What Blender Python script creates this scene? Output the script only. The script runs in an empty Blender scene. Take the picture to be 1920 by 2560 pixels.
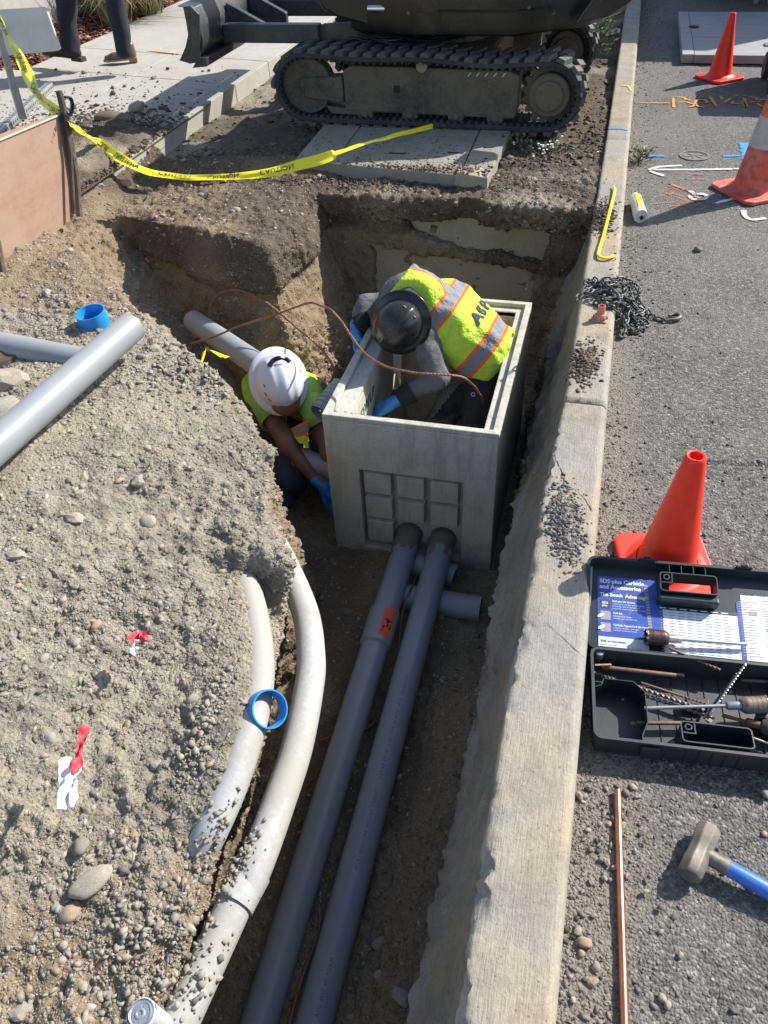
import bpy, bmesh, math, random
import numpy as np
from mathutils import Vector, Matrix, Euler, noise as mnoise
random.seed(7); RNG = np.random.default_rng(11)
scn = bpy.context.scene
COL = scn.collection
R_ = math.radians

# ---------------------------------------------------------------- camera
F_PX, W_PX, H_PX = 1960.0, 1920.0, 2560.0
CAM = np.array([0.0, 0.0, 1.75])
_v1 = np.array([1655-960, -580-1280, F_PX]); _v2 = np.array([124, 2177, F_PX])   # vanishing points: along the kerb, straight down
_Y = _v1/np.linalg.norm(_v1); _Z = -_v2/np.linalg.norm(_v2)
_Y = _Y-(_Y@_Z)*_Z; _Y /= np.linalg.norm(_Y); _X = np.cross(_Y, _Z)
RW = np.array([_X, _Y, _Z])
cam_d = bpy.data.cameras.new('camera'); cam = bpy.data.objects.new('camera', cam_d); COL.objects.link(cam)
cam_d.sensor_fit = 'VERTICAL'; cam_d.sensor_height = 36.0; cam_d.lens = 36*F_PX/H_PX
cam_d.clip_start = 0.05; cam_d.clip_end = 400
M3 = Matrix((( RW[0,0], -RW[0,1], -RW[0,2]), (RW[1,0], -RW[1,1], -RW[1,2]), (RW[2,0], -RW[2,1], -RW[2,2])))
cam.matrix_world = Matrix.Translation(CAM) @ M3.to_4x4()
scn.camera = cam

# ---------------------------------------------------------------- sky, sun, exposure
SUN_EL, SUN_AZ = R_(39.0), math.atan2(0.73, 0.68)       # light comes from +x +y
world = bpy.data.worlds.new('World'); scn.world = world; world.use_nodes = True
wn = world.node_tree.nodes; wl = world.node_tree.links
bg = wn.get('Background') or wn.new('ShaderNodeBackground')
sky = wn.new('ShaderNodeTexSky'); sky.sky_type = 'NISHITA'; sky.sun_disc = False
sky.sun_elevation = SUN_EL; sky.sun_rotation = SUN_AZ
wl.new(sky.outputs[0], bg.inputs[0]); bg.inputs[1].default_value = 0.135
sun_d = bpy.data.lights.new('sun', 'SUN'); sun_d.energy = 5.0; sun_d.angle = R_(0.5); sun_d.color = (1.0, 0.955, 0.89)
sun = bpy.data.objects.new('sun', sun_d); COL.objects.link(sun)
SD = Vector((math.sin(SUN_AZ)*math.cos(SUN_EL), math.cos(SUN_AZ)*math.cos(SUN_EL), math.sin(SUN_EL)))
sun.rotation_euler = SD.to_track_quat('Z', 'Y').to_euler(); sun.location = SD*30
vs = scn.view_settings
vs.view_transform = 'Standard'; vs.look = 'None'; vs.gamma = 1.0; vs.use_curve_mapping = False; vs.exposure = 0.66
scn.render.engine = 'CYCLES'
scn.cycles.max_bounces = 6; scn.cycles.diffuse_bounces = 3; scn.cycles.glossy_bounces = 3

# ---------------------------------------------------------------- measuring: a pixel of the photo shown 1659 wide -> a point on a known plane
def _ray(u, v):
    k = 1.1573
    return RW @ np.array([u*k-960, v*k-1280, F_PX])
def P(u, v, z=0.0):
    d = _ray(u, v); return Vector(CAM + (z-CAM[2])/d[2]*d)
def PY(u, v, y):
    d = _ray(u, v); return Vector(CAM + (y-CAM[1])/d[1]*d)
def PX(u, v, x):
    d = _ray(u, v); return Vector(CAM + (x-CAM[0])/d[0]*d)
def PD(u, v, dep):
    return Vector(CAM + dep*_ray(u, v)/F_PX)

# ---------------------------------------------------------------- tagging
def tag(o, label=None, cat=None, group=None, kind=None):
    if label: o['label'] = label
    if cat: o['category'] = cat
    if group: o['group'] = group
    if kind: o['kind'] = kind
    return o
def empty(name, loc=(0,0,0), rz=0.0, label=None, cat=None, group=None, kind=None):
    o = bpy.data.objects.new(name, None); COL.objects.link(o); o.location = loc; o.rotation_euler = (0,0,rz)
    o.empty_display_size = 0.05
    return tag(o, label, cat, group, kind)
def copy_tree(o, parent=None):
    c = o.copy(); COL.objects.link(c); c.parent = parent
    for ch in list(o.children): copy_tree(ch, c)
    return c

# ---------------------------------------------------------------- mesh builder
class MB:
    def __init__(s): s.v = []; s.f = []; s.m = []; s.mi = 0
    def add(s, vs, fs):
        b = len(s.v); s.v += [tuple(p) for p in vs]; s.f += [tuple(i+b for i in f) for f in fs]; s.m += [s.mi]*len(fs); return s
    def box(s, x0, x1, y0, y1, z0, z1, M=None):
        vs = [Vector((x,y,z)) for z in (z0,z1) for y in (y0,y1) for x in (x0,x1)]
        if M is not None: vs = [M@p for p in vs]
        return s.add(vs, [(0,2,3,1),(4,5,7,6),(0,1,5,4),(1,3,7,5),(3,2,6,7),(2,0,4,6)])
    def prism(s, pts, a0, a1, M=None, axis='z'):
        n = len(pts)
        def mk(p, a):
            q = {'z': (p[0],p[1],a), 'y': (p[0],a,p[1]), 'x': (a,p[0],p[1])}[axis]
            q = Vector(q); return M@q if M is not None else q
        vs = [mk(p,a0) for p in pts]+[mk(p,a1) for p in pts]
        fs = [tuple(range(n))[::-1], tuple(range(n,2*n))]+[(i,(i+1)%n,n+(i+1)%n,n+i) for i in range(n)]
        return s.add(vs, fs)
    def tube(s, pts, r, n=10, caps=True, closed=False, flat=1.0):
        pts = [Vector(p) for p in pts]; N = len(pts)
        rr = r if hasattr(r,'__len__') else [r]*N
        T = []
        for i in range(N):
            a = pts[(i-1)%N] if (closed or i>0) else pts[i]; b = pts[(i+1)%N] if (closed or i<N-1) else pts[i]
            t = b-a; T.append(t.normalized() if t.length>1e-9 else Vector((0,0,1)))
        up = Vector((0,0,1)) if abs(T[0].z)<0.9 else Vector((1,0,0))
        nx = T[0].cross(up).normalized(); vs = []
        for i in range(N):
            nx = (nx-T[i]*nx.dot(T[i])); nx = nx.normalized() if nx.length>1e-6 else T[i].orthogonal().normalized()
            ny = T[i].cross(nx)
            for k in range(n):
                a = 2*math.pi*k/n; vs.append(pts[i]+nx*math.cos(a)*rr[i]+ny*math.sin(a)*rr[i]*flat)
        fs = []
        for i in range(N if closed else N-1):
            j = (i+1)%N
            for k in range(n): fs.append((i*n+k, i*n+(k+1)%n, j*n+(k+1)%n, j*n+k))
        if caps and not closed: fs += [tuple(range(n))[::-1], tuple(range((N-1)*n, N*n))]
        return s.add(vs, fs)
    def lathe(s, prof, n=32, M=None, sx=1.0, sy=1.0):
        vs = []
        for r,z in prof:
            for k in range(n):
                a = 2*math.pi*k/n; p = Vector((r*math.cos(a)*sx, r*math.sin(a)*sy, z)); vs.append(M@p if M is not None else p)
        fs = [(i*n+k, i*n+(k+1)%n, (i+1)*n+(k+1)%n, (i+1)*n+k) for i in range(len(prof)-1) for k in range(n)]
        return s.add(vs, fs)
    def cyl(s, a, b, r, n=20): return s.tube([a,b], r, n)
    def grid(s, fn, nu, nv):
        vs = [fn(i/(nu), j/(nv)) for j in range(nv+1) for i in range(nu+1)]
        w = nu+1
        return s.add(vs, [(j*w+i, j*w+i+1, (j+1)*w+i+1, (j+1)*w+i) for j in range(nv) for i in range(nu)])
    def build(s, name, mats, parent=None, smooth=35, bevel=0, seg=2, solid=0, loc=None):
        me = bpy.data.meshes.new(name); me.from_pydata(s.v, [], s.f)
        if not isinstance(mats, (list,tuple)): mats = [mats]
        for m in mats: me.materials.append(m)
        if len(mats) > 1: me.polygons.foreach_set('material_index', s.m)
        bm = bmesh.new(); bm.from_mesh(me); bmesh.ops.recalc_face_normals(bm, faces=bm.faces); bm.to_mesh(me); bm.free()
        if smooth:
            me.polygons.foreach_set('use_smooth', [True]*len(me.polygons)); me.set_sharp_from_angle(angle=R_(smooth))
        o = bpy.data.objects.new(name, me); COL.objects.link(o)
        if parent is not None: o.parent = parent
        if loc is not None: o.location = loc
        if solid:
            md = o.modifiers.new('solid','SOLIDIFY'); md.thickness = solid; md.offset = 0
        if bevel:
            md = o.modifiers.new('bevel','BEVEL'); md.width = bevel; md.segments = seg; md.limit_method = 'ANGLE'; md.angle_limit = R_(40)
            md.harden_normals = False
        return o
def rel(o, root):
    """parts modelled in world coordinates keep their place under a moved root"""
    o.parent = root; o.matrix_parent_inverse = Matrix.Identity(4)
    o.matrix_basis = (Matrix.Translation(root.location) @ root.rotation_euler.to_matrix().to_4x4()).inverted() @ o.matrix_basis
    return o

# ---------------------------------------------------------------- numpy noise
_LAT = np.random.default_rng(3).random((64,64,64), dtype=np.float32)*2-1
def vnoise(p, scale, seed=0):
    q = np.asarray(p, dtype=np.float64)*scale + seed*17.31 + 1000
    i = np.floor(q).astype(np.int64); f = q-i; f = f*f*(3-2*f); i &= 63; j = (i+1) & 63
    x0,y0,z0 = i[...,0],i[...,1],i[...,2]; x1,y1,z1 = j[...,0],j[...,1],j[...,2]; fx,fy,fz = f[...,0],f[...,1],f[...,2]
    L = _LAT
    a = L[x0,y0,z0]*(1-fx)+L[x1,y0,z0]*fx; b = L[x0,y1,z0]*(1-fx)+L[x1,y1,z0]*fx
    c = L[x0,y0,z1]*(1-fx)+L[x1,y0,z1]*fx; d = L[x0,y1,z1]*(1-fx)+L[x1,y1,z1]*fx
    return (a*(1-fy)+b*fy)*(1-fz)+(c*(1-fy)+d*fy)*fz
def fbm(p, scale, octv=4, seed=0, gain=.5):
    r = 0; a = 1.0
    for k in range(octv): r = r+a*vnoise(p, scale*2**k, seed+k*3); a *= gain
    return r
def sstep(a, b, x):
    t = np.clip((x-a)/(b-a), 0, 1); return t*t*(3-2*t)

# ---------------------------------------------------------------- materials
def new_mat(name):
    m = bpy.data.materials.new(name); m.use_nodes = True; nt = m.node_tree
    return m, nt, nt.nodes['Principled BSDF']
def _coord(nt, obj=False):
    t = nt.nodes.new('ShaderNodeTexCoord')
    if obj: return t.outputs['Object']
    g = nt.nodes.new('ShaderNodeNewGeometry'); return g.outputs['Position']
def _noise(nt, vec, scale, detail=5, rough=.6, stretch=None):
    if stretch:
        mp = nt.nodes.new('ShaderNodeMapping'); nt.links.new(vec, mp.inputs[0]); mp.inputs['Scale'].default_value = stretch; vec = mp.outputs[0]
    n = nt.nodes.new('ShaderNodeTexNoise'); n.inputs['Scale'].default_value = scale; n.inputs['Detail'].default_value = detail
    n.inputs['Roughness'].default_value = rough; nt.links.new(vec, n.inputs['Vector']); return n.outputs['Fac']
def _ramp(nt, fac, stops):
    r = nt.nodes.new('ShaderNodeValToRGB'); nt.links.new(fac, r.inputs[0]); e = r.color_ramp.elements
    while len(e) > len(stops): e.remove(e[-1])
    while len(e) < len(stops): e.new(1.0)
    for el,(p,c) in zip(e, stops): el.position = p; el.color = (*c,1) if len(c)==3 else c
    return r.outputs[0]
def _mix(nt, fac, a, b, mode='MIX'):
    n = nt.nodes.new('ShaderNodeMix'); n.data_type = 'RGBA'; n.blend_type = mode
    for sck, val in ((n.inputs[0],fac),(n.inputs[6],a),(n.inputs[7],b)):
        if isinstance(val, (int,float)): sck.default_value = val
        elif isinstance(val, tuple): sck.default_value = (*val,1)
        else: nt.links.new(val, sck)
    return n.outputs[2]
def _math(nt, op, a, b=None):
    n = nt.nodes.new('ShaderNodeMath'); n.operation = op
    for k,val in enumerate((a,b)):
        if val is None: continue
        if isinstance(val,(int,float)): n.inputs[k].default_value = val
        else: nt.links.new(val, n.inputs[k])
    return n.outputs[0]
def _bump(nt, bsdf, h, strength, dist=.01):
    b = nt.nodes.new('ShaderNodeBump'); b.inputs['Strength'].default_value = strength; b.inputs['Distance'].default_value = dist
    nt.links.new(h, b.inputs['Height'])
    prev = bsdf.inputs['Normal'].links
    if prev: nt.links.new(prev[0].from_socket, b.inputs['Normal'])
    nt.links.new(b.outputs[0], bsdf.inputs['Normal'])
def worn(name, base, second=None, dirt=(0.20,0.165,0.12), dirt_amt=.35, scale=9, rough=.6, rough2=.85, metal=0.0, bump=.25, bscale=60, bdist=.004, obj=True, spec=.5, fine=None, stretch=None, coat=0):
    """a base colour with patchy second tone and an uneven film of dust"""
    m, nt, b = new_mat(name); v = _coord(nt, obj)
    second = second or tuple(c*.72 for c in base)
    n1 = _noise(nt, v, scale, 6, .65, stretch); n2 = _noise(nt, v, scale*.37+1, 4, .7); n3 = _noise(nt, v, bscale, 4, .7)
    c = _mix(nt, _ramp(nt, n1, [(.38,(0,0,0)),(.66,(1,1,1))]), base, second)
    lo = .62-dirt_amt*.45
    dmask = _ramp(nt, _math(nt,'ADD',_math(nt,'MULTIPLY',n2,.7),_math(nt,'MULTIPLY',n3,.3)), [(lo,(0,0,0)),(lo+.16,(1,1,1))])
    dm = _math(nt,'MULTIPLY',dmask, min(1,dirt_amt*1.4))
    c = _mix(nt, dm, c, dirt)
    if fine:
        c = _mix(nt, _math(nt,'MULTIPLY',_ramp(nt,_noise(nt,v,fine[0],2,.5),[(.45,(0,0,0)),(.6,(1,1,1))]),fine[1]), c, fine[2])
    nt.links.new(c, b.inputs['Base Color'])
    rr = nt.nodes.new('ShaderNodeMapRange'); nt.links.new(dm, rr.inputs[0]); rr.inputs[3].default_value = rough; rr.inputs[4].default_value = rough2
    nt.links.new(rr.outputs[0], b.inputs['Roughness'])
    mt = nt.nodes.new('ShaderNodeMapRange'); nt.links.new(dm, mt.inputs[0]); mt.inputs[3].default_value = metal; mt.inputs[4].default_value = 0
    nt.links.new(mt.outputs[0], b.inputs['Metallic'])
    b.inputs['Specular IOR Level'].default_value = spec
    if coat: b.inputs['Coat Weight'].default_value = coat
    if bump: _bump(nt, b, n3, bump, bdist)
    return m
def flat(name, c, rough=.6, metal=0.0):
    m, nt, b = new_mat(name); v = _coord(nt, True)
    col = _mix(nt, _noise(nt, v, 25, 4), tuple(x*.88 for x in c), tuple(min(1,x*1.08) for x in c))
    nt.links.new(col, b.inputs['Base Color']); b.inputs['Roughness'].default_value = rough; b.inputs['Metallic'].default_value = metal
    return m
def rock_mat(name, stops, use_attr=False, rough=.85):
    m, nt, b = new_mat(name)
    if use_attr:
        a = nt.nodes.new('ShaderNodeAttribute'); a.attribute_name = 'tone'; fac = a.outputs['Fac']
    else:
        oi = nt.nodes.new('ShaderNodeObjectInfo'); fac = oi.outputs['Random']
    col = _ramp(nt, fac, stops)
    v = _coord(nt, not use_attr); n = _noise(nt, v, 8 if not use_attr else 120, 5, .7)
    col = _mix(nt, _ramp(nt, n, [(.3,(.72,.72,.72)),(.7,(1.12,1.12,1.12))]), (0,0,0), col, 'MIX') if False else _mix(nt, 1.0, col, _ramp(nt, n, [(.3,(.68,.67,.66)),(.7,(1,1,1))]), 'MULTIPLY')
    nt.links.new(col, b.inputs['Base Color']); b.inputs['Roughness'].default_value = rough; b.inputs['Specular IOR Level'].default_value = .25
    _bump(nt, b, n, .3, .01 if not use_attr else .001)
    return m
ROCKS = [(0,(.17,.155,.13)),(.12,(.29,.26,.21)),(.35,(.38,.34,.27)),(.55,(.33,.30,.25)),(.72,(.42,.37,.29)),(.87,(.38,.29,.19)),(.94,(.20,.195,.185)),(1,(.46,.43,.37))]
M_STONE = rock_mat('stone', ROCKS)
M_GRAVEL = rock_mat('gravel', ROCKS, True)
M_DARKGRAVEL = rock_mat('dark_gravel', [(0,(.07,.068,.065)),(.3,(.13,.125,.12)),(.6,(.22,.21,.20)),(.85,(.28,.26,.23)),(.93,(.33,.21,.12)),(1,(.40,.39,.37))], True)
M_CLOD = rock_mat('clod', [(0,(.07,.05,.035)),(.5,(.13,.10,.07)),(1,(.22,.175,.125))], True)

M_CLODO = rock_mat('clod_lump', [(0,(.13,.10,.07)),(.5,(.20,.155,.11)),(1,(.24,.19,.135))])
def soil_mat():
    m, nt, b = new_mat('soil'); v = _coord(nt)
    a = nt.nodes.new('ShaderNodeAttribute'); a.attribute_name = 'soil'      # r: dark topsoil, g: brown clay, b: darker low in the pit
    sp = nt.nodes.new('ShaderNodeSeparateColor'); nt.links.new(a.outputs['Color'], sp.inputs[0])
    big = _noise(nt, v, 2.3, 5, .6); mid = _noise(nt, v, 14, 5, .65); fin = _noise(nt, v, 95, 4, .7); gr = _noise(nt, v, 260, 3, .7)
    grey = _mix(nt, _ramp(nt, mid, [(.35,(0,0,0)),(.65,(1,1,1))]), (.225,.200,.155), (.355,.318,.245))
    grey = _mix(nt, _ramp(nt, big, [(.45,(0,0,0)),(.62,(1,1,1))]), grey, (.37,.32,.235))
    dk = _noise(nt, v, 1.15, 6, .7); grey = _mix(nt, _math(nt,'MULTIPLY',_ramp(nt, dk, [(.50,(0,0,0)),(.62,(1,1,1))]),.32), grey, _mix(nt, fin, (.12,.105,.08), (.22,.195,.15)))
    top = _mix(nt, mid, (.070,.052,.038), (.185,.145,.105))
    clay = _mix(nt, mid, (.18,.135,.085), (.36,.275,.175))
    def edge(s, w=.22):
        return _ramp(nt, _math(nt,'ADD',s,_math(nt,'MULTIPLY',_math(nt,'SUBTRACT',mid,.5),w*2)), [(.35,(0,0,0)),(.65,(1,1,1))])
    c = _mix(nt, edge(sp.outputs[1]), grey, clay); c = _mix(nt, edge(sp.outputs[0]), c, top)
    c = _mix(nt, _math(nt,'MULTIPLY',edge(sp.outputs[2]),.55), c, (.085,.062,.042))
    c = _mix(nt, 1.0, c, _ramp(nt, fin, [(.28,(.62,.61,.60)),(.55,(.97,.97,.97)),(.8,(1,1,1))]), 'MULTIPLY')
    c = _mix(nt, _ramp(nt, gr, [(.66,(0,0,0)),(.74,(.5,.5,.5))]), c, (.46,.43,.37))
    nt.links.new(c, b.inputs['Base Color']); b.inputs['Roughness'].default_value = .95; b.inputs['Specular IOR Level'].default_value = .12
    vo = nt.nodes.new('ShaderNodeTexVoronoi'); vo.inputs['Scale'].default_value = 85; nt.links.new(v, vo.inputs['Vector'])
    _bump(nt, b, mid, .55, .03); _bump(nt, b, fin, .8, .008); _bump(nt, b, _math(nt,'SUBTRACT',1.0,vo.outputs['Distance']), .5, .008); _bump(nt, b, gr, .5, .003)
    return m
M_SOIL = soil_mat()

def concrete_mat(name, base=(.36,.345,.31), warm=(.40,.345,.25), dark=(.20,.185,.155), stain=.4, brush=0.0, bump=.35, pebbly=.2, wscale=1.2, mud=None):
    m, nt, b = new_mat(name); v = _coord(nt)
    big = _noise(nt, v, wscale, 5, .6); mid = _noise(nt, v, 7, 6, .7); fin = _noise(nt, v, 130, 4, .7)
    c = _mix(nt, _ramp(nt, big, [(.42,(0,0,0)),(.64,(1,1,1))]), base, warm)
    c = _mix(nt, _math(nt,'MULTIPLY',_ramp(nt, mid, [(.46,(0,0,0)),(.72,(1,1,1))]), stain), c, dark)
    c = _mix(nt, 1.0, c, _ramp(nt, fin, [(.25,(.74,.73,.72)),(.6,(1,1,1))]), 'MULTIPLY')
    if brush:
        br = _noise(nt, v, 30, 3, .6, (9.0,.6,.6)); c = _mix(nt, _math(nt,'MULTIPLY',_ramp(nt,br,[(.42,(0,0,0)),(.6,(1,1,1))]),brush), c, tuple(x*.62 for x in base)); _bump(nt, b, br, .5, .004)
    vo = nt.nodes.new('ShaderNodeTexVoronoi'); vo.inputs['Scale'].default_value = 55; nt.links.new(v, vo.inputs['Vector'])
    pit = _ramp(nt, vo.outputs['Distance'], [(.06,(0,0,0)),(.16,(1,1,1))])
    c = _mix(nt, pebbly, c, _mix(nt, 1.0, c, pit, 'MULTIPLY'))
    if mud is not None:
        sx = nt.nodes.new('ShaderNodeSeparateXYZ'); nt.links.new(v, sx.inputs[0]); mk = _math(nt,'ADD',_math(nt,'MULTIPLY',_math(nt,'SUBTRACT',mud,sx.outputs[2]),4.0),_math(nt,'MULTIPLY',_math(nt,'SUBTRACT',_noise(nt,v,9,6,.75),.5),2.2))
        c = _mix(nt, _math(nt,'MULTIPLY',_ramp(nt, mk, [(0,(0,0,0)),(.5,(1,1,1))]),.75), c, (.17,.13,.085))
        dr = _noise(nt, v, 9, 4, .6, (3.0,3.0,.35)); c = _mix(nt, _math(nt,'MULTIPLY',_ramp(nt, dr, [(.5,(0,0,0)),(.62,(1,1,1))]),.28), c, (.20,.185,.145))
    nt.links.new(c, b.inputs['Base Color']); b.inputs['Roughness'].default_value = .9; b.inputs['Specular IOR Level'].default_value = .2
    _bump(nt, b, mid, bump, .02); _bump(nt, b, fin, bump, .003)
    return m
M_KERB = concrete_mat('kerb_concrete', (.33,.315,.275), (.41,.33,.22), (.17,.15,.12), .6, .40, .4, .45, 1.6)
M_KERBR = concrete_mat('kerb_broken_edge', (.29,.265,.22), (.23,.195,.145), (.13,.115,.09), .6, 0, 1.2, .6, 4.0)
M_KERBB = concrete_mat('kerb_footing', (.255,.22,.17), (.27,.205,.135), (.12,.10,.073), .7, .3, 1.2, .6, 3.0)
M_VAULT = concrete_mat('precast_concrete', (.56,.54,.455), (.49,.475,.40), (.33,.31,.25), .55, 0, .35, .45, mud=-.84)
M_WALK = concrete_mat('pavement_concrete', (.42,.405,.36), (.37,.35,.30), (.24,.22,.18), .35, .0, .2, .15, .6)
M_SLAB = concrete_mat('lid_concrete', (.33,.31,.26), (.30,.275,.22), (.17,.15,.12), .5, .12, .3, .2)
M_OLDCON = concrete_mat('buried_concrete', (.37,.325,.235), (.40,.36,.27), (.15,.13,.10), .35, 0, .2, .25)

def asphalt_mat():
    m, nt, b = new_mat('asphalt'); v = _coord(nt)
    a = nt.nodes.new('ShaderNodeAttribute'); a.attribute_name = 'dust'
    big = _noise(nt, v, 1.3, 5, .6); fin = _noise(nt, v, 60, 4, .75)
    vo = nt.nodes.new('ShaderNodeTexVoronoi'); vo.inputs['Scale'].default_value = 140; nt.links.new(v, vo.inputs['Vector'])
    agg = nt.nodes.new('ShaderNodeSeparateColor'); nt.links.new(vo.outputs['Color'], agg.inputs[0])
    c = _ramp(nt, agg.outputs[0], [(0,(.075,.072,.067)),(.40,(.135,.13,.118)),(.78,(.19,.182,.163)),(.94,(.26,.245,.22)),(1,(.36,.34,.31))])
    c = _mix(nt, 1.0, c, _ramp(nt, fin, [(.3,(.6,.6,.6)),(.62,(1,1,1))]), 'MULTIPLY')
    c = _mix(nt, _math(nt,'MULTIPLY',_ramp(nt,big,[(.42,(0,0,0)),(.66,(1,1,1))]),.42), c, (.215,.195,.16))
    dm = _ramp(nt, _math(nt,'ADD',a.outputs['Fac'],_math(nt,'MULTIPLY',_math(nt,'SUBTRACT',fin,.5),.9)), [(.3,(0,0,0)),(.75,(1,1,1))])
    c = _mix(nt, _math(nt,'MULTIPLY',dm,.72), c, _mix(nt, fin, (.15,.125,.092), (.30,.265,.21)))
    nt.links.new(c, b.inputs['Base Color']); b.inputs['Roughness'].default_value = .88; b.inputs['Specular IOR Level'].default_value = .3
    _bump(nt, b, fin, .8, .008); _bump(nt, b, _math(nt,'SUBTRACT',1.0,vo.outputs['Distance']), .7, .006)
    return m
M_ASPH = asphalt_mat()
# ================================================================ TERRAIN
def poly_sd(X, Y, poly):
    d = np.full(X.shape, 1e9, np.float32); ins = np.zeros(X.shape, bool); n = len(poly)
    for i in range(n):
        ax, ay = poly[i]; bx, by = poly[(i+1)%n]; ex, ey = bx-ax, by-ay
        t = np.clip(((X-ax)*ex+(Y-ay)*ey)/(ex*ex+ey*ey), 0, 1)
        d = np.minimum(d, (X-ax-t*ex)**2+(Y-ay-t*ey)**2)
        c = ((ay > Y) != (by > Y)); xi = ax+(Y-ay)/(by-ay if by != ay else 1e-9)*ex
        ins ^= c & (X < xi)
    d = np.sqrt(d); return np.where(ins, -d, d)
PIT = [(.06,-1.2),(.06,6),(-1.52,6),(-1.50,4.3),(-1.45,3.95),(-1.51,3.50),(-1.68,3.46),(-2.15,3.62),(-2.72,3.90),(-2.84,3.86),(-2.58,3.50),(-2.08,3.02),(-1.60,2.70),(-1.27,2.40),
       (-1.04,2.16),(-.97,1.95),(-.93,1.72),(-.865,1.43),(-.815,1.2),(-.785,1.0),(-.765,.7),(-.76,.4),(-.77,-.2),(-.77,-1.2)]
_sw = [P(530,1258,-.18),P(548,1330,-.165),P(559,1420,-.165),P(555,1500,-.168),P(534,1590,-.178),P(501,1690,-.205),P(457,1790,-.24)][::-1]
SWY, SWX, SWZ = [p.y for p in _sw], [p.x for p in _sw], [p.z for p in _sw]
def sweep_mask(X, Y): return sstep(SWY[0]-.05,SWY[0]+.02,Y)*sstep(SWY[-1]+.05,SWY[-1]-.03,Y)*sstep(.20,.07,np.abs(X-np.interp(Y,SWY,SWX)))
def ground_h(X, Y):
    """surface before the trench was cut (metres)"""
    low = np.interp(Y, [-1.5,0,.5,1.0,1.6,2.1,2.6,3.2,3.9], [-.38,-.33,-.27,-.185,-.125,-.06,-.01,.0,.05])
    hi = np.interp(Y, [-1.5,0,1,2,3,3.9], [.05,.06,.10,.15,.15,.12])
    t = sstep(-.95, -2.1, X); left = low*(1-t)+hi*t+.028*sstep(-.73,-.88,X)*sstep(.5,.8,Y)*sstep(1.8,1.5,Y)
    # heap shoulder below the two loose pipes
    left = left + .05*np.exp(-((X+1.45)**2/.16+(Y-2.0)**2/.25))
    m = sweep_mask(X, Y); left = left*(1-m)+m*(np.interp(Y,SWY,SWZ)+.052-.09*sstep(-.020,.022,X-np.interp(Y,SWY,SWX)))
    far = .02+.065*sstep(-2.9,-2.1,X)
    return np.where(Y > 3.95, far, left*(1-sstep(3.55,3.95,Y))+far*sstep(3.55,3.95,Y)) + .10*sstep(-2.86,-3.0,X)*sstep(3.85,4.1,Y)
def floor_h(X, Y):
    f = np.interp(Y, [-1.5,.6,2.4,3.0,4.6], [-1.10,-1.03,-.90,-.90,-.93])
    ramp = np.clip((-1.62-X)/1.25, 0, 1)                       # ravine climbing to the left
    f = f+ramp**.75*.93
    f = f+.16*sstep(-.48,-.16,X)*(1-sstep(1.7,2.1,Y))
    f = f+.16*np.exp(-((X+1.2)**2/.03+(Y-3.55)**2/.05))         # stones heaped beside the box
    return f
VX = .0108
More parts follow.
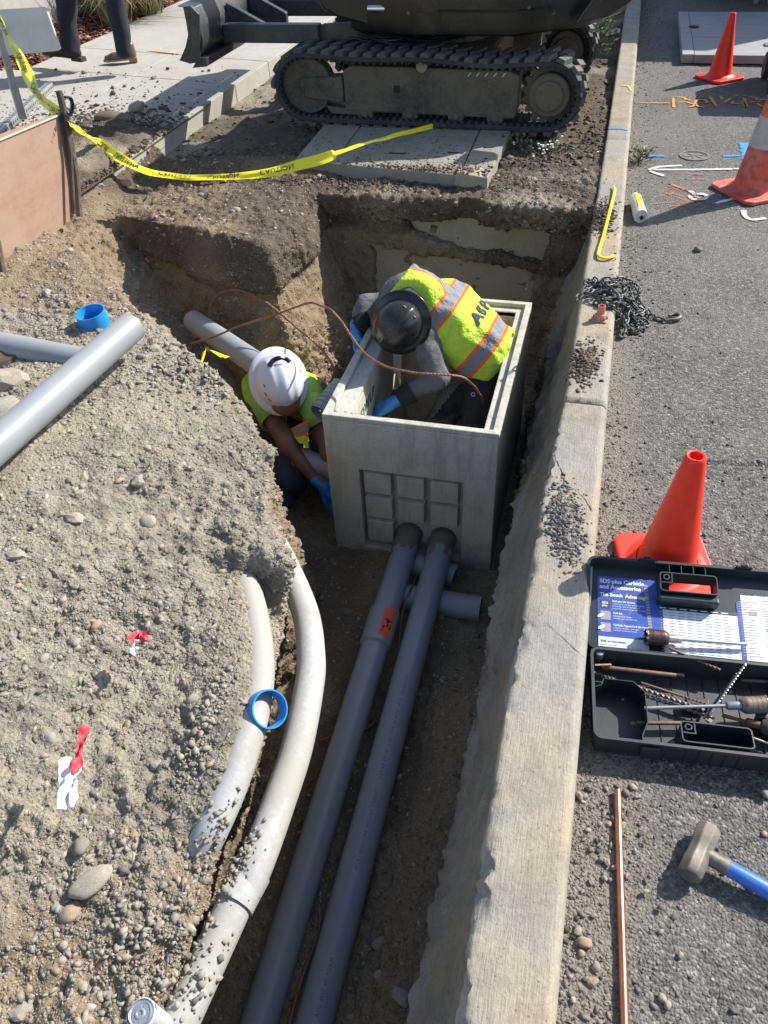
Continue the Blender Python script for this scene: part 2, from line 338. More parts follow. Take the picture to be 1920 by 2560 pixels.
def make_terrain():
    xs = np.arange(-3.05, .045, VX, dtype=np.float32); ys = np.arange(-.45, 5.02, VX, dtype=np.float32); zs = np.arange(-1.20, .26, VX, dtype=np.float32)
    X, Y = np.meshgrid(xs, ys, indexing='ij')
    h = ground_h(X, Y).astype(np.float32); fl = floor_h(X, Y).astype(np.float32); p2 = poly_sd(X, Y, PIT).astype(np.float32)
    pq = np.stack([X, Y, X*0], -1)
    p2 = p2+.022*fbm(pq, 3.2, 3, 5).astype(np.float32)*sstep(.3,.0,X+.45)
    bat = (.07+.10*sstep(-1.3,-1.8,X)+.20*sstep(-1.2,-1.4,X)*sstep(3.2,3.5,Y)-.32*sstep(1.9,1.6,Y)*sstep(-.4,-.6,X)).astype(np.float32)
    Z = zs[None,None,:]
    pit = p2[:,:,None]-bat[:,:,None]*(Z+.45)
    # overhanging crust of topsoil along the far bank
    crust = (sstep(3.3,3.5,Y)*sstep(-.7,-1.5,X)).astype(np.float32)[:,:,None]*sstep(-.16,-.10,Z)*.05
    pit = pit+crust
    # right side: soil stands under the kerb footing
    xr = np.where(zs > -.36, .03, -.15-.05*sstep(-.4,-.9,zs)).astype(np.float32)[None,None,:]
    pit = np.maximum(pit, X[:,:,None]-xr)
    # far wall, with the faces of a buried concrete box laid bare
    XZx, XZz = np.meshgrid(xs, zs, indexing='ij')
    nz = .05*fbm(np.stack([XZx,XZz,XZz*0],-1), 5, 3, 9)
    bare1 = np.minimum.reduce([XZx+1.33+nz, -.33-XZx+nz, -.235-.12*(XZx+1.33)+nz*.25-XZz])          # lower face
    bare2 = np.minimum.reduce([XZx+1.12+.9*(XZz+.05)+nz*.4, -.29-XZx+nz, -.045-.03*(XZx+1.1)-XZz, XZz+.19+.13*(XZx+1.0)-nz*.5])
    bare = np.maximum(bare1, bare2)
    yb = (4.46+.055*sstep(-.012,.012,bare)+.05*sstep(-.10,-.02,XZz)*0+.16*sstep(-.05,.0,XZz-.0)*0).astype(np.float32)
    yb = yb-.07*sstep(-.09,-.02,XZz).astype(np.float32)*sstep(-.75,-.85,XZx)-.10*sstep(-.10,-.02,XZz).astype(np.float32)*sstep(-.72,-.60,XZx)
    pit = np.maximum(pit, Y[:,:,None]-yb[:,None,:])
    pit = np.maximum(pit, fl[:,:,None]-Z)
    f = np.maximum(Z-h[:,:,None], -pit)
    f = np.clip(f, -.04, .04).astype(np.float32)
    import openvdb as vdb
    g = vdb.FloatGrid(.04); g.copyFromArray(f)
    g.transform = vdb.createLinearTransform(voxelSize=VX)
    pts, quads = g.convertToQuads(isovalue=0.0)
    pts = np.array(pts, dtype=np.float64)+np.array([xs[0],ys[0],zs[0]]); quads = np.array(quads)
    c = pts[quads].mean(1); e = VX*1.2
    keep = (c[:,0] > xs[0]+e) & (c[:,0] < xs[-1]-e) & (c[:,1] > ys[0]+e) & (c[:,1] < ys[-1]-e) & (c[:,2] > zs[0]+e)
    quads = quads[keep]
    used = np.unique(quads); mp = np.full(len(pts), -1); mp[used] = np.arange(len(used)); pts = pts[used]; quads = mp[quads][:, ::-1]
    # smooth a little, then rough the surface up along its normals
    for _ in range(2):
        acc = np.zeros_like(pts); cnt = np.zeros(len(pts))
        ctr = pts[quads].mean(1)
        for k in range(4):
            np.add.at(acc, quads[:,k], ctr); np.add.at(cnt, quads[:,k], 1)
        pts = pts*.4+.6*acc/np.maximum(cnt,1)[:,None]
    a = pts[quads]; n = np.cross(a[:,2]-a[:,0], a[:,3]-a[:,1]); N = np.zeros_like(pts)
    for k in range(4): np.add.at(N, quads[:,k], n)
    N /= np.linalg.norm(N, axis=1)[:,None]+1e-9
    if N[np.argmax(pts[:,2]),2] < 0: N = -N; quads = quads[:, ::-1]
    wall = 1-np.abs(N[:,2])
    rough = sstep(-.35,.45,fbm(pts,1.6,2,111)+.5*sstep(-1.7,-1.0,pts[:,0]))*(1-.75*sstep(2.5,3.0,pts[:,1])*(pts[:,0] < -1.45)*(pts[:,1] < 3.5))
    r = fbm(pts, 1/.32, 2, 21)*.018+fbm(pts, 1/.12, 2, 31)*.010+np.abs(fbm(pts, 1/.05, 2, 41))*(.004+.010*rough)+fbm(pts, 1/.024, 2, 51)*(.003+.007*rough)-np.clip(fbm(pts,1/.09,3,121)-.25,0,1)*.018*rough
    bare_zone = (pts[:,1] > 4.40) & (wall > .5)
    keepflat = np.where(bare_zone, .35, 1.0)
    keepflat = keepflat*(1-.7*sweep_mask(pts[:,0],pts[:,1])*(pts[:,2] > -.3))
    pts = pts+N*(r*(1+.9*wall*(pts[:,1] > 1.9))*keepflat)[:,None]
    top = sstep(3.35,3.5,pts[:,1]+.4*sstep(-2.0,-2.6,pts[:,0])*-1)*sstep(-.19,-.11,pts[:,2]+.035*fbm(pts,6,2,61))
    top = np.maximum(top, sstep(-.72,-.55,pts[:,0])*sstep(4.1,4.3,pts[:,1])*sstep(-.42,-.3,pts[:,2]))
    top = np.maximum(top, sstep(4.6,4.9,pts[:,1])*sstep(-.3,-.1,pts[:,2]))
    top = top*(1-.55*np.clip(fbm(pts,2.5,2,71)+.15,0,1))*(.82+.18*sstep(.12,.5,wall))*(.72+.28*sstep(-3.0,-.8,pts[:,0]))
    clay = sstep(.35,.75,wall)*(1-.2*sstep(4.3,4.4,pts[:,1]))
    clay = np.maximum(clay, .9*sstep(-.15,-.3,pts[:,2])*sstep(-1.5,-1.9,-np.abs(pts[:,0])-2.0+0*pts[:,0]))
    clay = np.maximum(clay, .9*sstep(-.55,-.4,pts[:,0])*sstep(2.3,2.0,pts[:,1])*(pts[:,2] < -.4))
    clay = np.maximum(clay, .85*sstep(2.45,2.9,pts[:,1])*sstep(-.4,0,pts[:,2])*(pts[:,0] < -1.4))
    low_dark = sstep(-.5,-.72,pts[:,2])*(1-.8*sstep(-.42,-.28,pts[:,0]))*(.55+.5*np.clip(fbm(pts,3,2,77),-.5,1))  # soil tone goes darker towards the pit floor
    me = bpy.data.meshes.new('soil'); me.vertices.add(len(pts)); me.vertices.foreach_set('co', pts.astype(np.float32).ravel())
    me.loops.add(quads.size); me.loops.foreach_set('vertex_index', quads.astype(np.int32).ravel())
    me.polygons.add(len(quads)); me.polygons.foreach_set('loop_start', np.arange(0, quads.size, 4, dtype=np.int32))
    me.polygons.foreach_set('use_smooth', np.ones(len(quads), bool)); me.update(calc_edges=True); me.validate()
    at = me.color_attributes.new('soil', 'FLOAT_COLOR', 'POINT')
    at.data.foreach_set('color', np.stack([top,clay,low_dark,np.ones(len(pts))],-1).astype(np.float32).ravel())
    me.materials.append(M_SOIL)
    o = bpy.data.objects.new('ground', me); COL.objects.link(o); tag(o, kind='structure')
    return o, pts, quads, N
GROUND, TP, TQ, TN = make_terrain()

def set_soil(o, top, clay=0, low_dark=0):
    me = o.data; at = me.color_attributes.new('soil','FLOAT_COLOR','POINT')
    top = np.broadcast_to(top, (len(me.vertices),)); clay = np.broadcast_to(clay,(len(me.vertices),)); low_dark = np.broadcast_to(low_dark,(len(me.vertices),))
    at.data.foreach_set('color', np.stack([top,clay,low_dark,np.ones(len(top))],-1).astype(np.float32).ravel())
def np_grid(name, xs, ys, zf, mat, parent=None):
    X, Y = np.meshgrid(xs, ys, indexing='ij'); Z = zf(X, Y); V = np.stack([X,Y,Z],-1).reshape(-1,3)
    nx, ny = len(xs), len(ys); i = np.arange((nx-1)*(ny-1)); a = (i//(ny-1))*ny+i%(ny-1)
    Q = np.stack([a, a+ny, a+ny+1, a+1], -1)
    me = bpy.data.meshes.new(name); me.vertices.add(len(V)); me.vertices.foreach_set('co', V.astype(np.float32).ravel())
    me.loops.add(Q.size); me.loops.foreach_set('vertex_index', Q.astype(np.int32).ravel())
    me.polygons.add(len(Q)); me.polygons.foreach_set('loop_start', np.arange(0,Q.size,4,dtype=np.int32))
    me.polygons.foreach_set('use_smooth', np.ones(len(Q),bool)); me.update(calc_edges=True); me.materials.append(mat)
    o = bpy.data.objects.new(name, me); COL.objects.link(o)
    if parent: o.parent = parent
    return o, V, Q
# planting strip under the machine, beyond the voxel part
def strip_z(X, Y):
    p = np.stack([X,Y,0*X],-1)
    z = .02+.065*sstep(-2.9,-2.1,X)*sstep(7.5,6,Y)+fbm(p,1/.3,2,21)*.016+fbm(p,1/.11,2,31)*.011+np.abs(fbm(p,1/.05,2,41))*.008+fbm(p,1/.022,2,51)*.004
    return z-.03*sstep(5.02,4.96,Y)
so, SV, SQ = np_grid('planting_strip', np.arange(-2.98,.03,.02), np.arange(4.97,14,.022), strip_z, M_SOIL)
tag(so, kind='structure'); set_soil(so, (1-.55*np.clip(fbm(SV,2.5,2,71)+.15,0,1))*.82*(.72+.28*sstep(-3.,-.8,SV[:,0])))
# ground outside the picture on the left and behind the camera
lo, LV, LQ = np_grid('side_ground', np.arange(-9,-2.94,.05), np.arange(-6,5.2,.05), lambda X,Y: sstep(4.6,4.3,Y)*.035+.10+.015*fbm(np.stack([X,Y,0*X],-1),2,3,5)+.02*fbm(np.stack([X,Y,0*X],-1),12,3,6)*sstep(4.6,4.3,Y)-.03*sstep(4.3,4.6,Y), M_SOIL)
tag(lo, kind='structure'); set_soil(lo, .5)
bo, BV, BQ = np_grid('back_ground', np.arange(-3.1,-.85,.06), np.arange(-6,-.42,.06), lambda X,Y: ground_h(X,np.maximum(Y,-1.5))+.02*fbm(np.stack([X,Y,0*X],-1),3,3,5), M_SOIL)
tag(bo, kind='structure'); set_soil(bo, .2)

# ---------------------------------------------------------------- road
def road_z(X, Y):
    p = np.stack([X,Y,0*X],-1)
    edge = 2.36+.03*fbm(p,5,3,13)+.02*fbm(p,22,2,14)
    worn_ = sstep(.012,-.004,Y-edge)*sstep(.36,.40,X+.02*fbm(p,8,2,15)) 
    crack = np.exp(-((Y-edge-.006)/.006)**2)*sstep(.33,.38,X)
    z = .0025*fbm(p,9,2,3)+.0018*fbm(p,60,2,4)-worn_*(.008-.004*np.abs(fbm(p,45,2,8)))-crack*.012
    return z
xs_r = np.concatenate([np.arange(.10,1.35,.009), np.arange(1.35,3,.1), np.arange(3,80,4.0)])
ys_r = np.concatenate([np.arange(-40,-.5,3), np.arange(-.5,.2,.05), np.arange(.2,3.3,.009), np.arange(3.3,9,.04), np.arange(9,14,.2), np.arange(14,100,5.0)])
ro, RV, RQ = np_grid('road', xs_r, ys_r, road_z, M_ASPH); tag(ro, kind='structure')
dust = np.clip(1.05-(RV[:,0]-.12)/.22,0,1)*(.55+.45*sstep(3.2,2.6,RV[:,1]))+.35*sstep(2.4,1.9,RV[:,1])*sstep(1.2,.3,RV[:,0])*(.6+.6*fbm(RV,2.2,3,33))+.35*np.exp(-((RV[:,0]-.2)**2/.02+(RV[:,1]-3.3)**2/.08))
at = ro.data.attributes.new('dust','FLOAT','POINT'); at.data.foreach_set('value', np.clip(dust,0,1).astype(np.float32))

# ---------------------------------------------------------------- kerb, three castings with open joints
def kerb_piece(y0, y1, step, rootob):
    ys = np.linspace(y0, y1, max(2,int((y1-y0)/step))+1); rows = []
    for y in ys:
        e = min(y-y0, y1-y); rd = .012*max(0,1-e/.012)**2*0+(.010*(1-min(1,e/.012))**2)
        xl = float(np.interp(y, [0,.7,1.0,1.5,2.0,2.45,2.9,3.6,4.9,12], [-.052,-.052,-.056,-.052,-.05,-.03,-.028,-.03,-.022,-.02])); xr_ = .125
        zt = .12-rd; deep = 1.0 if y < 4.3 else 0.0
        prof = [(xr_+.012,-.06),(xr_+.008,.0),(xr_+.004,.05),(xr_,.09),(xr_-.004,.105),(xr_-.012,.116)]
        prof = [(a,b-rd) for a,b in prof]
        for t in np.linspace(0,1,16): prof.append((xr_-.02+(xl+.012-xr_+.02)*t, zt))
        prof += [(xl+.004, zt-.003),(xl, zt-.010)]
        fl = .105+.02*float(vnoise(np.array([0,y*2.1,0]),1,5)) if deep else .02
        zb = -.34-.06*float(fbm(np.array([0,y*2.6,0]),1,3,7))+.012*float(fbm(np.array([0,y*16,0]),1,2,8))
        for t in np.linspace(.04,1,18): prof.append((xl-fl*(t**1.6)-.012*t, .11+(zb-.11)*t))
        for t in np.linspace(.15,1,6): prof.append((xl-fl-.012+.14*t, zb-.02-.03*t))
        prof += [(.10,zb-.1),(.12,-.10)]
        rows.append([(a,y,b) for a,b in prof])
    V = np.array(rows); n = V.shape[1]; flatV = V.reshape(-1,3).copy()
    back = sstep(-.03,-.08,flatV[:,0])*(flatV[:,2] < .1); low = sstep(-.12,-.30,flatV[:,2])
    edge = np.exp(-((flatV[:,0]+.05)/.02)**2)*sstep(.05,.11,flatV[:,2])
    nn = fbm(flatV,1/.09,3,3)*.006*back+(np.abs(fbm(flatV,1/.07,4,13))-.25)*.022*low*back
    flatV[:,0] -= nn+(fbm(flatV,1/.035,3,19)*.007+fbm(flatV,1/.25,2,20)*.012)*back; flatV[:,2] += (fbm(flatV,1/.03,3,17)*.010)*low*back
    flatV[:,2] -= np.clip(fbm(flatV,1/.05,3,23)-.15,0,1)*.022*edge
    flatV[:,0] += np.clip(fbm(flatV,1/.06,3,29)-.1,0,1)*.03*edge
    flatV[:,2] += fbm(flatV,40,2,2)*.0007
    m = len(ys); fs = [(i*n+k, i*n+k+1, (i+1)*n+k+1, (i+1)*n+k) for i in range(m-1) for k in range(n-1)]
    fs += [tuple(range(n)), tuple(range((m-1)*n, m*n))[::-1]]
    b = MB(); b.add(flatV, fs); o = b.build('kerb_segment', [M_KERB,M_KERBB,M_KERBR], rootob, smooth=50)
    kk = np.arange((m-1)*(n-1))%(n-1); mi_ = np.zeros((m-1)*(n-1)+2, np.int32); mi_[:-2] = np.where((kk >= 24)&(kk < 37), 1, np.where(kk >= 37, 2, 0)); o.data.polygons.foreach_set('material_index', mi_); return o
kerb = empty('kerb', (0,0,0), kind='structure')
for y0,y1,st in [(-3.0,-.55,.05),(-.54,2.456,.010),(2.470,5.452,.012),(5.466,8.49,.04),(8.505,11.5,.1),(11.515,14.5,.2),(14.515,30,1.0)]: kerb_piece(y0,y1,st,kerb)

# ---------------------------------------------------------------- pavement slabs, left
M_MULCHBASE = worn('mulch_base', (.16,.06,.035), (.09,.035,.02), scale=40, bump=.8, bscale=90, bdist=.02, dirt_amt=.2)
pav = empty('pavement', (0,0,0), kind='structure')
def slab(x0,x1,y0,y1,z=.15):
    b = MB(); sl = .02
    zz = lambda x: z+(-2.95-x)*.025
    g = .004
    sk = -.10                      # cross joints run slightly askew
    def q(x,y): return (x, y+sk*(-2.95-x)*-1, zz(x))
    vs = [(x,y,z_) for (x,y,z_) in [q(x0+g,y0+g),q(x1-g,y0+g),q(x1-g,y1-g),q(x0+g,y1-g)]]
    vb = [(x,y,z_-.14) for x,y,z_ in vs]
    b.add(vs+vb, [(0,1,2,3),(7,6,5,4),(0,4,5,1),(1,5,6,2),(2,6,7,3),(3,7,4,0)])
    return b.build('paving_slab', M_WALK, pav, smooth=0, bevel=.006)
yj = [3.55,4.95,6.40,7.15,8.6,9.9,11.3,12.8,14.5]
for a,c in zip(yj[:-1],yj[1:]):
    slab(-3.9,-2.95,max(a,4.42),c); slab(-4.95,-3.9,a,c)
for a,c in zip([3.55,4.95],[4.95,6.30]): slab(-6.2,-4.95,a,c)
for a,c in zip([9.9,11.3],[11.3,12.8]): slab(-2.95,-1.6,a,c,.15)
# bark bed
mo, MV, MQ = np_grid('planting_bed', np.arange(-9,-4.94,.05), np.arange(6.45,16,.05), lambda X,Y: .19+.02*fbm(np.stack([X,Y,0*X],-1),6,3,5)+.02*sstep(-4.96,-5.3,X), M_MULCHBASE)
tag(mo, kind='structure')
# surroundings to the horizon behind the pavement
fo, FV, FQ = np_grid('far_ground', np.array([-90,-60,-30,-14,-9.0]), np.array([-40,-10,10,40,100.]), lambda X,Y: X*0+.05, M_MULCHBASE); tag(fo, kind='structure')
fo2,_,_ = np_grid('far_strip', np.array([-9,-6,-3,0.1]), np.array([14.,30,60,100]), lambda X,Y: X*0+.03, M_SOIL); tag(fo2, kind='structure'); set_soil(fo2,.5)

# ---------------------------------------------------------------- loose stones
def ico(sub):
    bm = bmesh.new(); bmesh.ops.create_icosphere(bm, subdivisions=sub, radius=1); v = np.array([p.co[:] for p in bm.verts]); f = np.array([[q.index for q in p.verts] for p in bm.faces]); bm.free(); return v, f
ICO1, IF1 = ico(1)
def merge_rocks(name, pos, size, mat, parent=None, kind='stuff', seed=0, flatn=.62, tone=None, nrm=None):
    n = len(pos); rg = np.random.default_rng(seed); base = []
    for k in range(24):
        v = ICO1*(1+.32*rg.standard_normal((12,1)).clip(-1.5,1.5)); base.append(v)
    base = np.array(base); V = base[rg.integers(0,24,n)]
    sc = np.stack([rg.uniform(.85,1.5,n), rg.uniform(.6,1.0,n), rg.uniform(.35,.7,n)*flatn/.62],-1)
    V = V*sc[:,None,:]
    a = rg.uniform(0,2*np.pi,n); b = rg.uniform(-.5,.5,n); ca,sa,cb,sb = np.cos(a),np.sin(a),np.cos(b),np.sin(b)
    x,y,z = V[...,0],V[...,1],V[...,2]
    y2 = y*cb[:,None]-z*sb[:,None]; z2 = y*sb[:,None]+z*cb[:,None]; x3 = x*ca[:,None]-y2*sa[:,None]; y3 = x*sa[:,None]+y2*ca[:,None]
    V = np.stack([x3,y3,z2],-1)*np.asarray(size)[:,None,None]+np.asarray(pos)[:,None,:]
    F = (IF1[None]+12*np.arange(n)[:,None,None]).reshape(-1,3)
    me = bpy.data.meshes.new(name); me.vertices.add(n*12); me.vertices.foreach_set('co', V.astype(np.float32).ravel())
    me.loops.add(F.size); me.loops.foreach_set('vertex_index', F.astype(np.int32).ravel()); me.polygons.add(len(F)); me.polygons.foreach_set('loop_start', np.arange(0,F.size,3,dtype=np.int32))
    me.update(calc_edges=True)
    t = (rg.random(n) if tone is None else tone).astype(np.float32); at = me.attributes.new('tone','FLOAT','POINT'); at.data.foreach_set('value', np.repeat(t,12)); me.materials.append(mat)
    me.polygons.foreach_set('use_smooth', np.ones(len(F),bool))
    o = bpy.data.objects.new(name, me); COL.objects.link(o); o['kind'] = kind
    if parent is not None: o.parent = parent
    return o
def in_view(pts, m=60):
    q = (pts-CAM)@RW; u = 960+F_PX*q[:,0]/q[:,2]; v = 1280+F_PX*q[:,1]/q[:,2]
    return (q[:,2] > .2) & (u > -m) & (u < 1920+m) & (v > -m) & (v < 2560+m), q[:,2]
def sample_mesh(V, Q, w, n, rg):
    a = V[Q]; ar = np.linalg.norm(np.cross(a[:,2]-a[:,0], a[:,3]-a[:,1]),axis=1)/2
    vis, dep = in_view(a.mean(1), 120); pr = ar*w*vis; pr /= pr.sum(); i = rg.choice(len(Q), n, p=pr)
    s,t = rg.random((2,n,1)); p = (a[i,0]*(1-s)+a[i,1]*s)*(1-t)+(a[i,3]*(1-s)+a[i,2]*s)*t
    nn = np.cross(a[i,2]-a[i,0], a[i,3]-a[i,1]); nn /= np.linalg.norm(nn,axis=1)[:,None]+1e-9; nn *= np.sign(nn[:,2:3]+1e-6)
    return p, nn, dep[i]
rg = np.random.default_rng(5)
cen = TP[TQ].mean(1); fn_ = np.cross(TP[TQ[:,2]]-TP[TQ[:,0]], TP[TQ[:,3]]-TP[TQ[:,1]]); fn_ /= np.linalg.norm(fn_,axis=1)[:,None]; upn = np.abs(fn_[:,2])
near = (cen[:,1] < 3.6)
clump = sstep(-.25,.35,fbm(cen,3.0,3,91))
onbank = near & (cen[:,0] < -.7) & (cen[:,2] > -.55)
w = np.where(onbank, .25+1.3*clump, np.where(cen[:,1] > 3.6, .22, .14))*(.25+.75*upn)
p, nn, dp = sample_mesh(TP, TQ, w, 75000, rg)
sz = .0024*(1-rg.random(75000))**(-1/2.6); sz = np.clip(sz,.0024,.0135)
merge_rocks('gravel', p-nn*(sz*.10)[:,None], sz, M_GRAVEL, GROUND, seed=1)
w_ = np.where(near & (cen[:,2] > -.6), .4+sstep(-.2,.4,fbm(cen,4.0,3,95)), .25)*(1-.7*(cen[:,1] > 2.6)*(cen[:,0] < -1.45))
p, nn, dp = sample_mesh(TP, TQ, w_, 80000, rg); sz = np.clip(.0028*(1-rg.random(80000))**(-1/2.7),.0028,.014)
lump = merge_rocks('soil_lumps', p-nn*(sz*.25)[:,None], sz, M_SOIL, GROUND, seed=101)
tt = np.zeros((len(lump.data.vertices),4),np.float32); tt[:,3] = 1
pv = np.repeat(p,12,axis=0); tt[:,0] = sstep(3.75,3.95,pv[:,1])*sstep(-.2,-.05,pv[:,2]); tt[:,1] = np.maximum(.5*sstep(-.1,-.35,pv[:,2]), .85*sstep(2.45,2.9,pv[:,1])*(pv[:,0] < -1.4)); tt[:,2] = sstep(-.55,-.75,pv[:,2])*.8
lump.data.color_attributes.new('soil','FLOAT_COLOR','POINT').data.foreach_set('color', tt.ravel())
# larger stones: single parts of the ground
SM = []
for k in range(7):
    bm = bmesh.new(); bmesh.ops.create_icosphere(bm, subdivisions=3, radius=1)
    for v in bm.verts:
        c = v.co.copy(); d = 1+.22*mnoise.noise(c*1.1+Vector((k*7,0,0)))+.07*mnoise.noise(c*3+Vector((0,k*5,0)))
        v.co = Vector((c.x*d*1.15, c.y*d*.9, c.z*d*.66))
    me = bpy.data.meshes.new('stone'); bm.to_mesh(me); bm.free(); me.polygons.foreach_set('use_smooth',[True]*len(me.polygons)); me.materials.append(M_STONE); SM.append(me)
SMA = []
for k in range(4):
    bm = bmesh.new(); bmesh.ops.create_icosphere(bm, subdivisions=2, radius=1)
    for v in bm.verts:
        c = v.co.copy(); d = 1+.45*mnoise.noise(c*1.3+Vector((k*3,9,0)))
        v.co = Vector((c.x*d*1.2, c.y*d*.85, c.z*d*.7))
    me = bpy.data.meshes.new('stone'); bm.to_mesh(me); bm.free(); me.materials.append(M_STONE); SMA.append(me)
def stone(pt, s, parent, angular=False, rz=None):
    o = bpy.data.objects.new('stone', random.choice(SMA if angular else SM)); COL.objects.link(o); o.parent = parent; o.location = pt; o.scale = (s,s,s)
    o.rotation_euler = (random.uniform(-.3,.3),random.uniform(-.3,.3),random.uniform(0,6.3) if rz is None else rz); return o
w2 = np.where(onbank, .2+clump, np.where(cen[:,1] > 3.6, .15, .25))*(upn > .45)
p, nn, dp = sample_mesh(TP, TQ, w2, 270, rg)
for a,b in zip(p,nn):
    s = min(.026, .010*(1-rg.random())**(-1/3.0)); stone(tuple(a-b*s*.05), s, GROUND, rg.random() < .5)
for (u,v,z,s,ang) in [(318,1128,-.01,.030,0),(367,1125,-.03,.026,1),(272,395,.07,.03,0),(185,1038,.06,.034,1),(300,1040,.04,.028,1),(160,1120,.05,.026,1),
                      (1000,1900,-.86,.03,0),(975,1975,-.86,.024,0)]:
    stone(P(u,v,z), s, GROUND, ang)
o = stone(P(197,1905,-.215), .05, GROUND, False, rz=.9); o.scale = (.050,.034,.020)
# stones and clods on the planting strip
cs = SV[SQ].mean(1); p, nn, dp = sample_mesh(SV, SQ, np.exp(-(cs[:,1]-4.9)/1.5)*(.2+sstep(0,.5,fbm(cs,2,2,3))), 5000, rg)
sz = np.clip(.005*(1-rg.random(5000))**(-1/2.2),.004,.022); merge_rocks('gravel', p+nn*(sz*.2)[:,None], sz, M_CLOD, so, seed=2)
# grit on the road and along the kerb
cr = RV[RQ].mean(1); wr = np.exp(-np.clip(cr[:,0]-.13,0,9)/.09)*(.35+sstep(3,1.2,cr[:,1]))+.10*sstep(2.6,2.2,cr[:,1])*(cr[:,0] > .1)+.006
p, nn, dp = sample_mesh(RV, RQ, wr*(cr[:,0] > .135), 17000, rg)
sz = np.clip(.0014*(1-rg.random(17000))**(-1/2.6),.0014,.007); merge_rocks('grit', p+np.array([0,0,1])*(sz*.25)[:,None], sz, M_DARKGRAVEL, ro, seed=3)
for k in range(70):
    y = random.uniform(.5,2.0); x = .14+abs(random.gauss(0,.10)) if k%3 else random.uniform(.2,.7); stone((x,y,.004), random.uniform(.004,.010), ro, k%2)
for (u,v,s) in [(1263,2035,.013),(1480,1092+43,.014),(1508,538,.02),(1655,1715,.010),(1470,2063,.006),(1280,1330+60,.008),(1395,1925,.006),(1428,2040-80,.006)]:
    stone(P(u,v,.008), s, ro)
def patch(name, n, cu, cz, spread, smin, smax, mat, parent, seed, angle=0, heap=.01, curve=2.2, label=None):
    g = np.random.default_rng(seed); q = g.normal(0,1,(n,2))*np.array(spread); q = q@np.array([[math.cos(angle),math.sin(angle)],[-math.sin(angle),math.cos(angle)]])
    s = np.clip(smin*(1-g.random(n))**(-1/curve), smin, smax); r2 = (q/np.array(spread)).__pow__(2).sum(1)
    pos = np.stack([cu[0]+q[:,0], cu[1]+q[:,1], cz+heap*np.exp(-r2)*g.random(n)+s*.2],-1)
    return merge_rocks(name, pos, s, mat, parent, seed=seed)
# ================================================================ BURIED BOX, LID, VAULT
def bvh_of(o):
    from mathutils.bvhtree import BVHTree
    me = o.data; return BVHTree.FromPolygons([v.co[:] for v in me.vertices], [p.vertices[:] for p in me.polygons])
# concrete box under the far bank: only its bared face shows
bb = empty('buried_vault', (-.85,4.7,-.95), label='old buried concrete box whose stained face is bared in the far wall of the pit', cat='concrete box')
b = MB(); b.box(-1.50,-.22,4.505,5.4,-.98,-.02); rel(b.build('box_wall', M_OLDCON, None, smooth=0, bevel=.01), bb)
# lid slab with its inset cover
c0, c1, c2, c3 = P(636,345,.15), P(1053,384,.15), Vector((-.62,5.95,.15)), Vector((-1.93,6.05,.15))
lid = empty('utility_lid', (-1.2,5.2,.0), label='square concrete utility vault lid half under the digger track', cat='vault lid')
def quadlerp(a,b_,c,d,s,t): return a*(1-s)*(1-t)+b_*s*(1-t)+c*s*t+d*(1-s)*t
def slabpoly(cs, z0, z1, bb_):
    vs = [(p.x,p.y,z0) for p in cs]+[(p.x,p.y,z1) for p in cs]
    bb_.add(vs, [(3,2,1,0),(4,5,6,7),(0,1,5,4),(1,2,6,5),(2,3,7,6),(3,0,4,7)])
ins = [quadlerp(c0,c1,c2,c3,s,t) for s,t in ((.20,.13),(.86,.13),(.84,.85),(.20,.85))]
oc = [c0,c1,c2,c3]
b = MB()
for i in range(4):
    j = (i+1)%4; slabpoly([oc[i],oc[j],ins[j],ins[i]], -.10, .15, b)
rel(b.build('frame', M_SLAB, None, smooth=0, bevel=.006), lid)
g = .012; mid = sum(ins, Vector())/4; ins2 = [p+(mid-p).normalized()*g for p in ins]
b = MB(); slabpoly(ins2, -.02, .146, b); rel(b.build('cover', M_SLAB, None, smooth=0, bevel=.005), lid)
M_HOLE = flat('dark_hole', (.02,.018,.015), .9)
for s,t in ((.45,.10),(.80,.93),(.90,.2)):
    b = MB(); q = quadlerp(*ins2,s,t); b.box(q.x-.05,q.x+.05,q.y-.006,q.y+.006,.1475,.150)
    rel(b.build('lifting_slot', M_HOLE, None, smooth=0), lid)
b = MB(); q = quadlerp(*oc,.95,.09); b.lathe([(0,.156),(.012,.156),(.014,.152)],12,Matrix.Translation((q.x,q.y,0))); rel(b.build('bolt_cap', M_VAULT, None), lid)
b = MB(); pts = [PY(a,c,c1.y-.0) for a,c in [(985,372),(1053,386),(1050,420),(1035,425),(1005,410),(980,402)]]
b.prism([(p.x,p.z) for p in pts], c1.y+.005, c1.y+.14, axis='y'); rel(b.build('footing_lump', M_OLDCON, None, smooth=0, bevel=.01), lid)

# the new precast box
VX0,VX1,VY0,VY1,VZ0,VZ1 = -1.005,-.262,2.53,3.66,-.905,-.12
box = empty('precast_vault', ((VX0+VX1)/2,(VY0+VY1)/2,VZ0), label='new grey precast concrete pull box set in the pit with a worker inside', cat='pull box')
wl_, wr_, wf_, wb_ = .105,.07,.062,.075
rx0,rx1,rz0,rz1 = -.860,-.400,-.862,-.395
def bev(bm_, name, mat=M_VAULT, parent=box, bw=.006): return rel(bm_.build(name, mat, None, smooth=0, bevel=bw), parent)
b = MB()   # front wall round the recessed knockout panel, one casting
ro_ = [(VX0,VZ0),(VX1,VZ0),(VX1,VZ1-.022),(VX0,VZ1-.022)]; ri_ = [(rx0,rz0),(rx1,rz0),(rx1,rz1),(rx0,rz1)]
V = [(x,y,z) for y in (VY0,VY0+wf_) for x,z in ro_+ri_]; F = []
for i in range(4):
    j = (i+1)%4; F += [(i,j,4+j,4+i),(8+j,8+i,12+i,12+j),(j,i,8+i,8+j),(4+i,4+j,12+j,12+i)]
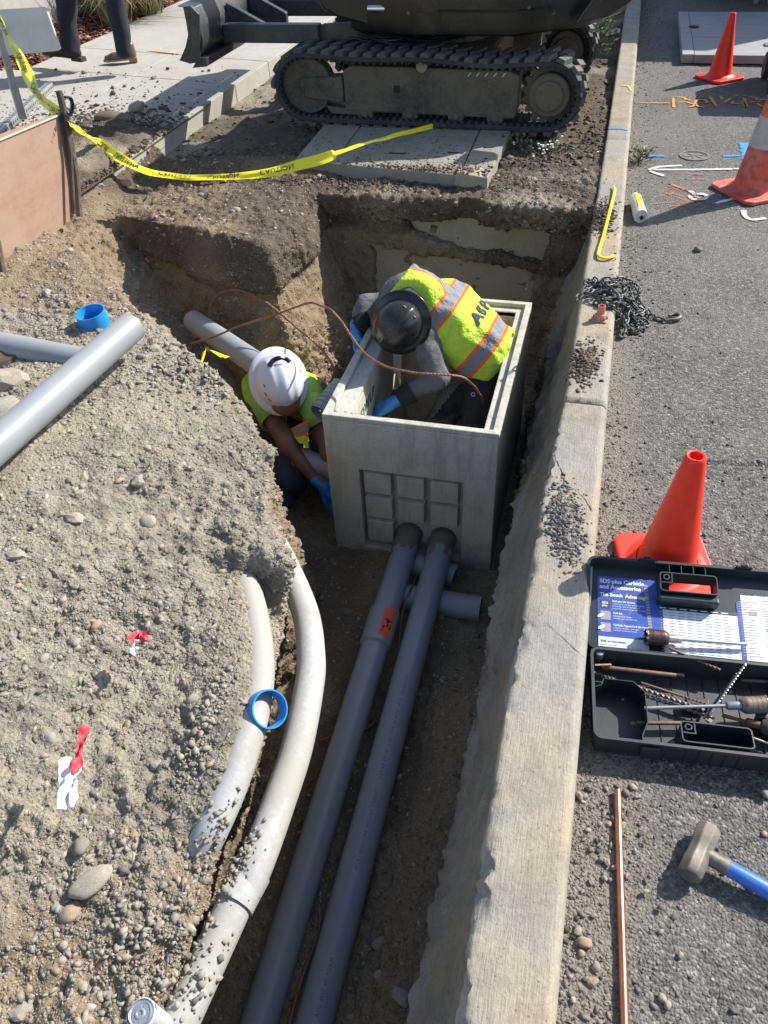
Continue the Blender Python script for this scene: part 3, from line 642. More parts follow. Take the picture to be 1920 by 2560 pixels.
b.add(V,F); bev(b,'front_wall')
b = MB(); b.box(rx0+.002,rx1-.002,VY0+.046,VY0+wf_-.002,rz0+.001,rz1-.001); bev(b,'recessed_panel',bw=.001)
# raised rim with its rebate
def ring(z0,z1,o0,o1,name):
    b = MB(); X0,X1,Y0,Y1 = VX0+o0,VX1-o0,VY0+o0,VY1-o0; x0,x1,y0,y1 = VX0+o1[0],VX1-o1[1],VY0+o1[2],VY1-o1[3]
    nb = 40
    out = []; 
    vs = [(X0,Y0),(X1,Y0),(X1,Y1),(X0,Y1),(x0,y0),(x1,y0),(x1,y1),(x0,y1)]
    V = [(x,y,z0) for x,y in vs]+[(x,y,z1) for x,y in vs]
    F = []
    for i in range(4):
        j = (i+1)%4; F += [(8+i,8+j,12+j,12+i),(i,j,8+j,8+i),(4+j,4+i,12+i,12+j),(j,i,4+i,4+j)]
    b.add(V,F); return bev(b,name,bw=.004)
ring(VZ1-.0218,VZ1,0,(.034,.03,.03,.03),'rim')
ring(VZ1-.05,VZ1-.0235,.0325,(wl_,wr_,wf_,wb_),'rebate_ledge')
b = MB(); b.box(VX0,VX0+wl_,VY0+wf_+.0005,VY1-wb_-.0005,VZ0,VZ1-.0508); b.box(VX0,VX0+.0335,VY0+wf_+.0005,VY1-wb_-.0005,VZ1-.0507,VZ1-.0222); bev(b,'side_wall')
b = MB(); b.box(VX1-wr_,VX1,VY0+wf_+.0005,VY1-wb_-.0005,VZ0,VZ1-.0508); b.box(VX1-.0315,VX1,VY0+wf_+.0005,VY1-wb_-.0005,VZ1-.0507,VZ1-.0222); bev(b,'side_wall')
b = MB(); b.box(VX0,VX1,VY1-wb_,VY1,VZ0,VZ1-.0222); bev(b,'rear_wall')
b = MB(); b.box(VX0+.05,VX1-.05,VY0+.05,VY1-.05,VZ0,VZ0+.06); bev(b,'floor_slab')
# knockout blocks
kw, kh = .130, .128; cxs = [-.782,-.634,-.483]; czs = [-.468,-.612,-.756]
for r in range(3):
    for c in range(3):
        if r == 2 and c > 0: continue
        b = MB(); x,z = cxs[c],czs[r]; w_,h_ = kw/2,kh/2; y1 = VY0+.0455; y0 = VY0+.010
        V = [(x-w_,y1,z-h_),(x+w_,y1,z-h_),(x+w_,y1,z+h_),(x-w_,y1,z+h_)]+[(x-w_+.005,y0,z-h_+.004),(x+w_-.005,y0,z-h_+.004),(x+w_-.005,y0,z+h_-.010),(x-w_+.005,y0,z+h_-.010)]
        b.add(V, [(0,1,2,3),(7,6,5,4),(0,4,5,1),(1,5,6,2),(2,6,7,3),(3,7,4,0)]); bev(b,'knockout',bw=.0012)
# mortar crumbs spilled on the rim
M_MORTAR = concrete_mat('mortar', (.17,.165,.14), (.20,.18,.14), (.10,.09,.075), .5, 0, .8, .3)
patch('mortar_crumbs', 170, (-.90,2.576), VZ1-.026, (.045,.007), .003, .010, M_GRAVEL, None, 44, heap=.004); bpy.data.objects['mortar_crumbs'].parent = None
mc = bpy.data.objects['mortar_crumbs']; rel(mc, box)
mc2 = patch('mortar_crumbs', 140, (-.313,3.2), VZ1-.028, (.006,.25), .002, .007, M_GRAVEL, None, 45, heap=.003); rel(mc2, box)
M_GREEN = flat('green_stencil', (.02,.12,.06), .8); M_BLACKMARK = flat('marker', (.03,.03,.03), .8)

# ---------------------------------------------------------------- lettering
def text_mesh(txt, size=1.0, bold=0.0, spacing=1.0):
    cu = bpy.data.curves.new('t','FONT'); cu.body = txt; cu.size = size; cu.offset = bold; cu.space_character = spacing; cu.resolution_u = 3; cu.fill_mode = 'BOTH'
    o = bpy.data.objects.new('t', cu); COL.objects.link(o)
    dg = bpy.context.evaluated_depsgraph_get(); me = bpy.data.meshes.new_from_object(o.evaluated_get(dg)); bpy.data.objects.remove(o); bpy.data.curves.remove(cu)
    me.transform(Matrix.Identity(4)); return me
def text_obj(name, txt, size, M, mat, parent=None, bold=0.0, fn=None, spacing=1.0, sub=0, kind=None):
    me = text_mesh(txt, size, bold*size, spacing)
    if sub:
        bm = bmesh.new(); bm.from_mesh(me); bmesh.ops.triangulate(bm, faces=bm.faces)
        for _ in range(sub):
            es = [e for e in bm.edges if e.calc_length() > size*.12]; bmesh.ops.subdivide_edges(bm, edges=es, cuts=1); bmesh.ops.triangulate(bm, faces=bm.faces)
        bm.to_mesh(me); bm.free()
    for v in me.vertices:
        p = Vector((v.co.x, v.co.y, 0)); v.co = fn(p) if fn else M@p
    me.materials.clear(); me.materials.append(mat)
    o = bpy.data.objects.new(name, me); COL.objects.link(o)
    if parent is not None: rel(o, parent)
    return o
def frame(o, x, y):
    x = Vector(x).normalized(); z = x.cross(Vector(y)).normalized(); y = z.cross(x); return Matrix.Translation(o) @ Matrix((x,y,z)).transposed().to_4x4()
# stencil inside the left wall: reads towards the back of the box
text_obj('stencil', 'BOWLP', .075, frame((VX0+wl_+.002, 2.68, -.285), (0,1,0), (0,0,1)), M_GREEN, box, .02, spacing=1.15)
# steel rack channel inside the left wall
M_GALV = worn('galvanised', (.42,.43,.43), (.30,.31,.32), (.25,.23,.2), .3, 12, .4, .7, .75, .1)
M_DKSTEEL = worn('dark_steel', (.06,.055,.05), (.10,.08,.06), (.16,.13,.095), .35, 14, .5, .85, .6, .25)
b = MB(); x = VX0+wl_+.003; b.box(x,x+.02,2.62,3.3,-.50,-.47); b.box(x,x+.004,2.62,3.3,-.535,-.47); rel(b.build('steel_rail', M_DKSTEEL, None, bevel=.002), box)
# torn white notice hung over the inner wall
b = MB(); M_PAPER = flat('white_sheet', (.78,.78,.76), .7)
pp = [PY(a,c,3.32) for a,c in [(836,755),(868,750),(866,800),(864,835),(856,806),(845,812),(850,790),(838,782)]]; b.prism([(p.x,p.z) for p in pp], 3.32, 3.323, axis='y')
nt = b.build('paper_notice', M_PAPER, None, smooth=0); tag(nt, 'torn white paper notice dangling inside the left wall of the precast box', 'notice')

# ================================================================ CONDUITS
M_PVC = worn('grey_pvc', (.235,.27,.30), (.22,.25,.28), (.29,.28,.25), .26, 3.5, .36, .75, 0, .05, 90, .001)
M_PVCL = worn('pale_pvc', (.27,.29,.30), (.245,.265,.275), (.31,.29,.245), .3, 4, .42, .8, 0, .06, 90, .001)
M_PVCD = worn('muddy_pvc', (.45,.465,.47), (.39,.405,.41), (.33,.305,.25), .56, 3, .5, .9, 0, .3, 70, .003)
M_PVCM = worn('mud_cement_pvc', (.235,.255,.28), (.12,.115,.10), (.13,.12,.10), .6, 12, .5, .9, 0, .5, 50, .006)
def spline(pts, n):
    pts = [Vector(p) for p in pts]; out = []; P0 = [pts[0]*2-pts[1]]+pts+[pts[-1]*2-pts[-2]]
    seg = len(pts)-1
    for i in range(n+1):
        t = i/n*seg; k = min(int(t), seg-1); f = t-k; a,b_,c,d = P0[k:k+4]
        out.append(.5*((2*b_)+(c-a)*f+(2*a-5*b_+4*c-d)*f*f+(3*b_-a-3*c+d)*f**3))
    return out
def pipe(name, pts, r, mat, wall=.006, n=36, parent=None, **kw):
    b = MB(); pts = [Vector(p) for p in pts]; b.tube(pts, r, n, caps=False)
    m = len(b.v); b.tube(pts, r-wall, n, caps=False); N = len(pts)
    for base in (0, (N-1)*n):
        for k in range(n): b.f.append((base+k, base+(k+1)%n, m+base+(k+1)%n, m+base+k)); b.m.append(0)
    return b.build(name, mat, parent, smooth=40)
# two long conduits from the box towards the camera
A0, A1 = Vector((-.650,2.585,-.770)), Vector((P(600,2080,-.97)))
A1 = A0+(A1-A0)*1.75
B0, B1 = Vector((-.490,2.585,-.770)), Vector((P(695,2150,-.97))); B1 = B0+(B1-B0)*1.75
def conduit(a, b_, label, bells, stripe=False):
    root = empty('conduit', (a+b_)/2, label=label, cat='conduit', group='grey conduits laid out of the precast box')
    d = (b_-a).normalized(); L = (b_-a).length
    prof = [(0,.057)]
    for t,dirn in bells:
        w_ = .17
        if dirn > 0: prof += [(t-.012,.057),(t,.0655),(t+w_,.0655),(t+w_+.001,.057)]
        else: prof += [(t,.057),(t+.001,.0665),(t+w_,.0665),(t+w_+.012,.057)]
    prof += [(L,.057)]
    pr = []
    for (x0,r0),(x1,r1) in zip(prof[:-1],prof[1:]):
        k = max(1,int((x1-x0)/.15)); pr += [(x0+(x1-x0)*i/k, r0+(r1-r0)*i/k) for i in range(k)]
    pr.append(prof[-1]); b = MB(); b.tube([a+d*x for x,_ in pr], [r for _,r in pr], 40, caps=True)
    rel(b.build('pipe', M_PVC, None, smooth=30), root)
    b = MB(); pts = [a+d*(x-.03) for x in np.linspace(.0,.22,14)]
    b.tube(pts, [.0585+.006*max(0,1-i/5)+.0012*math.sin(i*2.1) for i in range(14)], 40, caps=False)
    # ragged mortar collar at the wall
    for i,v in enumerate(b.v):
        if i//40 >= 8:
            q = Vector(v); k = 1 if mnoise.noise(q*28) > (-.1+.12*(i//40-8)) else 0
            ctr = a+d*((q-a).dot(d)); b.v[i] = tuple(ctr+(q-ctr)*(1 if k else .93))
    rel(b.build('mortar_smear', M_MORTAR, None, smooth=50), root)
    return root, d
cA, dA = conduit(A0, A1, 'left of the two long grey conduits, with orange sticker on its coupling', [(.47,-1)])
cB, dB = conduit(B0, B1, 'right of the two long grey conduits, printed line along its top', [(2.08,1)])
# orange F4 sticker on the coupling
M_ORST = flat('orange_sticker', (.80,.10,.03), .6)
ux = Vector((0,0,1)); side = dA.cross(ux).normalized()   # points sideways
def on_pipe(a, d, t, phi, r):
    up = ux-d*ux.dot(d); up.normalize(); sd_ = d.cross(up); return a+d*t+(up*math.cos(phi)+sd_*math.sin(phi))*r
b = MB(); b.grid(lambda s,t: on_pipe(A0,dA,.485+.135*t, -.55+ -.62*(s-.5)*1.25+.0, .0676), 12, 4)
stk = b.build('sticker', M_ORST, None); rel(stk, cA)
def stick_fn(p): return on_pipe(A0,dA,.485+.075+p.x, -.55+p.y/.0676, .0684)
def sgn_phi():   # make positive angle the camera-right side
    return 1
text_obj('sticker_text', 'F4', .052, None, M_BLACKMARK, cA, .02, fn=lambda p: on_pipe(A0,dA,.585-p.x, -.62-(p.y-.02)/.0676*1.0, .0684))
text_obj('sticker_text', 'US MC', .012, None, M_BLACKMARK, cA, .02, fn=lambda p: on_pipe(A0,dA,.605-p.x, -.30-(p.y)/.0676*1.0, .0684))
M_PRINT = flat('pipe_print', (.09,.095,.10), .6)
text_obj('pipe_print', 'CONDUIT  4 IN  SCH 40 PVC 90 C  WIRE RATED  CONDUIT BELOW GROUND  4 IN', .017, None, M_PRINT, cB, .0, fn=lambda p: on_pipe(B0,dB,.78+p.x, -.30+(p.y)/.0576, .0576), spacing=1.2)
text_obj('pipe_print', 'MADE IN THE USA', .017, None, M_PRINT, cB, .0, fn=lambda p: on_pipe(B0,dB,1.80+p.x, -.30+(p.y)/.0576, .0576), spacing=1.2)
# short stubs crossing under them
s0, s1 = P(880,1290,-.87), P(1038,1316,-.87)
s0 = s1+(s0-s1)*1.35
tag(pipe('conduit_stub', [s0,s1], .057, M_PVC), 'short grey conduit stub lying crosswise under the pair, nearer the camera', 'conduit', 'stubs under the long conduits')
s0, s1 = P(880,1215,-.86), P(985,1247,-.86); s0 = s1+(s0-s1)*1.25
tag(pipe('conduit_stub', [s0,s1], .057, M_PVC), 'short grey conduit stub lying crosswise close against the precast box', 'conduit', 'stubs under the long conduits')
# loose pipes on the left bank
a0, a1 = P(-60,735,.17), P(183,782,.140); a0 = a1+(a0-a1)*2.2
lp = pipe('loose_pipe', [a0,a1], .057, M_PVCL); tag(lp, 'loose pale grey pipe entering at the left edge, its open end under the other', 'pipe', 'loose pipes on the bank')
b0, b1 = P(285,705,.262), P(-90,1035,.215); b1 = b0+(b1-b0)*1.5
lp2 = pipe('loose_pipe', [b0,b1], .058, M_PVCL); tag(lp2, 'long pale grey pipe lying aslant on top of the bank, end by the blue ring', 'pipe', 'loose pipes on the bank')
# pipe in the ravine running down to the box
r0, r1 = PD(418,693,4.28), PD(575,800,3.72); r1 = r0+(r1-r0)*1.25
tag(pipe('loose_pipe', [r0,r1], .058, M_PVCL), 'pale grey pipe sloping down the pit side behind the white hard hat', 'pipe')
# ribbed coupling beside the box
ra, rb = P(690,900,-.42), P(745,790,-.42)
ra, rb = PD(690,893,3.62), PD(738,836,3.70)
M_RIB = worn('ribbed_pvc', (.30,.33,.32), (.26,.29,.28), (.3,.28,.22), .2, 6, .5, .8)
pts = [ra.lerp(rb,i/40) for i in range(41)]; b = MB(); b.tube(pts, [.046+.007*(1 if (i//3)%2 else 0) for i in range(41)], 32, caps=False); b.tube(pts, .043, 32, caps=False)
tag(b.build('coupling', M_RIB, None), 'ribbed grey coupling wedged against the left wall of the precast box', 'coupling')
wp0, wp1 = PD(640,985,3.75), PD(760,1030,3.7)
tag(pipe('conduit_stub', [wp0,wp1], .050, M_PVCL), 'grey conduit that the white helmeted worker is pushing into the box', 'conduit')
# curved sweeps
sw = [(-1.12,2.02,-.50),P(590,1172,-.31),P(655,1310,-.30),P(672,1420,-.30),P(665,1500,-.30),P(640,1620,-.30),P(600,1740,-.30),P(560,1850,-.31),P(528,1925,-.33)]
swr = empty('conduit_sweep', P(640,1500,-.33), label='outer curved conduit sweep caked in mud, running into the bank', cat='conduit sweep', group='old curved conduits')
rel(pipe('pipe', spline(sw,70), .047, M_PVCD), swr)
e0, e1 = P(535,1900,-.33), P(505,1955,-.33); rel(pipe('bell', [e0+(e0-e1)*.3,e1], .0535, M_PVCD), swr)
e2 = P(350,2290,-.36); rel(pipe('pipe', [e1+(e0-e1)*.2,e2,e2+(e2-e1)*.8], .047, M_PVCD), swr)
sw2 = [(-1.02,1.68,-.24),P(530,1258,-.18),P(548,1330,-.165),P(559,1420,-.165),P(555,1500,-.168),P(534,1590,-.178),P(501,1690,-.205),P(457,1790,-.24),P(420,1860,-.30)]
tag(pipe('conduit_sweep', spline(sw2,60), .047, M_PVCD), 'inner curved conduit half buried in gravel, blue ring resting on it', 'conduit sweep', 'old curved conduits')
# soil washed over the sweeps
from mathutils.bvhtree import BVHTree
def drop_bvh(objs):
    V, Fc = [], []
    for o in objs:
        bse = len(V); mw = o.matrix_world; V += [mw@v.co for v in o.data.vertices]; Fc += [tuple(i+bse for i in q.vertices) for q in o.data.polygons]
    return BVHTree.FromPolygons(V, Fc)
def patch(name, n, cu, cz, spread, smin, smax, mat, parent, seed, angle=0, heap=.01, curve=2.2, label=None):
    g = np.random.default_rng(seed); q = g.normal(0,1,(n,2)); r2 = (q**2).sum(1); q = q*np.array(spread)
    q = q@np.array([[math.cos(angle),math.sin(angle)],[-math.sin(angle),math.cos(angle)]]); s = np.clip(smin*(1-g.random(n))**(-1/curve), smin, smax); pos = []
    for k in range(n):
        x, y = cu[0]+q[k,0], cu[1]+q[k,1]; hit = DROP.ray_cast(Vector((x,y,cz+.30)), Vector((0,0,-1)))
        z = hit[0].z if hit[0] is not None and hit[0].z > cz-.3 else -9
        pos.append((x, y, z+heap*math.exp(-r2[k])*g.random()+s[k]*.25))
    pos = np.array(pos); ok = pos[:,2] > -5
    return merge_rocks(name, pos[ok], s[ok], mat, parent, seed=seed)
bpy.context.view_layer.update()
DROP = drop_bvh([GROUND, so]+list(lid.children)+[ swr.children[0], swr.children[1], swr.children[2], bpy.data.objects['conduit_sweep.001'], ro]+list(kerb.children))
def mound(name, cu, cz, spread, n, seed, mat=M_GRAVEL, smax=.012, heap=.05, ang=0, parent=GROUND, smin=.003): return patch(name, n, cu, cz, spread, smin, smax, mat, parent, seed, ang, heap)
p = P(500,1835,-.26); mound('gravel', (p.x,p.y), p.z-.01, (.03,.045), 450, 61, heap=.03, smax=.009)
p = P(440,1620,-.2); mound('gravel', (p.x,p.y), p.z, (.025,.09), 320, 62, smax=.013, heap=.01)
p = P(330,2080,-.3); mound('gravel', (p.x,p.y), p.z, (.12,.09), 600, 64, smax=.011, heap=.008)
p = P(420,860,-.02); mound('gravel', (p.x,p.y), p.z, (.12,.10), 500, 65, smax=.013, heap=.01)
p = P(690,800,-.78); mound('gravel', (p.x,p.y), p.z, (.07,.08), 350, 66, smax=.018, heap=.03, smin=.007)
# stones heaped on the kerb
kp = P(1220,1130,.12); patch('gravel_pile', 1700, (kp.x,kp.y), .122, (.024,.08), .0028, .0085, M_DARKGRAVEL, kerb, 71, heap=.014, angle=.12)
kp = P(1268,785,.12); patch('soil_crumbs', 900, (kp.x-.01,kp.y), .119, (.024,.07), .003, .008, M_CLOD, kerb, 72, heap=.02)
kp = P(1305,470,.12); patch('soil_crumbs', 900, (kp.x-.01,kp.y), .118, (.03,.11), .003, .009, M_CLOD, kerb, 73, heap=.02)
kp = P(1345,600,0.0); patch('soil_crumbs', 2200, (-1.25,4.62), .14, (.45,.07), .003, .010, M_CLOD, so, 75, heap=.012, angle=.10); patch('soil_crumbs', 900, (-1.2,4.95), .14, (.5,.25), .002, .006, M_CLOD, so, 76, heap=.0)
patch('soil_crumbs', 350, (kp.x+.03,kp.y-.2), .002, (.05,.25), .002, .007, M_CLOD, ro, 74, heap=.008)

# ---------------------------------------------------------------- copper wires
def wire(name, pts, r, label, cat='wire', n=90, strands=3, mat=None, wob=.0):
    mat = mat or M_COPPER
    root = empty(name, pts[0], label=label, cat=cat); sp = spline(pts, n); fine = []
    for i in range(len(sp)-1):
        for k in range(4): fine.append(sp[i].lerp(sp[i+1],k/4))
    fine = [p+Vector((mnoise.noise(p*9),mnoise.noise(p*9+Vector((5,0,0))),mnoise.noise(p*9+Vector((0,5,0)))))*wob for p in fine]
    for s in range(strands):
        out = []; L = 0
        for i,p in enumerate(fine):
            t = (fine[min(i+1,len(fine)-1)]-fine[max(i-1,0)]).normalized(); nx = t.cross(Vector((.3,.2,1))).normalized(); ny = t.cross(nx)
            if i: L += (p-fine[i-1]).length
            a = L/.045*2*math.pi+s*2*math.pi/strands; out.append(p+(nx*math.cos(a)+ny*math.sin(a))*r*.55)
        b = MB(); b.tube(out, r*.62, 6); rel(b.build('strand', mat, None, smooth=60), root)
    return root
M_COPPER = worn('old_copper', (.36,.16,.10), (.24,.11,.075), (.3,.22,.17), .3, 40, .45, .8, .55, .2)
M_COPNEW = worn('bright_copper', (.62,.26,.16), (.50,.19,.12), (.35,.22,.16), .22, 30, .30, .6, .9, .05)
wire('ground_wire', [PD(415,742,4.0),PD(480,720,3.9),PD(560,690,3.8),PD(650,660,3.7),PD(690,658,3.6),PD(730,685,3.5),PD(780,755,3.35),PD(830,790,3.25),PD(900,806,3.2),PD(985,812,3.2),PD(1020,830,3.3),PD(1045,870,3.6)], .0048,
     'long twisted copper wire looping from the bank over the precast box', wob=.006)
wire('ground_wire', [PD(448,685,4.3),PD(458,650,4.25),PD(490,628,4.2),PD(535,632,4.15),PD(590,665,4.1),PD(650,715,3.95),PD(700,760,3.85),PD(718,790,3.8),PD(728,830,3.85)], .0060,
     'arched copper wire standing against the soil face left of the box', wob=.006)
wire('ground_wire', [P(862,1400,-.88),P(868,1330,-.85),P(880,1290,-.80),P(895,1255,-.83),P(905,1210,-.88)], .004, 'short copper wire threaded between the two long conduits by the coupling')
wire('ground_wire', [P(690,1600,-.96),P(720,1590,-.93),P(790,1575,-.95),P(812,1555,-.95)], .004, 'copper wire crossing the trench floor beside the left conduit, midway')
wire('ground_wire', [P(690,1780,-.98),P(683,1900,-1.0),P(690,2000,-1.0),P(650,2120,-1.0),P(620,2230,-1.0)], .004, 'copper wire lying between the long conduits nearest the camera')
# ================================================================ MINI EXCAVATOR
M_RUBBER = worn('track_rubber', (.022,.022,.024), (.04,.04,.04), (.11,.095,.07), .3, 9, .75, .95, 0, .4, 60, .006)
M_RUBLUG = worn('track_lug_rubber', (.04,.04,.042), (.08,.078,.075), (.16,.145,.12), .4, 12, .7, .9, 0, .3)
M_FRAME = worn('dusty_steel', (.028,.027,.026), (.06,.052,.04), (.15,.122,.085), .58, 5, .6, .95, .2, .35, 50, .004)
M_BLUEBLK = worn('blade_paint', (.032,.038,.045), (.055,.058,.06), (.15,.13,.10), .30, 7, .42, .85, .25, .2)
M_BODY = worn('house_plastic', (.006,.007,.009), (.012,.013,.015), (.11,.095,.07), .22, 6, .28, .8, 0, .15)
M_CHROME = worn('chrome', (.75,.76,.78), (.6,.62,.65), (.3,.28,.25), .1, 10, .12, .4, 1.0, .02)
M_YELHUB = worn('hub_cap', (.30,.27,.17), (.22,.19,.12), (.16,.13,.09), .4, 30, .6, .9, 0, .3)
exc = empty('mini_excavator', (-1.2,6.2,.15), label='muddy dark mini excavator with raised blade, standing side-on beyond the pit', cat='excavator')
def track(y0, y1, root):
    xl, zl, rl, xr_, zr, rr = -2.02,.375,.205,-.405,.350,.200
    path = []
    for a in np.linspace(math.pi/2, 3*math.pi/2, 22): path.append((xl+rl*math.cos(a), zl+rl*math.sin(a)))
    for t in np.linspace(.03,.97,34): path.append((xl+(xr_-xl)*t, (zl-rl)+(zr-rr-zl+rl)*t-.004))
    for a in np.linspace(-math.pi/2, math.pi/2, 22): path.append((xr_+rr*math.cos(a), zr+rr*math.sin(a)))
    for t in np.linspace(.03,.97,34):
        sag = -.022*math.sin(math.pi*min(1,t/.5))**2 if t < .5 else -.012*math.sin(math.pi*(t-.5)/.5)**2
        path.append((xr_+(xl-xr_)*t, (zr+rr)+(zl+rl-zr-rr)*t+sag))
    n = len(path); b = MB(); V = []; th = .028
    for i in range(n):
        p0,p1 = path[i-1],path[(i+1)%n]; tx,tz = p1[0]-p0[0],p1[1]-p0[1]; L = math.hypot(tx,tz); nx,nz = tz/L,-tx/L
        x,z = path[i]; V += [(x,y0,z),(x,y1,z),(x-nx*th,y1,z-nz*th),(x-nx*th,y0,z-nz*th)]
        V += []
    F = [(i*4+k,i*4+(k+1)%4,((i+1)%n)*4+(k+1)%4,((i+1)%n)*4+k) for i in range(n) for k in range(4)]
    b.add(V,F); belt = rel(b.build('track_belt', M_RUBBER, None, smooth=40, bevel=.005), root)
    # arc-length placement of the outer lugs and the inner guide horns
    pts = [Vector((x,0,z)) for x,z in path]; cum = [0]
    for i in range(n): cum.append(cum[-1]+(pts[(i+1)%n]-pts[i]).length)
    tot = cum[-1]
    def at_(s):
        s %= tot; i = max(0,min(n-1,int(np.searchsorted(cum, s, side='right')-1))); p,q = pts[i],pts[(i+1)%n]; f = (s-cum[i])/(cum[i+1]-cum[i]); t = (q-p).normalized()
        return p.lerp(q,f), t
    lm = bpy.data.meshes.new('track_lug'); bm = bmesh.new()
    hw = (y1-y0)/2; prof = [(-.030,0),(-.021,.026),(.021,.026),(.030,0)]
    for sgn in (-1,1):
        vs = []
        for yy,sh in ((sgn*.012,-.018*sgn),(sgn*(hw+.004),.022*sgn)):
            vs.append([bm.verts.new((x+sh,yy,z)) for x,z in prof])
        for k in range(3): bm.faces.new((vs[0][k],vs[0][k+1],vs[1][k+1],vs[1][k]))
        bm.faces.new(vs[0]); bm.faces.new(vs[1][::-1]); bm.faces.new((vs[0][0],vs[1][0],vs[1][3],vs[0][3]))
    bmesh.ops.recalc_face_normals(bm, faces=bm.faces); bm.to_mesh(lm); bm.free(); lm.materials.append(M_RUBLUG)
    NL = int(tot/.092)
    for k in range(NL):
        p,t = at_(k*tot/NL); nrm = Vector((t.z,0,-t.x)); 
        o = bpy.data.objects.new('track_lug', lm); COL.objects.link(o)
        Mx = Matrix((t, Vector((0,1,0)), nrm)).transposed().to_4x4(); Mx.translation = p+Vector((0,(y0+y1)/2,0))
        if Mx.determinant() < 0: Mx = Mx @ Matrix.Diagonal((1,-1,1,1))
        o.matrix_world = Mx; o.parent = belt; o.matrix_parent_inverse = belt.matrix_world.inverted() if False else (Matrix.Translation(root.location)).inverted()@Matrix.Identity(4) if False else Matrix.Identity(4)
        o.matrix_basis = belt.matrix_basis.inverted()@Matrix.Translation(root.location).inverted()@Mx if False else o.matrix_basis
    b = MB()
    for k in range(int(tot/.046)):
        p,t = at_(k*.046+.01); nrm = Vector((t.z,0,-t.x)); 
        for ya,yb in ((y0+.012,y0+.05),(y0+.115,y0+.135),(y1-.135,y1-.115)):
            c = p-nrm*.028; h = .014 if ya < y0+.1 else .04
            vs = []
            for yy in (ya,yb):
                for sx,sn in ((-.012,0),(.012,0),(.007,-h),(-.007,-h)):
                    q = c+t*sx+nrm*sn; vs.append((q.x,yy,q.z))
            b.add(vs, [(0,1,2,3),(7,6,5,4),(0,4,5,1),(1,5,6,2),(2,6,7,3),(3,7,4,0)])
    hn = rel(b.build('guide_horns', M_RUBBER, None, smooth=0), root); hn['kind'] = 'stuff'
    yf = y0+.055                # outer face of the track frame
    b = MB(); b.prism([(-1.76,.225),(-.62,.205),(-.60,.26),(-.60,.46),(-.66,.485),(-1.70,.50),(-1.76,.47)], yf, y1-.06, axis='y'); rel(b.build('track_frame', M_FRAME, None, smooth=0, bevel=.012), root)
    b = MB(); b.prism([(-2.04,.30),(-1.765,.27),(-1.765,.44),(-2.04,.425)], yf-.012, yf+.10, axis='y'); rel(b.build('idler_yoke', M_FRAME, None, smooth=0, bevel=.015), root)
    b = MB(); b.prism([(-1.9,.255),(-1.62,.225),(-1.62,.20),(-1.86,.205)], yf+.004, yf+.09, axis='y'); rel(b.build('yoke_foot', M_FRAME, None, smooth=0, bevel=.006), root)
    def disc(name,x,z,r,ya,yb,mat,ri=0,n=36,bv=.004):
        b = MB(); M = Matrix.Translation((x,0,z))@Matrix.Rotation(R_(-90),4,'X')
        pr = [(ri,ya),(r,ya),(r,yb),(ri,yb)]; pr = [(a_,c_) for a_,c_ in pr]
        b.lathe([(a_, c_) for a_,c_ in pr], n, Matrix.Translation((x,0,z))@Matrix.Rotation(R_(-90),4,'X')); return rel(b.build(name, mat, None, bevel=bv), root)
    w = disc('idler_wheel', -2.02,.375,.172,yf+.01,yf+.12,M_FRAME,ri=.03)
    disc('idler_hub', -2.02,.375,.05,yf-.005,yf+.03,M_FRAME)
    # sprocket with teeth
    b = MB(); T = []
    for k in range(17*4):
        a = 2*math.pi*k/(17*4); r = (.180,.186,.158,.152)[k%4]; T.append((-.405+r*math.cos(a), .350+r*math.sin(a)))
    b.prism(T, yf+.05, yf+.075, axis='y'); rel(b.build('sprocket', M_FRAME, None, smooth=0), root)
    disc('final_drive', -.405,.350,.128,yf-.012,yf+.09,M_FRAME,bv=.012); disc('drive_cap', -.405,.350,.088,yf-.03,yf-.0125,M_FRAME,bv=.006)
    for x,z in ((-.405,.412),(-.405,.288),(-.345,.33),(-.465,.37)):
        disc('bolt',x,z,.009,yf-.037,yf-.0305,M_FRAME,n=6,bv=0)
    for x in (-1.62,-1.31,-1.0,-.74):
        disc('track_roller', x,.205,.052,yf-.006,yf+.10,M_FRAME); disc('roller_cap', x,.215,.022,yf-.02,yf-.0065,M_FRAME,n=20)
    disc('top_roller', -1.225,.505,.036,yf-.018,yf+.09,M_YELHUB)
    b = MB(); b.box(-1.415,-1.375,yf-.0025,yf+.01,.345,.39); rel(b.build('frame_slot', M_HOLE, None, smooth=0), root)
def fix_lugs(): pass
TRK = track(5.45,5.76,exc); track(6.66,6.97,exc)
for x in (-.86,-.80,-.74,-.68,-.62):
    pass
M_SCR = flat('bright_scratch', (.55,.53,.48), .5)
for k in range(5):
    b = MB(); x = -.93+.055*k; b.add([(x,5.5020,.452),(x+.006,5.5020,.450),(x+.026,5.5020,.474),(x+.020,5.5020,.476)], [(0,1,2,3)]); rel(b.build('scratch', M_SCR, None, smooth=0), exc)
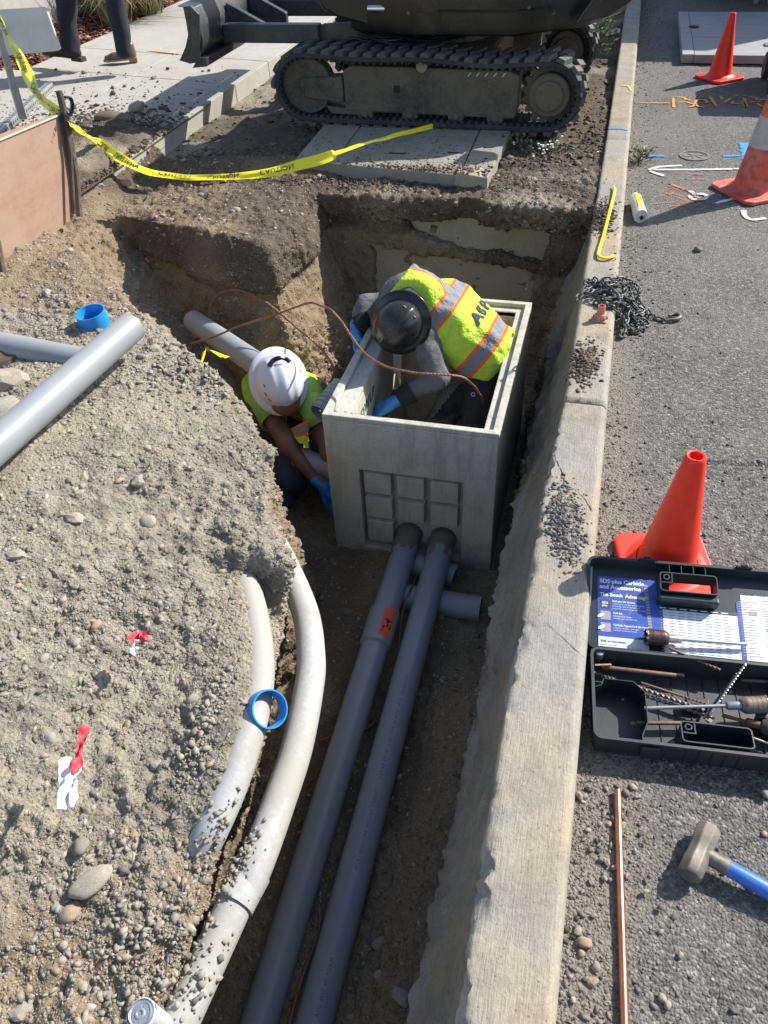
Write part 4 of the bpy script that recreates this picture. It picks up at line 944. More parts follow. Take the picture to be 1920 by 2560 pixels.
# car body between the tracks, swing ring, house
b = MB(); b.box(-1.62,-.78,5.77,6.65,.36,.56); rel(b.build('car_body', M_FRAME, None, smooth=0, bevel=.03), exc)
b = MB(); b.lathe([(0,.56),(.34,.56),(.34,.60),(.31,.60),(.31,.70),(0,.70)],48,Matrix.Translation((-1.2,6.2,0))); rel(b.build('swing_ring', M_FRAME, None), exc)
ctr = Vector((-1.2,6.2,0)); out = []
for (x,y) in [(-1.72,5.62),(-1.35,5.50),(-.65,5.48),(-.20,5.62),(.0,5.95),(.02,6.45),(-.2,6.85),(-.65,6.98),(-1.35,6.95),(-1.75,6.8)]: out.append((x,y))
b = MB(); V = []; nO = len(out); lv = [(.715,.86),(.665,.97),(.72,1.0),(1.0,1.0),(1.12,.94),(1.14,.8)]
for z,s in lv: V += [(ctr.x+(x-ctr.x)*s+ (0 if z>.69 else 0), ctr.y+(y-ctr.y)*s, z+(.10*max(0,x+.5) if z<.8 else 0)) for x,y in out]
F = [(i*nO+k,i*nO+(k+1)%nO,(i+1)*nO+(k+1)%nO,(i+1)*nO+k) for i in range(len(lv)-1) for k in range(nO)]+[tuple(range(nO))[::-1],tuple(range((len(lv)-1)*nO,len(lv)*nO))]
b.add(V,F); rel(b.build('house', M_BODY, None, smooth=30, bevel=.02), exc)
# cheek piece with its diagonal gap at the counterweight
b = MB(); b.prism([(-.30,.735),(-.10,.78),(.02,.86),(.02,1.0),(-.12,1.0)], 5.50,5.56, axis='y'); rel(b.build('counterweight', M_BODY, None, smooth=0, bevel=.01), exc)
# boom foot, cylinder, hoses at the left end
b = MB(); pts = [PY(a,c,5.62) for a,c in [(672,-30),(700,18),(735,38),(800,55),(840,48),(860,-30)]]; b.prism([(p.x,p.z) for p in pts],5.58,5.78,axis='y'); rel(b.build('boom_bracket', M_BODY, None, smooth=0, bevel=.02), exc)
q0,q1 = PY(795,18,5.56),PY(885,18,5.56); b = MB(); b.cyl(q0,q1,.022,24); rel(b.build('hydraulic_rod', M_CHROME, None), exc)
q0,q1 = PY(880,18,5.56),PY(960,16,5.56); b = MB(); b.cyl(q0,q1,.036,24); rel(b.build('hydraulic_cylinder', M_BODY, None), exc)
# boom and dipper, above the picture
b = MB()
for pa,pb,w in [((-1.75,6.15,1.0),(-2.5,6.3,2.0),.09),((-2.5,6.3,2.0),(-3.4,6.5,2.3),.08)]: b.tube([pa,pb],w,6)
rel(b.build('boom', M_BODY, None, smooth=0), exc)
b = MB(); b.tube([(-3.4,6.5,2.3),(-3.7,6.55,1.3)],.06,6); rel(b.build('dipper_arm', M_BODY, None, smooth=0), exc)
b = MB(); b.box(-1.25,-.35,6.1,6.9,1.85,1.92); rel(b.build('canopy_roof', M_BODY, None, smooth=0, bevel=.02), exc)
for x,y in ((-1.2,6.15),(-1.2,6.85),(-.4,6.15),(-.4,6.85)):
    b = MB(); b.cyl((x,y,1.1),(x,y,1.86),.025,12); rel(b.build('canopy_post', M_BODY, None), exc)
for k in range(7):
    b = MB(); q = PY(880+k*52,42+(-6 if k%2 else 5),5.465); b.lathe([(0,-.006),(.011,-.006),(.011,.004),(0,.006)],6,Matrix.Translation((q.x,5.50,q.z+.04))@Matrix.Rotation(R_(90),4,'X')); rel(b.build('bolt', M_FRAME, None, smooth=0), exc)
b = MB(); b.box(-1.12,-.42,5.478,5.487,.80,.812); rel(b.build('panel_seam', M_HOLE, None, smooth=0), exc)
for k,(xa,xb) in enumerate(((-1.7,-1.2),(-1.55,-1.0),(-1.75,-1.35))):
    b = MB(); b.tube(spline([(xa,5.74,.64+.02*k),((xa+xb)/2,5.70,.585+.02*k),(xb,5.78,.62)],20),.010,8); rel(b.build('hose', M_BODY, None), exc)
# blade, ribs, push arms, ram
def zp(x,y,yy): p = PY(x*.5,y*.5,yy); return (p.x,p.z)
yb0, yb1 = 5.38, 7.15
side = [zp(a,c,yb0) for a,c in [(790,30),(822,25),(858,62),(862,150),(862,268),(822,276),(775,262),(800,205),(812,150),(803,95)]]
xo = side[0][0]
for yy,nm in ((yb0,'end_plate'),(yb1,'end_plate')):
    b = MB(); b.prism(side, yy, yy+.02, axis='y'); rel(b.build(nm, M_BLUEBLK, None, smooth=0, bevel=.003), exc)
xs_ = [s_[0] for s_ in side]; zs_ = [s_[1] for s_ in side]; xR = max(xs_); zT = max(zs_); zB = min(zs_)
b = MB(); mold = [(xR-.135,zT-.005),(xR-.06,zT-.02),(xR-.02,zT-.10),(xR-.012,zT-.2),(xR-.03,zB+.08),(xR-.10,zB)]
mold2 = [(x-.022,z) for x,z in mold][::-1]; b.prism(mold+mold2, yb0+.0205, yb1-.0005, axis='y'); rel(b.build('mouldboard', M_BLUEBLK, None, smooth=30, bevel=.003), exc)
b = MB(); b.prism([(xR-.125,zB-.03),(xR-.015,zB-.02),(xR-.015,zB+.03),(xR-.07,zB+.03)], yb0+.0205,yb1-.0005,axis='y'); rel(b.build('cutting_edge', M_BLUEBLK, None, smooth=0, bevel=.004), exc)
for yy in (5.85,6.25,6.7):
    b = MB(); b.prism([(xR-.018,zT-.06),(xR+.03,zT-.08),(xR+.26,zB+.14),(xR+.26,zB+.06),(xR-.018,zB+.04)], yy,yy+.05,axis='y'); rel(b.build('blade_rib', M_BLUEBLK, None, smooth=0, bevel=.006), exc)
for yy,n_ in ((5.72,0),(6.62,1)):
    b = MB(); b.box(xR-.01,-1.98,yy,yy+.09,zB+.055,zB+.165); rel(b.build('push_arm', M_BLUEBLK, None, smooth=0, bevel=.008), exc)
q0 = Vector((-1.95,5.82,.62)); b = MB(); b.cyl(q0,(-1.66,5.86,.63),.062,28); rel(b.build('blade_ram', M_FRAME, None, bevel=.008), exc)
b = MB(); b.cyl((-1.66,5.86,.63),(-1.45,5.88,.63),.03,20); rel(b.build('ram_gland', M_FRAME, None), exc)
b = MB(); b.prism([(-2.08,.50),(-1.93,.50),(-1.90,.62),(-1.96,.68),(-2.04,.66)],5.78,5.86,axis='y'); rel(b.build('ram_lug', M_FRAME, None, smooth=0, bevel=.01), exc)
b = MB(); b.tube(spline([(-1.80,5.79,.55),(-1.76,5.78,.60),(-1.66,5.78,.585),(-1.5,5.80,.575),(-1.35,5.82,.60)],24),.011,10); rel(b.build('hose', M_BODY, None), exc)
b = MB(); b.tube(spline([(-1.9,6.0,.60),(-1.7,6.05,.68),(-1.5,6.0,.62)],20),.014,10); rel(b.build('hose', M_BODY, None), exc)

# ================================================================ TRAFFIC CONES
M_CONE = worn('cone_orange', (.90,.034,.010), (.82,.030,.008), (.40,.10,.05), .14, 9, .45, .75, 0, .05, fine=(26,.14,(.35,.03,.015)))
M_CONEOLD = worn('faded_cone', (.72,.075,.035), (.62,.06,.03), (.52,.21,.15), .5, 9, .55, .8, 0, .1, fine=(30,.5,(.25,.03,.02)))
M_COLLAR = worn('reflective_collar', (.50,.45,.44), (.42,.38,.38), (.30,.26,.25), .4, 14, .45, .7, 0, .1)
def cone(pos, H, rb, rt, half, mats, rz, label, bands=(), grp='orange traffic cones'):
    root = empty('traffic_cone', pos, rz, label, 'traffic cone', grp)
    pr = []; N = 40
    for i in range(N+1):
        t = i/N; r = rb+(rt-rb)*t; 
        if t < .06: r += .014*(1-t/.06)**2
        pr.append((r, .022+(H-.022)*t))
    pr += [(rt-.003,H+.003),(rt-.008,H+.002),(rt-.010,H-.01),(rt-.006,H-.06),(rb*.8,.05)]
    b = MB(); b.lathe(pr, 56); o = b.build('cone_shell', mats, root, smooth=50)
    b = MB(); h = half; c = .18*h; sq = [(-h+c,-h),(h-c,-h),(h,-h+c),(h,h-c),(h-c,h),(-h+c,h),(-h,h-c),(-h,-h+c)]
    b.prism(sq, .002, .024); o = b.build('cone_base', mats, root, smooth=0, bevel=.007)
    b = MB(); rr = rb+.012; ring = []
    b.lathe([(rr+.02,.0235),(rr+.006,.027),(rr-.01,.040)],56); b.build('base_collar', mats, root)
    for z0,z1 in bands:
        r0 = rb+(rt-rb)*(z0-.022)/(H-.022); r1 = rb+(rt-rb)*(z1-.022)/(H-.022)
        b = MB(); b.lathe([(r0+.0005,z0),(r0+.0022,z0+.001),(r1+.0022,z1-.001),(r1+.0005,z1)],56); b.build('reflective_band', M_COLLAR, root)
    return root
q = P(1435,1228,0); cone((q.x,q.y,0), .43, .088, .027, .135, M_CONE, R_(12), 'bright orange traffic cone nearest the camera, standing behind the open drill bit case')
q = P(1553,170,0); cone((q.x,q.y,0), .455, .092, .022, .145, M_CONE, R_(38), 'bright orange traffic cone farthest away, in front of the grey board')
cone((.853,4.995,0), .70, .125, .030, .185, M_CONEOLD, R_(33), 'scuffed faded traffic cone with pale reflective collar at the right edge', bands=((.255,.41),(.50,.60)))
# kicked small orange cap/holder on the kerb
M_PINK = worn('faded_orange_plastic', (.58,.21,.13), (.50,.17,.10), (.45,.28,.2), .4, 30, .6, .85, 0, .15)
q = P(1296,690,.12); cap = empty('base_socket', (q.x,q.y,.1205), R_(-8), 'faded orange plastic post socket standing on the kerb by the chain', 'plastic socket')
b = MB(); b.box(-.031,.031,-.031,.031,0,.006); b.build('flange', M_PINK, cap, smooth=0, bevel=.002)
b = MB(); b.lathe([(.027,.006),(.024,.022),(.022,.026),(.0165,.028),(.0150,.062),(.0125,.062),(.0125,.01)],30); b.build('tube', M_PINK, cap)
for k in range(8):
    a = k*math.pi/4; b = MB(); b.box(.02,.031,-.002,.002,.005,.019, Matrix.Rotation(a,4,'Z')); b.build('fin', M_PINK, cap, smooth=0)

# ================================================================ CHAIN AND HOOK
M_CHAIN = worn('chain_steel', (.085,.09,.09), (.055,.06,.06), (.16,.14,.11), .25, 60, .5, .75, .45, .1)
M_HOOK = worn('rusty_hook', (.16,.12,.10), (.10,.075,.06), (.22,.15,.1), .3, 60, .5, .8, .5, .2)
ch = empty('chain', P(1325,650,.02), label='heap of dark steel lifting chain spilled over the kerb onto the road', cat='chain')
lk = MB(); pts = []
for k in range(20):
    a = 2*math.pi*k/20; pts.append((.0105*math.cos(a)+(.0), .0085*math.sin(a), 0) if False else ((.0105*math.cos(a)+(.0075 if math.cos(a)>0 else -.0075)), .0088*math.sin(a), 0))
lk.tube(pts, .0034, 7, caps=False, closed=True); proto = lk.build('link', M_CHAIN, None); lme = proto.data; bpy.data.objects.remove(proto)
def surf_z(x,y): return .12 if -.03 < x < .122 else 0.0
cpath = []; rc = random.Random(4)
def pxs(l): return [P(a,c,z) for a,c,z in l]
runs = [pxs([(1255,640,.125),(1290,638,.125),(1325,640,.13),(1355,650,.07),(1375,668,.02),(1388,680,.01),(1378,712,.01),(1358,716,.01),(1350,690,.03),(1362,678,.02),(1380,695,.015),(1398,694,.01)]),pxs([(1270,618,.125),(1310,622,.13),(1345,612,.12),(1362,625,.07),(1352,645,.08),(1330,655,.135),(1300,660,.13),(1280,648,.13)]),pxs([(1243,648,.14),(1262,632,.135),(1285,620,.13),(1320,615,.13),(1350,622,.12),(1340,634,.14),(1300,628,.15),(1275,640,.14),(1310,648,.14),(1345,642,.13),(1368,655,.03),(1350,668,.03),(1332,640,.15),(1300,606,.13),(1330,604,.13),(1360,610,.10),(1372,632,.05),(1385,655,.02)]),
        pxs([(1262,612,.13),(1280,605,.13),(1300,618,.14),(1322,630,.145),(1345,655,.10),(1365,672,.03),(1385,688,.01),(1400,700,.01),(1380,705,.02),(1360,690,.03),(1350,705,.02),(1345,722,.01),(1338,735,.01)]),
        pxs([(1285,655,.125),(1310,665,.125),(1330,668,.12),(1344,690,.06),(1350,712,.01),(1372,718,.01),(1392,708,.015),(1375,695,.03),(1368,680,.03),(1390,672,.02),(1372,660,.04),(1360,640,.07),(1372,625,.05)]),
        pxs([(1340,604,.13),(1365,612,.06),(1382,628,.03),(1376,648,.04),(1392,664,.02),(1402,680,.01),(1418,688,.008),(1436,692,.006)]),
        pxs([(1340,700,.02),(1352,716,.01),(1342,728,.01),(1350,700,.03),(1358,676,.05)])]
li = 0
for rn in runs:
    sp = spline(rn, 400); acc = 0; last = sp[0]; step = .0285
    for i in range(1,len(sp)):
        acc += (sp[i]-sp[i-1]).length
        if acc >= step:
            acc = 0; t = (sp[i]-last).normalized(); c = (sp[i]+last)/2; c.z += rc.uniform(-.004,.006); floor_ = surf_z(c.x,c.y); c.z = max(c.z, floor_+.0075); last = sp[i]
            o = bpy.data.objects.new('link', lme); COL.objects.link(o); roll = (li%2)*math.pi/2+rc.uniform(-.35,.35); li += 1
            Q = t.to_track_quat('X','Z').to_matrix().to_4x4(); o.matrix_basis = Matrix.Translation(ch.location).inverted()@Matrix.Translation(c)@Q@Matrix.Rotation(roll,4,'X')@Matrix.Scale(1.12,4); o.parent = ch
hk = [P(a,c,.012) for a,c in [(1436,692),(1447,691),(1460,690),(1468,686),(1466,680),(1455,679),(1445,682)]]
b = MB(); b.tube(spline(hk,30), [.006+.004*math.sin(math.pi*i/30) for i in range(31)], 12); rel(b.build('hook', M_HOOK, None), ch)
b = MB(); b.lathe([(0,-.008),(.009,-.008),(.009,.008),(0,.008)],14,Matrix.Translation(P(1433,690,.012))@Matrix.Rotation(R_(70),4,'X')); rel(b.build('clevis_pin', M_HOOK, None, bevel=.002), ch)

# ================================================================ SMALL TOOLS AND LITTER ON KERB AND ROAD
M_YEL = worn('yellow_paint', (.86,.66,.02), (.80,.60,.02), (.35,.28,.12), .12, 30, .35, .7, 0, .04)
cb = empty('pry_bar', P(1300,480,.125), label='bright yellow pry bar with hooked end lying along the kerb', cat='pry bar')
cp = [P(a,c,.133) for a,c in [(1325,400),(1327,415),(1316,460),(1303,510),(1293,543),(1294,553),(1304,557),(1318,556),(1331,549)]]
cp2 = spline(cp,60); b = MB(); b.tube(cp2, [.003+.0065*min(1,i/5) if i < 55 else .0095-.0009*(i-55) for i in range(61)], 6, flat=.62); rel(b.build('bar', M_YEL, None, smooth=20, bevel=.0015), cb)
b = MB(); e = cp2[-2]; b.box(-.008,.004,-.006,.006,.0,.0025, Matrix.Translation(e+Vector((0,0,.004)))@Matrix.Rotation(.5,4,'Z')); rel(b.build('black_label', M_BLACKMARK, None, smooth=0), cb)
# crushed white bottle
M_WPL = worn('white_plastic', (.66,.67,.66), (.60,.61,.60), (.45,.40,.32), .3, 18, .4, .7, 0, .1)
bt = empty('crushed_bottle', P(1380,450,.03), label='crushed white and yellow plastic container lying against the kerb', cat='container')
q0, q1 = P(1372,428,.035), P(1384,468,.035); ax = (q1-q0); Mb = frame(q0, ax.cross(Vector((0,0,1))), Vector((0,0,1))); Lb = ax.length
b = MB()
pr = [(0,0),(.030,.0),(.036,.01),(.037,.06*Lb/.1),(.036,Lb*.75),(.037,Lb*.93),(.034,Lb),(.028,Lb),(.024,Lb-.008),(0,Lb-.008)]
Mz = Matrix.Translation(q0)@ax.normalized().to_track_quat('Z','Y').to_matrix().to_4x4(); b.lathe(pr, 28, Mz)
for i,v in enumerate(b.v):
    q_ = Vector(v); b.v[i] = tuple(q_+Vector((1,.3,1))*.006*mnoise.noise(q_*26))
rel(b.build('shell', M_WPL, None, smooth=50), bt)
tc = Mz.to_3x3().inverted()@(Vector(CAM)-q0); a_l = math.atan2(tc.y,tc.x)-.9
b = MB(); b.grid(lambda s,t: Mz@Vector((.0385*math.cos(a_l+.8*s), .0385*math.sin(a_l+.8*s), Lb*(.1+.75*t))), 8, 6)
for i,v in enumerate(b.v): q_ = Vector(v); b.v[i] = tuple(q_+Vector((1,.3,1))*.006*mnoise.noise(q_*26))
rel(b.build('yellow_label', M_YEL, None), bt)
b = MB(); b.lathe([(0,Lb+.0),(.010,Lb+.0),(.010,Lb-.012)],16,Mz@Matrix.Translation((.006,-.008,0))); rel(b.build('mouth', M_HOLE, None), bt)
# hammer
M_IRON = worn('hammer_iron', (.20,.185,.165), (.13,.115,.10), (.26,.21,.15), .45, 25, .5, .85, .6, .25)
M_BLUEF = worn('blue_handle', (.035,.14,.50), (.05,.18,.55), (.45,.5,.55), .25, 40, .35, .7, 0, .1)
hm = empty('sledge_hammer', P(1505,1840,.02), label='short sledge hammer with worn steel head and blue handle on the asphalt', cat='hammer')
ha, hb = P(1488,1893,.030), P(1533,1788,.030); hd = (hb-ha).normalized()
b = MB(); pr = [(0,0),(.024,0),(.0275,.006),(.0275,.036),(.0255,.042),(.0255,.068),(.0275,.074),(.0275,.104),(.024,.110),(0,.110)]
Lh = (hb-ha).length; pr = [(r,z*Lh/.110) for r,z in pr]; Mh = Matrix.Translation(ha)@hd.to_track_quat('Z','Y').to_matrix().to_4x4()@Matrix.Rotation(R_(22.5),4,'Z')
b.lathe(pr, 8, Mh); rel(b.build('hammer_head', M_IRON, None, smooth=25, bevel=.002), hm)
ma, mb_ = P(1541,1860,.026), P(1720,1948,.020)
ma = (ha+hb)/2; dirh = (P(1660,1925,.022)-ma).normalized(); mb_ = ma+dirh*.34
b = MB(); b.tube([ma+dirh*.015, ma+dirh*.062],[.0165,.0185],14); rel(b.build('head_collar', M_IRON, None, bevel=.002), hm)
b = MB(); b.tube([ma+dirh*(.055+.285*i/12) for i in range(13)],[.0165+.0018*math.sin(i*.5) for i in range(13)],20); rel(b.build('handle', M_BLUEF, None), hm)
# copper rod
ra_, rb_ = P(1334,1708,.0095), P(1352,2300,.0095); rod = pipe('copper_pipe', [ra_, rb_+(rb_-ra_)*.25], .0082, M_COPNEW, wall=.0012, n=24); tag(rod, 'bright straight copper pipe lying on the asphalt beside the kerb', 'copper pipe')
# ================================================================ MANHOLE, PAINT MARKS
M_CAST = worn('cast_iron', (.21,.195,.17), (.13,.12,.11), (.2,.18,.15), .35, 30, .55, .85, .4, .3)
q = P(1500,338,0); mh = empty('valve_cover', (q.x,q.y,0), label='small round iron water valve cover set in the road between blue marks', cat='valve cover')
b = MB(); b.lathe([(0,.003),(.066,.003),(.067,.006),(.072,.006),(.0725,.003),(.078,.003),(.079,.008),(.094,.008),(.095,.001)],48); b.build('cover', M_CAST, mh, smooth=30)
for a in (.3,1.35,2.4,3.45,4.5,5.5):
    b = MB(); b.box(.018,.056,-.004,.004,.003,.006, Matrix.Rotation(a,4,'Z')); b.build('raised_bar', M_CAST, mh, smooth=0)
text_obj('raised_letter','W',.05,Matrix.Translation((q.x-.022,q.y-.018,.0072)),M_CAST,mh,.02)
def spray_mat(name, c, dens=.5):
    m, nt, bs = new_mat(name); v = _coord(nt); n = _noise(nt, v, 210, 4, .8); n2 = _noise(nt, v, 22, 3, .6)
    a = nt.nodes.new('ShaderNodeAttribute'); a.attribute_name = 'edge'
    s = _math(nt,'ADD',_math(nt,'MULTIPLY',n,.65),_math(nt,'MULTIPLY',n2,.35)); s = _math(nt,'ADD',s,_math(nt,'MULTIPLY',a.outputs['Fac'],.55))
    al = _ramp(nt, s, [(.80-dens*.3,(0,0,0)),(.88-dens*.3,(1,1,1))]); nt.links.new(al, bs.inputs['Alpha'])
    nt.links.new(_mix(nt, n, tuple(x*.8 for x in c), c), bs.inputs['Base Color']); bs.inputs['Roughness'].default_value = .8; _bump(nt, bs, n, .4, .003); return m
M_SPO = spray_mat('orange_spray', (.72,.30,.03), .62); M_SPW = spray_mat('white_spray', (.66,.66,.64), .50); M_SPB = spray_mat('blue_spray', (.03,.27,.62), .42); M_SPR = spray_mat('red_spray', (.62,.13,.05), .02); M_SPR2 = spray_mat('red_spray_dense', (.72,.16,.05), .6); M_SPY = spray_mat('yellow_spray', (.75,.45,.06), .6)
def stroke(name, pix, w, mat, z=.005, parent=None, n=40, world_pts=None):
    pts = world_pts or [P(a,c,z) for a,c in pix]; sp = spline(pts, n) if len(pts) > 2 else [pts[0].lerp(pts[1],i/n) for i in range(n+1)]
    b = MB(); V = []; E_ = []
    for i,p in enumerate(sp):
        t = (sp[min(i+1,n)]-sp[max(i-1,0)]).normalized(); s = Vector((-t.y,t.x,0)); k = 1-abs(i/n-.5)*0
        for j in range(7): f = (j/6-.5)*2; V.append(p+s*w*f*.5*1.5); E_.append(1-abs(f)**1.5*1.15 if 1 < i < n-1 else .2-abs(f))
    b.add(V, [(i*7+j,(i+1)*7+j,(i+1)*7+j+1,i*7+j+1) for i in range(n) for j in range(6)])
    o = b.build(name, mat, None, smooth=0); at = o.data.attributes.new('edge','FLOAT','POINT'); at.data.foreach_set('value', np.array(E_,np.float32)-.35)
    if parent is not None: rel(o, parent)
    return o
pm = empty('orange_marking', P(1560,222,.0), label='orange sprayed utility lettering across the road near the far cone', cat='road marking')
def word(root, x0, y0, strokes, sc, w, mat, ang=0, z=.005):
    for st in strokes: stroke('painted_stroke', None, w, mat, n=16, world_pts=[Vector((x0+a*sc, y0+c*sc, z)) for a,c in st], parent=root)
q = P(1378,222,0); q2 = P(1448,222,0); stroke('painted_stroke', [(1378,222),(1448,222)], .022, M_SPO, parent=pm)
def at_word(u, v, strokes, w, mat, root, sx=1.0):
    strokes = [[(a*1.15,c*1.55) for a,c in st] for st in strokes]   # strokes in units of letters, laid flat on the road from the pixel's ground point
    o_ = P(u,v,0); word(root, o_.x, o_.y, [[(a*sx,c) for a,c in st] for st in strokes], .10, w, mat)
GL = {'P':[[(0,-.3),(0,1.7)],[(0,1.7),(.7,1.6),(.7,.9),(0,.75)]], 'S':[[(.7,1.2),(.2,1.15),(.15,.8),(.6,.5),(.5,.1),(0,.05)]], 'E':[[(.1,.6),(.8,.8),(.6,1.25),(.15,1.0),(.1,.35),(.4,.0),(.9,.15)]],
      '1':[[(0,2.0),(.4,-.1)]], 'q':[[(0,1.9),(.1,1.2)],[(.1,.6),(.75,1.7)],[(.75,1.1),(.7,.6),(1.4,.6)],[(1.3,1.2),(1.4,-.1)]], '"':[[(0,1.9),(.25,2.0)],[(.5,1.9),(.8,2.0)]]}
xoff = [(1455,232,'P'),(1478,232,'S'),(1500,232,'E'),(1535,232,'1'),(1560,232,'q'),(1592,232,'"'),(1612,232,'P'),(1636,232,'E')]
for u,v,g in xoff: at_word(u,v,GL[g],.03,M_SPO,pm)
bm_ = empty('blue_marking', P(1600,330,0), label='pale blue sprayed water marks either side of the valve cover', cat='road marking')
for st in ([(1382,336),(1440,337)],[(1560,337),(1600,336)],[(1606,305),(1612,330),(1613,355),(1608,372)]): stroke('painted_stroke', st, .05 if len(st) == 2 else .10, M_SPB, parent=bm_)
wm = empty('white_marking', P(1500,365,0), label='white sprayed arrow pointing at the kerb, with loops below', cat='road marking')
for st in ([(1400,366),(1500,366),(1620,364)],[(1400,367),(1425,360),(1478,357)],[(1402,368),(1420,375),(1436,380)],[(1480,408),(1500,418),(1490,424),(1500,430),(1520,430),(1527,422),(1512,418),(1498,420)],[(1606,452),(1610,466),(1625,474),(1659,470)],[(1540,440),(1600,425),(1640,415)]): stroke('painted_stroke', st, .042, M_SPW, parent=wm)
rm = empty('red_marking', P(1470,405,0), label='faint orange red sprayed scribble below the white arrow', cat='road marking')
for st in ([(1440,373),(1500,375),(1520,378)],[(1490,388),(1510,385),(1540,390)],[(1445,400),(1470,410),(1500,405)],[(1420,425),(1450,418),(1480,425)],[(1405,440),(1450,437),(1500,440)],[(1430,415),(1460,425),(1490,435)],[(1440,445),(1500,443),(1515,438)]): stroke('painted_stroke', st, .05, M_SPR, parent=rm)
for st in ([(1450,398),(1490,412)],[(1490,420),(1515,428)]): stroke('painted_stroke', st, .03, M_SPR2, parent=rm)
km = empty('kerb_marking', P(1345,285,.12), label='thin blue paint line sprayed across the kerb top by the far joint', cat='road marking')
stroke('painted_stroke', None, .035, M_SPB, world_pts=[Vector((-.02,5.66,.1235)),Vector((.05,5.67,.1235)),Vector((.113,5.64,.1225))], parent=km)
km2 = empty('kerb_marking', P(1365,180,.12), label='faint orange paint mark across the kerb top beside the digger', cat='road marking')
stroke('painted_stroke', None, .03, M_SPY, world_pts=[Vector((.02,6.72,.1235)),Vector((.08,6.70,.1235)),Vector((.113,6.55,.1225))], parent=km2)
yl = empty('pavement_marking', P(380,112,.2), label='yellow sprayed line on the pavement behind the blade', cat='road marking')
stroke('painted_stroke', [(315,108),(350,111),(392,114)], .05, M_SPY, z=.185, parent=yl)
stroke('painted_stroke', [(178,97),(200,99)], .04, M_SPY, z=.2, parent=yl)
# cracks in the kerb: thin open seams
def crack(pix, z, parent, w=.0016):
    pts = [P(a,c,z) for a,c in pix]; fine = []
    for a,c in zip(pts[:-1],pts[1:]):
        for k in range(6): fine.append(a.lerp(c,k/6)+Vector((mnoise.noise(a*40+Vector((k,0,0))),mnoise.noise(a*50+Vector((0,k,0))),0))*.003)
    fine.append(pts[-1]); b = MB(); V = []
    for i,p in enumerate(fine):
        ww = w*(.4+abs(mnoise.noise(p*60))*1.6); V += [p+Vector((-ww,0,0)),p+Vector((ww,0,0))]
    b.add(V, [(2*i,2*i+1,2*i+3,2*i+2) for i in range(len(fine)-1)]); o = b.build('crack', M_HOLE, None, smooth=0); rel(o, parent)
crack([(1178,970),(1195,975),(1205,1000),(1215,1020),(1222,1050),(1232,1070)],.1215,kerb); crack([(1150,1020),(1175,1035)],.1215,kerb); crack([(1240,1055),(1262,1075),(1280,1105)],.1215,kerb,.0012)
crack([(1125,1340),(1180,1345),(1240,1400),(1262,1420)],.1215,kerb,.001)

# ================================================================ GREY FRAMED PANEL AND TRUCK AT THE TOP RIGHT
M_GREYWOOD = worn('weathered_board', (.30,.30,.295), (.22,.22,.215), (.40,.38,.34), .3, 3, .7, .9, 0, .4, 40, .003, stretch=(1,14,1))
gp = empty('plank_board', (1.3,8.8,0), label='weathered grey plank panel with metal frame lying flat on the road', cat='panel')
gx0, gx1, gy0, gy1 = .50, 2.3, 7.93, 9.75
yy = gy0; k = 0
rows = [(7.93,8.22),(8.225,8.62),(8.63,9.16),(9.165,9.75)]
for ya,yb_ in rows:
    b = MB(); b.box(gx0+.10,gx1,ya,yb_,.01,.075 if ya < 8.2 else .072); rel(b.build('plank', M_GREYWOOD, None, smooth=0, bevel=.004), gp)
b = MB(); b.box(gx0,gx0+.096,gy0,8.62,.0095,.078); rel(b.build('end_batten', M_GREYWOOD, None, smooth=0, bevel=.004), gp)
b = MB(); b.box(gx0,gx0+.096,8.63,gy1,.0095,.076); rel(b.build('end_batten', M_GREYWOOD, None, smooth=0, bevel=.004), gp)
b = MB(); q = P(1487,57,.08); b.lathe([(.0,.082),(.045,.082),(.05,.077)],20,Matrix.Translation((q.x+.05,q.y,0))); rel(b.build('round_latch', M_HOLE, None), gp)
b = MB(); q = P(1585,95,.08); b.box(q.x+.25,q.x+.55,q.y-.05,q.y+.05,.0765,.084); rel(b.build('hinge', M_GALV, None, smooth=0, bevel=.003), gp)
M_TRUCK = worn('truck_black', (.012,.013,.015), (.018,.019,.02), (.05,.045,.04), .25, 5, .3, .8)
tk = empty('parked_truck', (1.6,12.5,0), label='black truck parked beyond the grey panel, underside in view, unseen body added to shade the road', cat='truck')
b = MB(); b.box(.75,3.15,10.25,16.5,.55,1.05); rel(b.build('chassis', M_TRUCK, None, smooth=0, bevel=.05), tk)
b = MB(); b.box(.78,3.12,10.3,14.2,1.055,2.75); rel(b.build('cargo_box_for_shade', M_TRUCK, None, smooth=0, bevel=.04), tk)  # unseen box body, placed and sized to throw shade over panel and kerb
b = MB(); b.box(.85,3.05,14.25,16.3,1.055,2.3); rel(b.build('cab', M_TRUCK, None, smooth=0, bevel=.12), tk)
for x in (.80,2.86):
    for y in (11.6,15.4):
        b = MB(); b.lathe([(0,-.11),(.20,-.11),(.34,-.11),(.37,-.08),(.37,.08),(.34,.11),(0,.11)],36,Matrix.Translation((x+.11,y,.37))@Matrix.Rotation(R_(90),4,'Y')); rel(b.build('wheel', M_RUBBER, None), tk)
b = MB(); b.box(.80,3.1,10.16,10.245,.45,.60); rel(b.build('rear_bumper', M_TRUCK, None, smooth=0, bevel=.01), tk)
for x in (1.30,1.44):
    b = MB(); b.box(x,x+.04,10.60,10.66,.0,.45); rel(b.build('step_leg', M_GALV, None, smooth=0, bevel=.004), tk)
